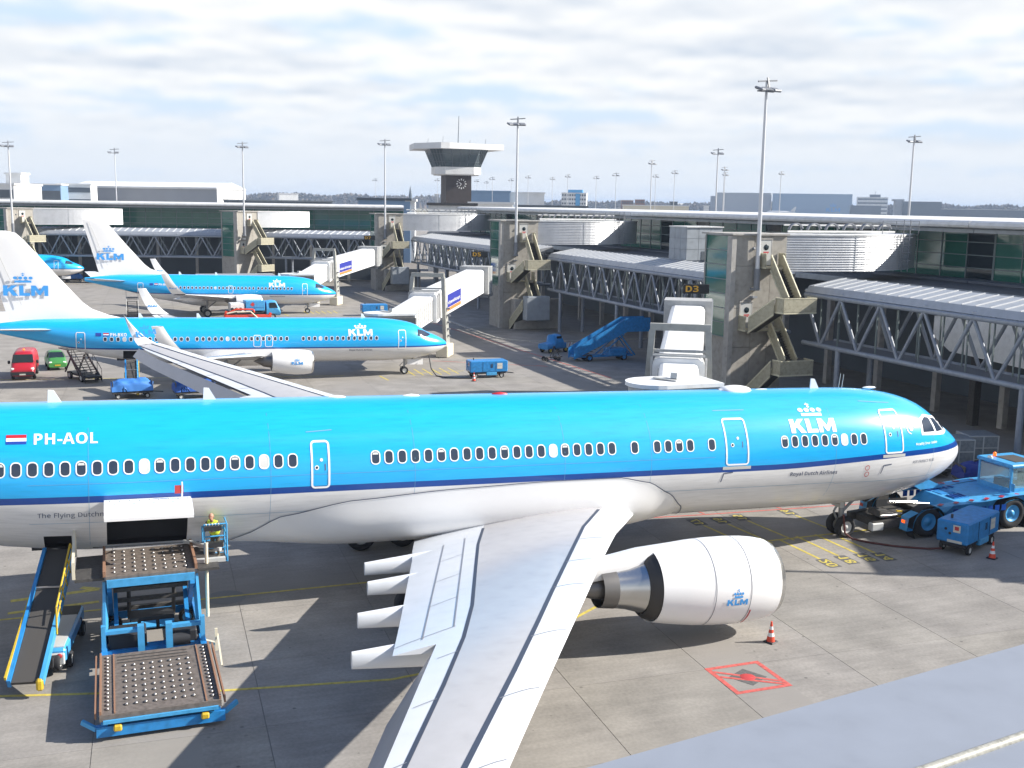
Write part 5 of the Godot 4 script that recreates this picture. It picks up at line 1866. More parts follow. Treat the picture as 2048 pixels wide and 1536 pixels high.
	for s in [-1.0, 1.0]:
		b = B.new()
		b.cham(Vector3(s * 1.25, 0.42, 11.14), Vector3(0.24, 0.2, 0.14), 0.04)
		obj("rear_lamp", b, M.safety_yellow, t)
		b = B.new()
		b.bar(Vector3(s * 1.85, 0.35, 10.9), Vector3(s * 2.25, 0.5, 10.6), 0.1, 0.14)
		obj("tow_bracket", b, M.equip_light, t)
		for z in [2.2, 9.6]:
			road_wheel(t, s * 1.3, 0.3, z, 0.3, 0.3, M.equip_light)

func balls(parent: Node, o: Vector3, nx: int, nz: int, dx: float, dz: float) -> void:
	var seat := B.new()
	var ball := B.new()
	for i in nx:
		for j in nz:
			var p := o + Vector3(i * dx, 0.004, j * dz)
			seat.lathe(p, Vector3.UP, PackedVector2Array([Vector2(0, 0.085), Vector2(0.012, 0.08), Vector2(0.012, 0.001)]), 8)
			ball.lathe(p + Vector3(0, 0.012, 0), Vector3.UP, PackedVector2Array([Vector2(0, 0.045), Vector2(0.03, 0.036), Vector2(0.042, 0.001)]), 8)
	var s := obj("ball_seats", seat, M.belt_rubber, parent)
	s.set_meta("kind", "stuff")
	var q := obj("transfer_balls", ball, M.roller, parent)
	q.set_meta("kind", "stuff")

func belt_loader(label: String, foot: Vector3, head: Vector3, width: float, yellow := true) -> void:
	var t := thing("belt_loader", label, "belt loader", foot, 0.0, "belt loaders at the rear holds")
	var d := head - foot
	var u := d.normalized()
	var x := Vector3.UP.cross(-u).normalized()
	if x.x < 0: x = -x
	var up := x.cross(u)
	if up.y < 0: up = -up
	var b := B.new()
	b.bar(Vector3(0, 0.35, 0), d, width, 0.1, up)
	obj("belt", b, M.belt_rubber, t)
	for s in [-1.0, 1.0]:
		b = B.new()
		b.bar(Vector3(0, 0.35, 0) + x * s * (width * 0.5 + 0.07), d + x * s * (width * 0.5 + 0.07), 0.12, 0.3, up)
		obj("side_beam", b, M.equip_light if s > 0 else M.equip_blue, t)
		if yellow:
			b = B.new()
			var o: Vector3 = x * s * (width * 0.5 + 0.16) + up * 0.12
			if s < 0:
				b.bar(Vector3(0, 0.45, 0) + o, d * 0.62 + o, 0.06, 0.12, up)
			else:
				b.tube(d * 0.36 + o, d * 0.44 + o + up * 0.75, 0.035)
				b.tube(d * 0.44 + o + up * 0.75, d * 0.9 + o + up * 0.8, 0.035)
				b.tube(d * 0.9 + o + up * 0.8, d * 0.95 + o, 0.035)
				b.tube(d * 0.42 + o + up * 0.4, d * 0.92 + o + up * 0.4, 0.025)
				for k in 4:
					b.tube(d * (0.5 + 0.1 * k) + o, d * (0.5 + 0.1 * k) + o + up * 0.78, 0.025)
			obj("handrail", b, M.safety_yellow, t)
	b = B.new()
	b.bar(d * 0.68 + up * 0.09 + Vector3(0, 0.12, 0) - x * width * 0.5, d * 0.68 + up * 0.09 + Vector3(0, 0.12, 0) + x * width * 0.5, 0.06, 0.05)
	obj("end_roller", b, M.roller, t)
	# chassis alongside, raised on its wheels
	var hd := Vector3(d.x, 0, d.z).normalized()
	b = B.new()
	b.bar(hd * 1.2 + Vector3(0, 0.45, 0), hd * 5.4 + Vector3(0, 0.45, 0), width + 0.3, 0.3)
	b.bar(hd * 3.2 + Vector3(0, 0.5, 0), d * 0.62 - up * 0.2, 0.12, 0.16)
	obj("chassis", b, M.black_frame, t)
	for q in [1.7, 4.9]:
		for s in [-1.0, 1.0]:
			wheel(t, hd * q + x * s * (width * 0.5 + 0.2) + Vector3(0, 0.33, 0), 0.33, 0.24, M.pale_grey, "wheel", x)
	if yellow:
		b = B.new()
		b.cham(x * (width * 0.5 + 0.02) + Vector3(0, 0.3, 0) - hd * 0.05, Vector3(0.22, 0.4, 0.22), 0.06)
		obj("foot_buffer", b, M.safety_yellow, t)

func low_tractor() -> void:
	var t := thing("baggage_tractor", "long narrow grey and blue baggage tractor beside the belt loader", "baggage tractor", Vector3(-42.05, 0, 3.6), -0.12)
	var b := B.new()
	b.cham(Vector3(0, 0.68, 0), Vector3(0.86, 0.5, 4.2), 0.08)
	var body := obj("body", b, M.equip_light, t)
	b = B.new()
	b.box(Vector3(0, 0.945, 0.45), Vector3(0.7, 0.03, 3.0))
	obj("top_panel", b, M.pale_grey, body)
	b = B.new()
	b.box(Vector3(0, 0.95, -1.5), Vector3(0.72, 0.04, 0.9))
	obj("rear_mat", b, M.belt_rubber, body)
	b = B.new()
	b.cham(Vector3(0, 0.6, 2.14), Vector3(0.8, 0.42, 0.1), 0.04)
	obj("front_panel", b, M.pale_grey, body)
	for x in [-0.24, 0.24]:
		b = B.new()
		b.lathe(Vector3(x, 0.72, 2.19), Vector3(0, 0, 1), PackedVector2Array([Vector2(0, 0.09), Vector2(0.02, 0.08), Vector2(0.02, 0.001)]), 12)
		obj("headlight", b, M.sticker_red, body)
	b = B.new()
	b.box(Vector3(-0.75, 0.5, 1.9), Vector3(0.6, 0.3, 0.2))
	obj("tow_hitch", b, M.equip_blue, t)
	for z in [-1.4, 1.4]:
		for s in [-1.0, 1.0]:
			wheel(t, Vector3(s * 0.42, 0.28, z), 0.28, 0.2, M.pale_grey, "wheel", Vector3(1, 0, 0))

func covered_cart(label: String, at: Vector3, turn: float, m: Material, seed_: int) -> void:
	var t := thing("baggage_cart", label, "baggage cart", at, turn, "tarpaulin-covered baggage carts")
	var b := B.new()
	b.box(Vector3(0, 0.5, 0), Vector3(3.1, 0.12, 1.5))
	for x in [-1.5, 1.5]:
		b.box(Vector3(x, 0.95, 0), Vector3(0.06, 0.9, 1.5))
	b.bar(Vector3(1.5, 0.45, 0), Vector3(2.4, 0.35, 0), 0.08, 0.08)
	obj("frame", b, M.dark_steel, t)
	var nz := fbm(seed_, 0.9, 3)
	b = B.new()
	var g := []
	for i in 19:
		var u := i / 18.0
		var row := PackedVector3Array()
		for j in 15:
			var a := PI * j / 14.0
			var x := lerpf(-1.58, 1.58, u)
			var e := smoothstep(0.0, 0.2, u) * (1.0 - smoothstep(0.8, 1.0, u)) * 0.35 + 0.65
			var f := nz.get_noise_2d(x * 1.6, a * 1.4) * 0.16
			var y := 0.78 + pow(sin(a), 0.6) * (0.75 * e + f)
			row.append(Vector3(x * (1.0 + f * 0.2), y if j > 0 and j < 14 else 0.62, -cos(a) * (0.82 + f * 0.4)))
		g.append(row)
	b.sheet(g, Vector3.UP)
	for e in [0, 18]:
		var r: PackedVector3Array = g[e]
		b.fan(Array(r), Vector3(-1 if e == 0 else 1, 0, 0))
	obj("tarpaulin", b, m, t)
	for x in [-1.1, 1.1]:
		for s in [-1.0, 1.0]:
			wheel(t, Vector3(x, 0.22, s * 0.6), 0.22, 0.15, M.pale_grey)

func car_shell(t: Node, prof: Array, w: float, m: Material, called := "body") -> MeshInstance3D:
	# prof: [x, y low, y high, half width factor]; a rounded body lofted along x
	var g := []
	for q in prof:
		var row := PackedVector3Array()
		for j in 17:
			var a := TAU * j / 16.0
			var cx := signf(cos(a)) * pow(absf(cos(a)), 0.45)
			var cy := signf(sin(a)) * pow(absf(sin(a)), 0.45)
			var taper: float = 1.0 if cy < 0 else lerpf(1.0, q[4] if q.size() > 4 else 0.9, cy)
			row.append(Vector3(q[0], lerpf(q[1], q[2], cy * 0.5 + 0.5), w * 0.5 * q[3] * cx * taper))
		g.append(row)
	var b := B.new()
	b.sheet(g, Vector3.UP, true)
	b.fan(Array(g[0]), Vector3(-1, 0, 0))
	b.fan(Array(g[-1]), Vector3(1, 0, 0))
	return obj(called, b, m, t)

func red_van() -> void:
	var t := thing("van", "red delivery van facing the terrace under the nearer narrow-body's tail", "van", Vector3(-47.35, 0, -62.4), -PI / 2 - 0.02)
	var body := car_shell(t, [[-2.4, 0.4, 1.9, 0.96, 0.94], [-2.3, 0.35, 2.35, 1.0, 0.9], [0.7, 0.35, 2.4, 1.0, 0.86], [1.1, 0.35, 2.25, 1.0, 0.84], [1.75, 0.35, 1.5, 1.0, 0.92], [2.35, 0.35, 1.25, 0.97, 0.9], [2.5, 0.4, 0.9, 0.9, 0.95]], 2.0, M.van_red)
	var b := B.new()
	b.quad(Vector3(1.2, 2.14, -0.78), Vector3(1.2, 2.14, 0.78), Vector3(1.8, 1.5, 0.88), Vector3(1.8, 1.5, -0.88), Vector3(1, 1, 0))
	obj("windscreen", b, M.dark_glass, body)
	b = B.new()
	b.box(Vector3(2.44, 0.62, 0), Vector3(0.2, 0.3, 1.9))
	obj("bumper", b, M.black_frame, body)
	b = B.new()
	b.box(Vector3(2.56, 0.55, 0), Vector3(0.02, 0.12, 0.5))
	obj("number_plate", b, M.sticker_pale, body)
	for s in [-1.0, 1.0]:
		b = B.new()
		b.cham(Vector3(2.3, 1.0, s * 0.78), Vector3(0.3, 0.26, 0.34), 0.08)
		obj("headlight", b, M.lamp_glass, body)
		b = B.new()
		b.cham(Vector3(1.35, 1.5, s * 1.15), Vector3(0.14, 0.3, 0.22), 0.05)
		obj("wing_mirror", b, M.black_frame, body)
		for x in [-1.5, 1.55]:
			wheel(t, Vector3(x, 0.34, s * 0.86), 0.34, 0.22, M.pale_grey)
	b = B.new()
	b.lathe(Vector3(0.3, 2.4, 0), Vector3.UP, PackedVector2Array([Vector2(0, 0.1), Vector2(0.12, 0.09), Vector2(0.16, 0.001)]), 12)
	obj("roof_beacon", b, M.beacon, body)

func green_car() -> void:
	var t := thing("car", "small green car facing the terrace next to the red van", "car", Vector3(-45.0, 0, -67.2), -PI / 2 + 0.12)
	var body := car_shell(t, [[-1.9, 0.35, 0.95, 0.9, 0.9], [-1.75, 0.28, 1.2, 1.0, 0.8], [-1.2, 0.25, 1.58, 1.0, 0.72], [0.1, 0.25, 1.62, 1.0, 0.7], [0.95, 0.25, 1.12, 1.0, 0.86], [1.7, 0.25, 0.92, 0.97, 0.9], [1.95, 0.3, 0.7, 0.85, 0.95]], 1.76, M.car_green)
	var b := B.new()
	b.quad(Vector3(0.3, 1.53, -0.58), Vector3(0.3, 1.53, 0.58), Vector3(1.0, 1.1, 0.7), Vector3(1.0, 1.1, -0.7), Vector3(1, 1, 0))
	obj("windscreen", b, M.dark_glass, body)
	for s in [-1.0, 1.0]:
		b = B.new()
		b.quad(Vector3(0.1, 1.5, s * 0.665), Vector3(-1.1, 1.48, s * 0.675), Vector3(-1.3, 1.08, s * 0.85), Vector3(0.6, 1.08, s * 0.85), Vector3(0, 0.3, s))
		obj("side_window", b, M.dark_glass, body)
		b = B.new()
		b.cham(Vector3(1.74, 0.74, s * 0.6), Vector3(0.3, 0.2, 0.32), 0.07)
		obj("headlight", b, M.lamp_glass, body)
		for x in [-1.2, 1.2]:
			wheel(t, Vector3(x, 0.3, s * 0.76), 0.3, 0.2, M.pale_grey)
	b = B.new()
	b.box(Vector3(1.97, 0.5, 0), Vector3(0.02, 0.11, 0.5))
	obj("number_plate", b, M.safety_yellow, body)

func steps_truck(label: String, at: Vector3, turn: float, ln: float, hgt: float, m: Material, rail: Material, big: bool) -> void:
	# mobile passenger stairs: flight climbing along +x to a landing
	var t := thing("passenger_stairs", label, "boarding stairs", at, turn, "mobile boarding stairs")
	var n := int(hgt / 0.2)
	var b := B.new()
	for i in n:
		b.box(Vector3(ln * (i + 0.5) / n, hgt * (i + 1) / n - 0.02, 0), Vector3(ln / n + 0.03, 0.04, 1.35))
	obj("treads", b, M.dark_steel, t)
	for s in [-1.0, 1.0]:
		b = B.new()
		var z: float = s * 0.75
		if big:
			b.extr(PackedVector2Array([Vector2(-0.35, 0.25), Vector2(ln, hgt - 0.35), Vector2(ln + 2.6, hgt - 0.35), Vector2(ln + 2.6, hgt + 1.1), Vector2(ln - 0.1, hgt + 1.1), Vector2(-0.35, 1.35)]), Vector3(0, 0, z - 0.03), Vector3(1, 0, 0), Vector3(0, 1, 0), Vector3(0, 0, 0.06))
		else:
			b.bar(Vector3(0, 0.2, z), Vector3(ln, hgt - 0.1, z), 0.06, 0.24)
			b.tube(Vector3(0, 1.1, z), Vector3(ln, hgt + 1.0, z), 0.03)
			for k in 5:
				var u := k / 4.0
				b.tube(Vector3(ln * u, hgt * u, z), Vector3(ln * u, hgt * u + 1.02, z), 0.025)
		obj("side_panel" if big else "handrail", b, m if big else rail, t)
	b = B.new()
	b.box(Vector3(ln + 0.9, hgt - 0.05, 0), Vector3(2.0, 0.08, 1.5))
	obj("landing", b, M.dark_steel, t)
	b = B.new()
	for s in [-1.0, 1.0]:
		b.bar(Vector3(ln * 0.85, hgt - 0.5, s * 0.6), Vector3(ln + 1.0, 0.5, s * 0.6), 0.1, 0.12)
		b.bar(Vector3(ln * 0.45, 0.5, s * 0.6), Vector3(ln * 0.95, hgt - 0.6, s * 0.6), 0.08, 0.1)
	b.box(Vector3(ln * 0.55, 0.5, 0), Vector3(ln + 1.0, 0.18, 1.2))
	obj("chassis", b, M.black_frame if not big else m, t)
	if big:
		b = B.new()
		b.cham(Vector3(ln * 0.82, 0.85, 0), Vector3(2.0, 0.8, 1.6), 0.08)
		obj("engine_box", b, m, t)
	for x in [ln * 0.25, ln * 0.95]:
		for s in [-1.0, 1.0]:
			wheel(t, Vector3(x, 0.36, s * 0.68), 0.36, 0.22, m if big else M.pale_grey)

func fuel_truck() -> void:
	var t := thing("hydrant_dispenser", "blue hydrant dispenser truck with pale equipment body under the farther narrow-body's wing", "fuel truck", Vector3(-22.6, 0, -106.2), 0.05)
	var body := car_shell(t, [[2.2, 0.55, 2.5, 1.0, 0.98], [3.1, 0.55, 2.62, 1.0, 0.95], [3.55, 0.55, 2.5, 1.0, 0.92], [3.95, 0.55, 1.7, 1.0, 0.97], [4.05, 0.6, 1.2, 0.97, 1.0]], 2.2, M.equip_light, "cab")
	var b := B.new()
	b.quad(Vector3(3.62, 2.38, -0.9), Vector3(3.62, 2.38, 0.9), Vector3(3.98, 1.68, 1.0), Vector3(3.98, 1.68, -1.0), Vector3(1, 0.4, 0))
	obj("windscreen", b, M.dark_glass, body)
	b = B.new()
	b.quad(Vector3(2.55, 2.35, 1.075), Vector3(3.4, 2.35, 1.06), Vector3(3.7, 1.6, 1.105), Vector3(2.55, 1.6, 1.105), Vector3(0, 0, 1))
	obj("side_window", b, M.dark_glass, body)
	b = B.new()
	b.cham(Vector3(0.7, 1.95, 0), Vector3(2.5, 1.35, 2.2), 0.06)
	var box := obj("pump_housing", b, M.equip_light, t)
	b = B.new()
	b.box(Vector3(0.7, 1.7, 1.11), Vector3(2.3, 0.04, 0.02))
	b.box(Vector3(0.55, 1.85, 1.11), Vector3(0.03, 1.2, 0.02))
	obj("door_gap", b, M.navy, box)
	b = B.new()
	b.box(Vector3(0.35, 2.15, 1.11), Vector3(0.42, 0.42, 0.02), Basis(Vector3(0, 0, 1), PI / 4))
	obj("hazard_sign", b, M.sticker_red, box)
	b = B.new()
	b.cham(Vector3(-1.6, 1.75, 0), Vector3(1.9, 1.1, 2.0), 0.08)
	obj("equipment_body", b, M.bridge_white, t)
	b = B.new()
	b.box(Vector3(0.6, 0.75, 0), Vector3(6.6, 0.3, 0.9))
	b.box(Vector3(-0.6, 1.05, 0), Vector3(4.6, 0.25, 1.9))
	obj("chassis", b, M.black_frame, t)
	for k in 3:
		b = B.new()
		b.lathe(Vector3(-2.3 + 0.55 * k, 1.55, 1.0), Vector3(0, 0, 1), PackedVector2Array([Vector2(0, 0.22), Vector2(0.12, 0.22), Vector2(0.12, 0.12), Vector2(0.06, 0.001)]), 14)
		obj("hose_reel", b, M.black_frame, t)
	for x in [-1.9, 3.0]:
		for s in [-1.0, 1.0]:
			wheel(t, Vector3(x, 0.45, s * 0.92), 0.45, 0.3, M.pale_grey)
	t = thing("hydrant_cart", "low red trailer with folded cream and orange booms beside the dispenser truck", "trailer", Vector3(-23.0, 0, -103.2), 0.0)
	b = B.new()
	b.bar(Vector3(-3.0, 0.8, 0), Vector3(2.9, 0.8, 0), 1.1, 0.28)
	b.bar(Vector3(-3.0, 0.8, 0), Vector3(-2.8, 1.5, 0), 0.5, 0.3)
	b.bar(Vector3(2.7, 0.8, 0), Vector3(2.9, 1.2, 0), 0.5, 0.3)
	obj("frame", b, M.orange_red, t)
	b = B.new()
	b.tube(Vector3(-2.8, 1.2, 0.3), Vector3(-1.6, 1.75, 0.3), 0.11)
	b.tube(Vector3(-1.6, 1.75, 0.3), Vector3(0.6, 1.7, 0.3), 0.11)
	b.tube(Vector3(0.6, 1.7, 0.3), Vector3(0.75, 1.3, 0.3), 0.11)
	obj("boom", b, M.orange_red, t)
	b = B.new()
	b.tube(Vector3(-1.5, 1.4, 0.62), Vector3(0.2, 1.45, 0.62), 0.1)
	b.tube(Vector3(0.2, 1.45, 0.62), Vector3(1.1, 0.6, 0.62), 0.1)
	b.tube(Vector3(-2.8, 1.25, 0.62), Vector3(-1.5, 1.5, 0.62), 0.1)
	obj("boom", b, M.cream, t)
	for x in [-2.0, 2.0]:
		for s in [-1.0, 1.0]:
			wheel(t, Vector3(x, 0.32, s * 0.5), 0.32, 0.2, M.equip_blue)

func pier_tractor() -> void:
	var t := thing("baggage_tractor", "small blue tractor with striped rear panel parked in shade by the blue stairs", "baggage tractor", Vector3(5.2, 0, -66.3), 0.35)
	var body := car_shell(t, [[-1.6, 0.4, 1.0, 1.0, 0.95], [-0.5, 0.35, 1.15, 1.0, 0.92], [-0.4, 0.35, 1.9, 1.0, 0.85], [0.5, 0.35, 1.95, 1.0, 0.82], [0.95, 0.35, 1.1, 1.0, 0.9], [1.7, 0.4, 0.95, 0.9, 0.9]], 1.6, M.equip_blue)
	var b := B.new()
	b.box(Vector3(1.5, 0.75, 0.85), Vector3(0.9, 0.55, 0.04))
	obj("striped_panel", b, M.pale_grey, body)
	for k in 3:
		b = B.new()
		b.box(Vector3(1.3 + 0.2 * k, 0.75, 0.88), Vector3(0.07, 0.6, 0.02), Basis(Vector3(0, 0, 1), -0.4))
		obj("stripe", b, M.clock_white if k != 1 else M.sticker_red, body)
	b = B.new()
	b.box(Vector3(0.1, 1.55, 0.7), Vector3(0.7, 0.5, 0.03))
	obj("side_window", b, M.dark_glass, body)
	for x in [-1.1, 1.1]:
		for s in [-1.0, 1.0]:
			wheel(t, Vector3(x, 0.32, s * 0.66), 0.32, 0.22, M.safety_yellow)
	t = thing("tow_dolly", "small black wheeled tow bar dolly in front of the blue tractor", "trailer", Vector3(2.6, 0, -60.2), 0.1)
	b = B.new()
	b.tube(Vector3(-1.2, 0.3, 0), Vector3(1.1, 0.35, 0), 0.05)
	b.tube(Vector3(0.0, 0.3, 0), Vector3(0.1, 1.5, 0), 0.05)
	b.tube(Vector3(0.1, 1.5, 0), Vector3(0.8, 0.4, 0), 0.05)
	b.tube(Vector3(0.1, 1.5, 0), Vector3(-0.5, 0.4, 0.3), 0.05)
	obj("frame", b, M.black_frame, t)
	for x in [-0.9, 0.5]:
		for s in [-1.0, 1.0]:
			wheel(t, Vector3(x, 0.22, s * 0.35), 0.22, 0.14, M.black_frame)

func freight() -> void:
	# container stacks and a tarpaulined load in the shade beyond the tow tractor
	var spots := [[6.2, -8.6, "grey aluminium air-freight container behind the airliner's nose"], [8.4, -9.2, "dark air-freight container, middle of three behind the nose"], [10.7, -9.7, "air-freight container farthest right behind the tow tractor"]]
	var first: Node3D = null
	for q in spots:
		if first == null:
			var t := thing("freight_container", q[2], "cargo container", Vector3(q[0], 0, q[1]), -0.2, "air-freight containers")
			var b := B.new()
			b.cham(Vector3(0, 1.35, 0), Vector3(2.0, 1.6, 1.6), 0.05)
			var c := obj("shell", b, M.container_alu, t)
			b = B.new()
			for x in [-0.98, 0.0, 0.98]:
				b.box(Vector3(x, 1.35, 0.805), Vector3(0.07, 1.5, 0.03))
			for y in [0.62, 1.35, 2.08]:
				b.box(Vector3(0, y, 0.808), Vector3(1.95, 0.06, 0.03))
			obj("rib", b, M.pale_grey, c)
			b = B.new()
			b.box(Vector3(0, 0.45, 0), Vector3(2.2, 0.12, 1.8))
			for x in [-0.8, 0.8]:
				b.box(Vector3(x, 0.25, 0), Vector3(0.1, 0.3, 1.5))
			obj("dolly", b, M.dark_steel, t)
			first = t
		else:
			dup(first, Vector3(q[0], 0, q[1]), -0.22, q[2])
	covered_cart("deep blue tarpaulin over freight on a cart beyond the nose", Vector3(7.2, 0, -5.2), -0.3, M.tarp_dark, 91)
	var t := thing("freight_pallet", "netted pale freight pallet right of the deep blue tarpaulin", "cargo pallet", Vector3(10.4, 0, -5.8), -0.25)
	var b := B.new()
	b.cham(Vector3(0, 0.85, 0), Vector3(2.4, 0.75, 1.6), 0.22)
	obj("load", b, M.pale_grey, t)
	b = B.new()
	b.box(Vector3(0, 0.4, 0), Vector3(2.6, 0.12, 1.8))
	obj("dolly", b, M.dark_steel, t)

func hose() -> void:
	var b := B.new()
	var p := [Vector3(-6.9, 1.2, 0.62), Vector3(-6.85, 0.3, 0.75), Vector3(-6.6, 0.06, 1.0), Vector3(-6.1, 0.05, 1.75), Vector3(-5.4, 0.05, 2.5), Vector3(-4.7, 0.05, 3.0), Vector3(-4.1, 0.05, 3.35), Vector3(-3.75, 0.2, 3.9)]
	for i in p.size() - 1:
		b.tube(p[i], p[i + 1], 0.05, 0.05, 8, false)
	tag(obj("power_cable", b, M.hose_red), "dark red power cable from the nose gear to the ground power unit", "cable")
	b = B.new()
	p = [Vector3(-12.2, 1.7, -54.6), Vector3(-12.1, 0.6, -54.2), Vector3(-11.9, 0.06, -53.2), Vector3(-11.2, 0.05, -51.8), Vector3(-10, 0.05, -51.2), Vector3(-8.9, 0.05, -50.8)]
	for i in p.size() - 1:
		b.tube(p[i], p[i + 1], 0.05, 0.05, 6, false)
	tag(obj("power_cable", b, M.black_frame), "black power cable from the nearer narrow-body's nose to its power unit", "cable")

# a standing figure meshed from joined, tapered limbs
func limbs(b: B, segs: Array, cell: float, k: float) -> void:
	var lo := Vector3(1e9, 1e9, 1e9)
	var hi := -lo
	for s in segs:
		var r := maxf(s[2], s[3]) + k
		lo = lo.min(s[0] - Vector3.ONE * r).min(s[1] - Vector3.ONE * r)
		hi = hi.max(s[0] + Vector3.ONE * r).max(s[1] + Vector3.ONE * r)
	var n := Vector3i(((hi - lo) / cell).ceil()) + Vector3i.ONE * 2
	var f := func(p: Vector3) -> float:
		var d := 1e3
		for s in segs:
			var ab: Vector3 = s[1] - s[0]
			var h := clampf((p - s[0]).dot(ab) / maxf(ab.length_squared(), 1e-9), 0, 1)
			var e: float = ((p - s[0] - ab * h) * (s[4] if s.size() > 4 else Vector3.ONE)).length() - lerpf(s[2], s[3], h)
			var m := clampf(0.5 + 0.5 * (d - e) / k, 0, 1)
			d = lerpf(d, e, m) - k * m * (1 - m)
		return d
	var val := PackedFloat32Array()
	val.resize(n.x * n.y * n.z)
	for z in n.z:
		for y in n.y:
			for x in n.x:
				val[(z * n.y + y) * n.x + x] = f.call(lo + Vector3(x, y, z) * cell)
	var vid := {}
	var vp := []
	for z in n.z - 1:
		for y in n.y - 1:
			for x in n.x - 1:
				var acc := Vector3.ZERO
				var cnt := 0
				for e in [[0, 0, 0, 1, 0, 0], [0, 1, 0, 1, 1, 0], [0, 0, 1, 1, 0, 1], [0, 1, 1, 1, 1, 1], [0, 0, 0, 0, 1, 0], [1, 0, 0, 1, 1, 0], [0, 0, 1, 0, 1, 1], [1, 0, 1, 1, 1, 1], [0, 0, 0, 0, 0, 1], [1, 0, 0, 1, 0, 1], [0, 1, 0, 0, 1, 1], [1, 1, 0, 1, 1, 1]]:
					var va := val[((z + e[2]) * n.y + y + e[1]) * n.x + x + e[0]]
					var vb := val[((z + e[5]) * n.y + y + e[4]) * n.x + x + e[3]]
					if (va < 0) != (vb < 0):
						acc += Vector3(x + e[0], y + e[1], z + e[2]).lerp(Vector3(x + e[3], y + e[4], z + e[5]), va / (va - vb))
						cnt += 1
				if cnt:
					vid[(z * n.y + y) * n.x + x] = vp.size()
					vp.append(lo + acc / cnt * cell)
	var grad := func(p: Vector3) -> Vector3:
		var e := cell * 0.5
		return Vector3(f.call(p + Vector3(e, 0, 0)) - f.call(p - Vector3(e, 0, 0)), f.call(p + Vector3(0, e, 0)) - f.call(p - Vector3(0, e, 0)), f.call(p + Vector3(0, 0, e)) - f.call(p - Vector3(0, 0, e))).normalized()
	var nn := []
	for p in vp:
		nn.append(grad.call(p))
	var st := [1, n.x, n.x * n.y]
	for z in range(1, n.z - 1):
		for y in range(1, n.y - 1):
			for x in range(1, n.x - 1):
				var i: int = (z * n.y + y) * n.x + x
				for ax in 3:
					if (val[i] < 0) != (val[i + st[ax]] < 0):
						var u: int = st[(ax + 1) % 3]
						var v: int = st[(ax + 2) % 3]
						var q := [vid.get(i, -1), vid.get(i - u, -1), vid.get(i - u - v, -1), vid.get(i - v, -1)]
						if q.min() >= 0:
							b.sm(vp[q[0]], vp[q[1]], vp[q[2]], nn[q[0]], nn[q[1]], nn[q[2]])
							b.sm(vp[q[0]], vp[q[2]], vp[q[3]], nn[q[0]], nn[q[2]], nn[q[3]])

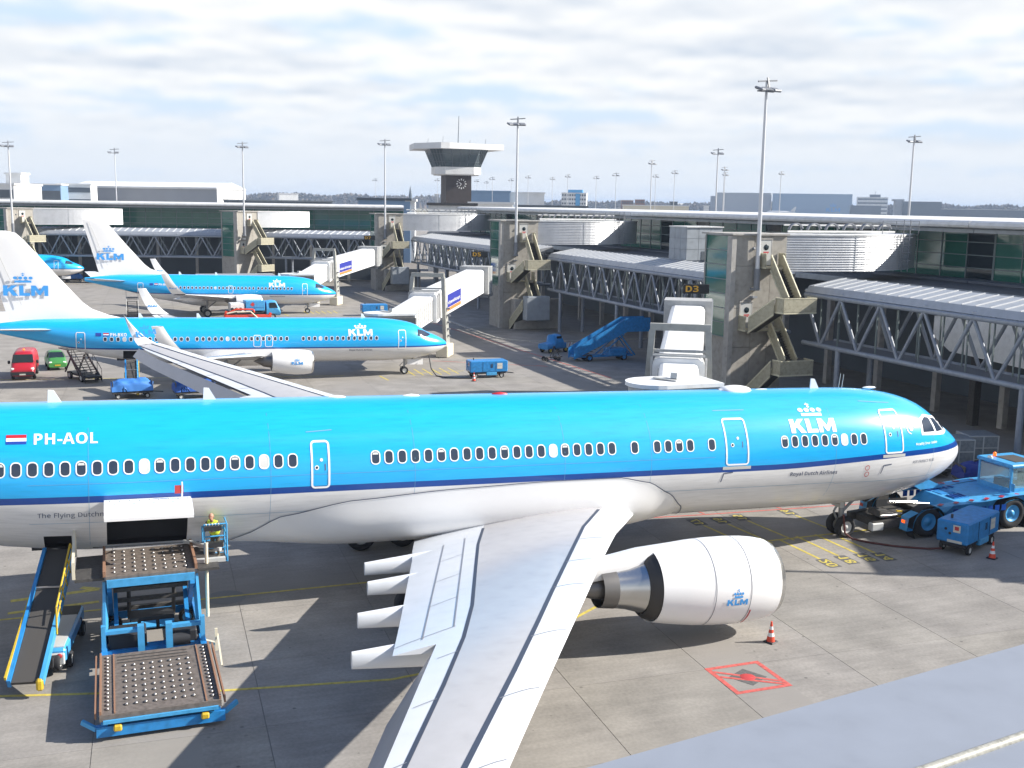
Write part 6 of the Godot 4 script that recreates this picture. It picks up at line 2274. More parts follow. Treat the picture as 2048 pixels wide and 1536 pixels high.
func loader_operator() -> void:
	# stands in the cage, leaning over the control desk, looking down towards the hold
	var t := thing("person", "bald worker in a yellow vest leaning over the cargo loader's controls", "person", Vector3(-36.72, 2.69, 2.85), -0.5)
	var b := B.new()
	var F := Vector3(0, 0, 1)
	var hip := Vector3(0, 0.88, -0.12)
	var chest := Vector3(0, 1.3, 0.06)
	var neck := Vector3(0, 1.46, 0.14)
	var segs := [[hip, Vector3(0, 1.05, -0.05), 0.15, 0.15, Vector3(0.85, 1, 1)], [Vector3(0, 1.05, -0.05), chest, 0.15, 0.165, Vector3(0.8, 1, 1)], [chest, neck, 0.12, 0.06]]
	for s in [-1.0, 1.0]:
		segs.append([Vector3(s * 0.09, 0.86, -0.12), Vector3(s * 0.11, 0.48, -0.06), 0.1, 0.068])
		segs.append([Vector3(s * 0.11, 0.48, -0.06), Vector3(s * 0.12, 0.09, -0.12), 0.065, 0.048])
		segs.append([Vector3(s * 0.12, 0.05, -0.13), Vector3(s * 0.13, 0.04, 0.08), 0.05, 0.04])
		segs.append([Vector3(s * 0.08, 1.37, 0.09), Vector3(s * 0.2, 1.36, 0.08), 0.075, 0.07])
		segs.append([Vector3(s * 0.2, 1.36, 0.08), Vector3(s * 0.25, 1.12, 0.14), 0.062, 0.05])
		segs.append([Vector3(s * 0.25, 1.12, 0.14), Vector3(s * 0.15, 1.17, 0.4), 0.048, 0.036])
	limbs(b, segs, 0.027, 0.035)
	var body := obj("body", b, M.olive_cloth, t)
	b = B.new()
	limbs(b, [[Vector3(0, 1.43, 0.13), Vector3(0, 1.56, 0.19), 0.058, 0.055], [Vector3(0, 1.62, 0.19), Vector3(0, 1.66, 0.2), 0.088, 0.096, Vector3(1.15, 0.92, 0.9)], [Vector3(0, 1.56, 0.25), Vector3(0, 1.6, 0.25), 0.055, 0.06], [Vector3(0, 1.6, 0.3), Vector3(0, 1.63, 0.295), 0.018, 0.012], [Vector3(-0.088, 1.61, 0.19), Vector3(-0.088, 1.64, 0.185), 0.018, 0.02], [Vector3(0.088, 1.61, 0.19), Vector3(0.088, 1.64, 0.185), 0.018, 0.02]], 0.014, 0.02)
	obj("head", b, M.skin, body)
	b = B.new()
	for s in [-1.0, 1.0]:
		b.lathe(Vector3(s * 0.033, 1.635, 0.285), Vector3(0, -0.1, 1).normalized(), PackedVector2Array([Vector2(-0.01, 0.014), Vector2(0.004, 0.012), Vector2(0.008, 0.001)]), 8)
	b.box(Vector3(0, 1.555, 0.3), Vector3(0.045, 0.007, 0.012))
	obj("eyes_and_mouth", b, M.dark_cloth, body)
	b = B.new()
	for s in [-1.0, 1.0]:
		var w := Vector3(s * 0.15, 1.17, 0.41)
		var hs := [[w, w + Vector3(-s * 0.02, -0.01, 0.06), 0.03, 0.032]]
		for k in 4:
			var o := Vector3((k - 1.5) * 0.019, 0, 0)
			var ln: float = [0.035, 0.042, 0.045, 0.036][k]
			hs.append([w + Vector3(-s * 0.02, 0, 0.07) + o, w + Vector3(-s * 0.02, -0.008, 0.07 + ln) + o, 0.009, 0.0085])
			hs.append([w + Vector3(-s * 0.02, -0.008, 0.07 + ln) + o, w + Vector3(-s * 0.02, -0.04, 0.075 + ln) + o, 0.0085, 0.008])
		hs.append([w + Vector3(-s * 0.035, 0, 0.03), w + Vector3(-s * 0.065, -0.015, 0.06), 0.011, 0.009])
		limbs(b, hs, 0.007, 0.008)
	obj("hands", b, M.skin, body)
	b = B.new()
	limbs(b, [[Vector3(0, 1.0, -0.06), Vector3(0, 1.05, -0.05), 0.168, 0.168, Vector3(0.85, 1, 1)], [Vector3(0, 1.05, -0.05), chest, 0.168, 0.178, Vector3(0.82, 1, 1)], [Vector3(-0.14, 1.39, 0.085), Vector3(0.14, 1.39, 0.085), 0.082, 0.082]], 0.027, 0.04)
	obj("vest", b, M.vest_yellow, body)
	b = B.new()
	b.lathe(Vector3(0, 1.13, -0.02), Vector3(0, 0.93, 0.36).normalized(), PackedVector2Array([Vector2(-0.025, 0.2), Vector2(0.025, 0.2)]), 20)
	obj("reflective_band", b, M.lamp_glass, body)

# ---------------------------------------------------------------- the pier
func stair_flight(t: Node, p: Vector3, q: Vector3, wd: float, m: Material) -> void:
	# sloping stair between two landings with solid side panels and cream handrails
	var n := maxi(3, int(absf(q.y - p.y) / 0.19))
	var d := q - p
	var side := Vector3.UP.cross(Vector3(d.x, 0, d.z)).normalized()
	var fl := Node3D.new()
	fl.name = "stair_flight"
	t.add_child(fl, true)
	var b := B.new()
	for i in n:
		var c := p.lerp(q, (i + 0.5) / n)
		b.box(c + Vector3(0, -0.02, 0), Vector3(wd, 0.05, Vector2(d.x, d.z).length() / n + 0.03), Basis(side, Vector3.UP, side.cross(Vector3.UP)))
	b.bar(p + Vector3(0, -0.2, 0), q + Vector3(0, -0.2, 0), wd, 0.06)
	obj("treads", b, M.dark_steel, fl)
	for s in [-1.0, 1.0]:
		b = B.new()
		var o: Vector3 = side * s * wd * 0.5
		b.extr(PackedVector2Array([Vector2(0, -0.3), Vector2(1, -0.3), Vector2(1, 0.95), Vector2(0, 0.95)]), p + o - side * 0.025, d, Vector3.UP, side * 0.05)
		var pa := obj("side_panel", b, m, fl)
		b = B.new()
		b.bar(p + o + Vector3(0, 1.02, 0), q + o + Vector3(0, 1.02, 0), 0.1, 0.09)
		b.bar(p + o * 1.07 + Vector3(0, -0.2, 0), q + o * 1.07 + Vector3(0, -0.2, 0), 0.08, 0.08)
		obj("handrail", b, M.rail_cream, pa)

func stair_tower(label: String, at: Vector3, turn: float, boxed := false) -> Node3D:
	# concrete lift tower; front face towards +z, glazed flank towards -x, dog-leg stairs on the front
	var t := thing("stair_tower", label, "stair tower", at, turn, "concrete stair towers along the pier")
	var b := B.new()
	# wall panels with recessed joints
	var rows := [0.0, 4.6, 7.8, 11.2, 13.65]
	for i in 4:
		for k in 3:
			b = B.new()
			var xa: float = [0.22, 2.0, 3.6][k]
			var xb: float = [1.97, 3.57, 5.0][k]
			b.box(Vector3((xa + xb) * 0.5, (rows[i] + rows[i + 1]) * 0.5, -0.12), Vector3(xb - xa, rows[i + 1] - rows[i] - 0.03, 0.24))
			obj("wall_panel", b, M.tower_concrete, t)
	b = B.new()
	b.b2(Vector3(0.1, 0, -4.6), Vector3(4.95, 13.55, -0.2))
	obj("core_wall", b, M.tower_concrete, t)
	b = B.new()
	b.box(Vector3(2.5, 13.72, -2.3), Vector3(5.3, 0.14, 5.0))
	obj("roof", b, M.tower_shade, t)
	b = B.new()
	b.box(Vector3(0.1, 6.8, -0.3), Vector3(0.42, 13.6, 0.7))
	obj("corner_post", b, M.tower_shade, t)
	# glazed flank: panes between dark bars
	b = B.new()
	for k in 8:
		b.box(Vector3(0.02, 5.4 + 1.17 * k, -2.4), Vector3(0.14, 0.06, 3.5))
	b.box(Vector3(0.02, 9.5, -4.15), Vector3(0.14, 8.3, 0.08))
	var fr := obj("glazing_bars", b, M.mullion, t)
	for k in 7:
		b = B.new()
		b.box(Vector3(0.045, 5.98 + 1.17 * k, -2.4), Vector3(0.05, 1.1, 3.4))
		obj("pane", b, M.green_glass, fr)
	# doors
	for q in [[3.0, 11.25], [1.45, 6.2]]:
		b = B.new()
		b.box(Vector3(q[0], q[1] + 1.02, 0.035), Vector3(1.05, 2.04, 0.07))
		var d := obj("door", b, M.pale_grey, t)
		b = B.new()
		b.bar(Vector3(q[0] - 0.58, q[1], 0.03), Vector3(q[0] - 0.58, q[1] + 2.1, 0.03), 0.1, 0.1)
		b.bar(Vector3(q[0] + 0.58, q[1], 0.03), Vector3(q[0] + 0.58, q[1] + 2.1, 0.03), 0.1, 0.1)
		b.bar(Vector3(q[0] - 0.63, q[1] + 2.12, 0.05), Vector3(q[0] + 0.63, q[1] + 2.12, 0.05), 0.14, 0.1)
		obj("door_frame", b, M.tower_shade, d)
		b = B.new()
		b.lathe(Vector3(q[0] + 0.05, q[1] + 1.45, 0.07), Vector3(0, 0, 1), PackedVector2Array([Vector2(0, 0.24), Vector2(0.02, 0.23), Vector2(0.02, 0.001)]), 18)
		obj("round_window", b, M.dark_glass, d)
		b = B.new()
		b.box(Vector3(q[0] + 0.05, q[1] + 1.05, 0.075), Vector3(0.5, 0.1, 0.01))
		b.box(Vector3(q[0] + 0.05, q[1] + 0.93, 0.075), Vector3(0.3, 0.06, 0.01))
		obj("red_notice", b, M.sticker_red, d)
	b = B.new()
	b.lathe(Vector3(1.9, 12.6, 0.0), Vector3(0, 0, 1), PackedVector2Array([Vector2(0, 0.12), Vector2(0.1, 0.12), Vector2(0.14, 0.001)]), 12)
	obj("wall_lamp", b, M.lamp_grey, t)
	# landings and flights
	var lands := [[2.5, 4.3, 11.1, 0.0, 1.0], [2.0, 5.0, 7.8, 3.3, 4.5], [0.8, 4.2, 6.1, 0.0, 1.1], [2.0, 5.0, 2.9, 3.3, 4.5]]
	for q in lands:
		b = B.new()
		b.box(Vector3((q[0] + q[1]) * 0.5, q[2], (q[3] + q[4]) * 0.5 + 0.03), Vector3(q[1] - q[0], 0.14, q[4] - q[3]))
		var l := obj("landing", b, M.stair_beige, t)
		var sides := []
		if q[3] > 1.0:
			sides = [[Vector3(q[0], 0, q[4]), Vector3(q[1], 0, q[4])], [Vector3(q[1], 0, q[3]), Vector3(q[1], 0, q[4])], [Vector3(q[0], 0, q[3] + 0.1), Vector3(q[0], 0, q[4])]]
		else:
			sides = [[Vector3(q[0], 0, 0.05), Vector3(q[0], 0, q[4])], [Vector3(q[1], 0, 0.05), Vector3(q[1], 0, q[4])]]
		for e in sides:
			b = B.new()
			b.bar(e[0] + Vector3(0, q[2] + 0.55, 0), e[1] + Vector3(0, q[2] + 0.55, 0), 0.06, 1.05)
			obj("parapet", b, M.stair_beige, l)
			b = B.new()
			b.bar(e[0] + Vector3(0, q[2] + 1.12, 0), e[1] + Vector3(0, q[2] + 1.12, 0), 0.1, 0.07)
			b.bar(e[0] + Vector3(0, q[2] - 0.02, 0), e[1] + Vector3(0, q[2] - 0.02, 0), 0.1, 0.12)
			obj("parapet_rail", b, M.rail_cream, l)
	stair_flight(t, Vector3(3.55, 11.1, 0.95), Vector3(3.75, 7.9, 3.35), 1.15, M.stair_beige)
	stair_flight(t, Vector3(2.3, 7.8, 3.35), Vector3(1.5, 6.15, 1.05), 1.1, M.stair_beige)
	stair_flight(t, Vector3(3.55, 6.1, 1.0), Vector3(3.75, 3.0, 3.35), 1.15, M.stair_beige)
	stair_flight(t, Vector3(2.3, 2.9, 3.35), Vector3(1.5, 0.1, 0.6), 1.1, M.stair_beige)
	if boxed:
		b = B.new()
		b.cham(Vector3(3.4, 2.9, 4.0), Vector3(3.1, 3.0, 1.5), 0.05)
		obj("enclosed_landing", b, M.panel_grey, t)
		b = B.new()
		b.cham(Vector3(4.6, 1.9, 0.9), Vector3(6.5, 3.8, 1.7), 0.05)
		obj("base_housing", b, M.tower_shade, t)
	return t

func apron_mast(label: String, at: Vector3, base_y: float, top_y: float, thick: float, lamps: int, group: String) -> void:
	var t := thing("light_mast", label, "light mast", at, rng.randf_range(-0.3, 0.3), group)
	var b := B.new()
	b.tube(Vector3(0, base_y, 0), Vector3(0, top_y, 0), thick, thick * 0.5, 12)
	obj("pole", b, M.mast_steel, t)
	b = B.new()
	b.bar(Vector3(-0.95, top_y - 0.05, 0.1), Vector3(0.95, top_y + 0.12, 0.1), 0.12, 0.12)
	b.bar(Vector3(-0.9, top_y - 0.75, 0), Vector3(0.8, top_y - 0.75, 0), 0.1, 0.1)
	b.bar(Vector3(0, top_y - 0.8, 0.4), Vector3(0, top_y + 0.3, 0.1), 0.16, 0.1)
	obj("cross_arm", b, M.lamp_grey, t)
	for k in lamps:
		var x: float = [-0.95, 0.55, -0.3, 0.9][k]
		b = B.new()
		var bs := Basis(Vector3.UP, 0.4 - 0.35 * k) * Basis(Vector3(1, 0, 0), 0.35)
		b.cham(Vector3(x, top_y - 0.62, 0.4), Vector3(0.8, 0.2, 0.75), 0.07, bs)
		b.box(Vector3(x, top_y - 0.73, 0.42), Vector3(0.66, 0.03, 0.6), bs)
		obj("floodlight", b, M.lamp_grey, t)

func tower_mast(label: String, at: Vector3, top_y: float) -> void:
	apron_mast(label, at, 9.6, top_y, 0.2, 3, "light masts on the stair towers")
	var t := get_child(get_child_count() - 1)
	var b := B.new()
	b.tube(Vector3(0, 9.3, 0), Vector3(0, 11.0, 0), 0.26, 0.26, 12)
	b.box(Vector3(0, 9.35, -0.3), Vector3(0.6, 0.2, 0.9))
	b.box(Vector3(0, 8.7, -0.45), Vector3(0.5, 0.16, 0.7))
	obj("bracket", b, M.lamp_grey, t)

func gallery(label: String, p: Vector3, q: Vector3, bays: int, back := true) -> void:
	# boarding gallery: a steel truss box with a sheet roof, floor between the lower chords
	var t := thing("boarding_gallery", label, "boarding gallery", p, 0.0, "truss boarding galleries along the pier")
	var d := q - p
	var dl := d.length()
	var u := d / dl
	var s := Vector3.UP.cross(u).normalized()   # inwards, away from the apron
	if s.x < 0 and absf(u.z) > absf(u.x): s = -s
	if s.z > 0 and absf(u.z) <= absf(u.x): s = -s
	var yt := 8.97
	var yb := 5.08
	for side in 2:
		var o: Vector3 = s * (3.1 * side)
		var b := B.new()
		b.tube(o + Vector3(0, yt, 0), o + d + Vector3(0, yt, 0), 0.19, 0.19, 10)
		obj("upper_chord", b, M.truss_grey, t)
		b = B.new()
		b.tube(o + Vector3(0, yb, 0), o + d + Vector3(0, yb, 0), 0.19, 0.19, 10)
		obj("lower_chord", b, M.truss_grey, t)
		for i in bays:
			var a := o + d * (float(i) / bays)
			var m := o + d * ((i + 0.5) / bays)
			var c := o + d * (float(i + 1) / bays)
			b = B.new()
			b.tube(a + Vector3(0, yt, 0), m + Vector3(0, yb, 0), 0.13, 0.13, 8, false)
			obj("diagonal", b, M.truss_grey, t)
			b = B.new()
			b.tube(m + Vector3(0, yb, 0), c + Vector3(0, yt, 0), 0.13, 0.13, 8, false)
			obj("diagonal", b, M.truss_grey, t)
			if side == 0:
				b = B.new()
				b.cham(a + Vector3(0, yt + 0.33, 0) + s * 0.25, Vector3(0.5, 0.26, 0.5), 0.1)
				obj("roof_bearing", b, M.gallery_roof, t)
	var b := B.new()
	b.bar(s * 1.55 + Vector3(0, yb - 0.05, 0), s * 1.55 + d + Vector3(0, yb - 0.05, 0), 3.0, 0.2)
	obj("floor", b, M.soffit, t)
	b = B.new()
	# inner glazed walkway walls and slim posts
	for i in bays * 2:
		var a := d * ((i + 0.5) / (bays * 2.0))
		b.bar(a + s * 0.75 + Vector3(0, yb, 0), a + s * 0.75 + Vector3(0, yt + 0.4, 0), 0.09, 0.09)
		b.bar(a + s * 2.55 + Vector3(0, yb, 0), a + s * 2.55 + Vector3(0, yt + 0.4, 0), 0.09, 0.09)
	obj("inner_posts", b, M.mullion, t)
	# roof: fascia towards the apron, then a shallow slope with standing seams
	b = B.new()
	var f0 := -s * 0.25 + Vector3(0, yt + 0.22, 0)
	var f1 := s * 0.3 + Vector3(0, yt + 0.72, 0)
	var r1 := s * 3.4 + Vector3(0, yt + 1.3, 0)
	b.quad(f0 + s * 0.2, f0 + s * 0.2 + d, f1 + d, f1, -s)
	b.quad(f1, f1 + d, r1 + d, r1, Vector3.UP)
	b.quad(r1, r1 + d, r1 + d - Vector3(0, 0.7, 0), r1 - Vector3(0, 0.7, 0), s)
	b.quad(f0 + s * 0.2, f0 + s * 0.2 + d, r1 + d - Vector3(0, 0.7, 0), r1 - Vector3(0, 0.7, 0), Vector3.DOWN)
	b.fan([f0 + s * 0.2, f1, r1, r1 - Vector3(0, 0.7, 0)], -u)
	b.fan([f0 + s * 0.2 + d, f1 + d, r1 + d, r1 + d - Vector3(0, 0.7, 0)], u)
	var roof := obj("roof", b, M.gallery_roof, t)
	var n := int(dl / 1.25)
	for i in n:
		b = B.new()
		var a := d * ((i + 0.5) / n)
		b.bar(f1 + a + Vector3(0, 0.03, 0), r1 + a + Vector3(0, 0.03, 0), 0.07, 0.07)
		obj("roof_seam", b, M.roof_white, roof)
	# posts to the ground
	for i in range(1, bays, 4):
		for side in 2:
			b = B.new()
			var a: Vector3 = d * (float(i) / bays) + s * (3.1 * side)
			b.tube(a, a + Vector3(0, yb, 0), 0.22, 0.22, 10)
			obj("support_post", b, M.truss_grey, t)

func corridor(label: String, pts: Array, y0: float, y1: float, hand: float) -> void:
	# metal-clad curved link between a tower and the pier
	var t := thing("clad_corridor", label, "link corridor", Vector3.ZERO, 0.0, "metal-clad link corridors")
	var cv := Curve3D.new()
	for i in pts.size():
		var tan: Vector3 = (pts[mini(i + 1, pts.size() - 1)] - pts[maxi(i - 1, 0)]) / 6.0
		cv.add_point(pts[i], -tan, tan)
	var ln := cv.get_baked_length()
	var n := 24
	var nl := 15
	for k in nl:  # lapped boards, each its own strip
		var b := B.new()
		var ya := lerpf(y0, y1, float(k) / nl)
		var yb := lerpf(y0, y1, float(k + 1) / nl)
		for i in n:
			var p := cv.sample_baked(ln * i / n)
			var q := cv.sample_baked(ln * (i + 1) / n)
			var o: Vector3 = Vector3.UP.cross(q - p).normalized() * hand
			var a := p + Vector3(0, ya, 0) + o * 0.08
			var c := q + Vector3(0, ya, 0) + o * 0.08
			var a2 := p + Vector3(0, yb - 0.01, 0)
			var c2 := q + Vector3(0, yb - 0.01, 0)
			b.quad(a, c, c2, a2, o)
			b.quad(a, c, c - o * 0.05, a - o * 0.05, Vector3.DOWN)
		obj("cladding_board", b, M.cladding, t)
	var b := B.new()
	for i in n:
		var p := cv.sample_baked(ln * i / n)
		var q := cv.sample_baked(ln * (i + 1) / n)
		var o: Vector3 = Vector3.UP.cross(q - p).normalized() * hand
		b.quad(p + Vector3(0, y1, 0) + o * 0.1, q + Vector3(0, y1, 0) + o * 0.1, q + Vector3(0, y1 + 0.02, 0) - o * 3.2, p + Vector3(0, y1 + 0.02, 0) - o * 3.2, Vector3.UP)
		b.quad(p + Vector3(0, y1, 0) + o * 0.1, q + Vector3(0, y1, 0) + o * 0.1, q + Vector3(0, y1 - 0.12, 0) + o * 0.1, p + Vector3(0, y1 - 0.12, 0) + o * 0.1, o)
		b.quad(p + Vector3(0, y0, 0), q + Vector3(0, y0, 0), q + Vector3(0, y0, 0) - o * 3.2, p + Vector3(0, y0, 0) - o * 3.2, Vector3.DOWN)
		b.quad(p + Vector3(0, y0, 0) - o * 3.2, q + Vector3(0, y0, 0) - o * 3.2, q + Vector3(0, y1, 0) - o * 3.2, p + Vector3(0, y1, 0) - o * 3.2, -o)
	obj("roof", b, M.roof_white, t)
	for f in [0.36, 0.7]:
		b = B.new()
		var p := cv.sample_baked(ln * f)
		var o: Vector3 = Vector3.UP.cross(cv.sample_baked(ln * f + 0.1) - p).normalized() * hand
		b.bar(p + Vector3(0, y0, 0) + o * 0.055, p + Vector3(0, y1, 0) + o * 0.055, 0.04, 0.04)
		obj("joint_cover", b, M.panel_grey, t)

func roof_ladder(label: String, at: Vector3, turn: float, h: float) -> void:
	var t := thing("roof_ladder", label, "ladder", at, turn, "caged roof ladders on the pier")
	for x in [-0.3, 0.3]:
		var b := B.new()
		b.tube(Vector3(x, 0, 0), Vector3(x, h + 1.2, 0), 0.035, 0.035, 6)
		obj("rail", b, M.lamp_grey, t)
	var b := B.new()
	for k in int(h / 0.3):
		b.tube(Vector3(-0.3, 0.2 + k * 0.3, 0), Vector3(0.3, 0.2 + k * 0.3, 0), 0.02, 0.02, 6)
	obj("rungs", b, M.lamp_grey, t)
	b = B.new()
	for k in 5:
		for j in 6:
			var a0 := PI * j / 6.0
			var a1 := PI * (j + 1) / 6.0
			var y := 1.0 + k * (h - 0.6) / 4.0
			b.tube(Vector3(cos(a0) * 0.38, y, sin(a0) * 0.7), Vector3(cos(a1) * 0.38, y, sin(a1) * 0.7), 0.022, 0.022, 6)
	obj("safety_hoops", b, M.lamp_grey, t)
	b = B.new()
	for q in [[-2.2, -1.2], [-0.9, -1.2], [0.5, -1.2], [1.3, -1.2]]:
		b.tube(Vector3(q[0], h, q[1] * 0.2), Vector3(q[0], h + 1.1, q[1] * 0.2), 0.03, 0.03, 6)
	b.tube(Vector3(-2.2, h + 1.1, -0.24), Vector3(1.3, h + 1.1, -0.24), 0.03, 0.03, 6)
	b.tube(Vector3(-2.2, h + 0.6, -0.24), Vector3(1.3, h + 0.6, -0.24), 0.025, 0.025, 6)
	obj("roof_railing", b, M.lamp_grey, t)

func pier_block(called: String, label: String, p: Vector2, q: Vector2, depth: float, lit_glass: bool, y0 := 9.9) -> void:
	# a length of pier: front line from p to q (x, z), building behind it
	var t := thing(called, label, "terminal pier", Vector3.ZERO, 0.0, "lengths of the terminal pier")
	var d := Vector3(q.x - p.x, 0, q.y - p.y)
	var ln := d.length()
	var u := d / ln
	var s := Vector3(-u.z, 0, u.x)
	if s.x < 0 and absf(u.z) > 0.7: s = -s
	if s.z > 0 and absf(u.z) <= 0.7: s = -s
	var o := Vector3(p.x, 0, p.y)
	var bs := Basis(u, Vector3.UP, u.cross(Vector3.UP))
	var c := o + d * 0.5
	var b := B.new()
	# roof slab with a rounded white edge
	var g := []
	for i in 2:
		var row := PackedVector3Array()
		for a in [[3.4, 14.42], [-0.1, 14.42], [-0.32, 14.5], [-0.4, 14.68], [-0.34, 14.9], [-0.1, 15.04], [0.6, 15.1], [depth, 15.16]]:
			row.append(o + d * i + s * a[0] + Vector3(0, a[1], 0))
		g.append(row)
	for j in 7:
		b.quad(g[0][j], g[0][j + 1], g[1][j + 1], g[1][j], (-s if j < 5 else Vector3.UP) if j > 0 else Vector3.DOWN)
	b.fan(Array(g[0]), -u)
	b.fan(Array(g[1]), u)
	var roof := obj("roof", b, M.roof_white, t)
	b = B.new()
	b.box(c + s * 0.3 + Vector3(0, 14.2, 0), Vector3(ln, 0.3, 0.2), bs)
	obj("gutter", b, M.panel_grey, roof)
	# facade: solid back wall dark inside, panes and mullions in front
	b = B.new()
	b.box(c + s * (depth * 0.5 + 4.0) + Vector3(0, (y0 + 14.4) * 0.5, 0), Vector3(ln, 14.4 - y0, depth - 8.0), bs)
	b.box(c + s * 3.0 + Vector3(0, y0 + 0.1, 0), Vector3(ln, 0.2, 6.0), bs)
	obj("interior", b, M.soffit, t)
	b = B.new()
	var nb := int(ln / 3.0)
	for i in nb + 1:
		b.bar(o + d * (float(i) / nb) + s * 2.6 + Vector3(0, y0, 0), o + d * (float(i) / nb) + s * 2.6 + Vector3(0, 14.4, 0), 0.1, 0.1)
	for y in [y0 + 0.05, y0 + 1.1, y0 + 2.2, y0 + 3.3, 14.3]:
		b.bar(o + s * 2.6 + Vector3(0, y, 0), o + d + s * 2.6 + Vector3(0, y, 0), 0.09, 0.08)
	var fr := obj("facade_frame", b, M.mullion, t)
	for i in nb:
		b = B.new()
		b.box(o + d * ((i + 0.5) / nb) + s * 2.63 + Vector3(0, (y0 + 14.4) * 0.5, 0), Vector3(ln / nb - 0.08, 14.4 - y0 - 0.1, 0.04), bs)
		obj("pane", b, M.green_glass if lit_glass or i % 5 != 2 else M.dark_glass, fr)
	# lower storey
	b = B.new()
	b.box(c + s * (depth * 0.5 - 1.0) + Vector3(0, y0 * 0.5, 0), Vector3(ln, y0 - 0.02, depth - 6.0), bs)
	obj("lower_wall", b, M.far_dark, t)
	b = B.new()
	b.box(c + s * (-1.0) + Vector3(0, y0 - 0.2, 0), Vector3(ln, 0.36, 11.0), bs)
	var lr := obj("lower_roof", b, M.roof_dark, t)
	b = B.new()
	b.box(c + s * (-6.55) + Vector3(0, y0 - 0.2, 0), Vector3(ln, 0.5, 0.12), bs)
	obj("roof_edge", b, M.panel_grey, lr)
	var np := int(ln / 7.0)
	for i in np:
		b = B.new()
		b.box(o + d * ((i + 0.5) / np) - s * 5.6 + Vector3(0, (y0 - 0.4) * 0.5, 0), Vector3(0.5, y0 - 0.4, 0.5), bs)
		obj("column", b, M.tower_shade, t)

func roof_vents(label: String, p: Vector3, q: Vector3, n: int) -> void:
	# row of dark hooded brackets and a pale bar above the links
	var t := thing("roof_bracket_row", label, "roof fittings", Vector3.ZERO, 0.0, "bracket rows on the link roofs")
	var b := B.new()
	b.bar(p + Vector3(0, 0.1, 0), q + Vector3(0, 0.1, 0), 0.16, 0.16)
	b.bar(p + Vector3(0, 0.62, -0.6), q + Vector3(0, 0.62, -0.6), 0.12, 0.12)
	obj("rail", b, M.roof_white, t)
	for i in n:
		b = B.new()
		var c := p.lerp(q, (i + 0.5) / n)
		var u := (q - p).normalized()
		for k in 5:
			var a0 := PI * (0.95 - 0.17 * k)
			var a1 := PI * (0.95 - 0.17 * (k + 1))
			b.bar(c + u * cos(a0) * 0.7 + Vector3(0, 0.15 + sin(a0) * 0.62, -0.2), c + u * cos(a1) * 0.7 + Vector3(0, 0.15 + sin(a1) * 0.62, -0.2), 0.3, 0.1)
		b.bar(c + u * 0.55 + Vector3(0, 0, -0.2), c + u * 0.55 + Vector3(0, 0.5, -0.2), 0.1, 0.1)
		obj("bracket", b, M.lamp_grey, t)

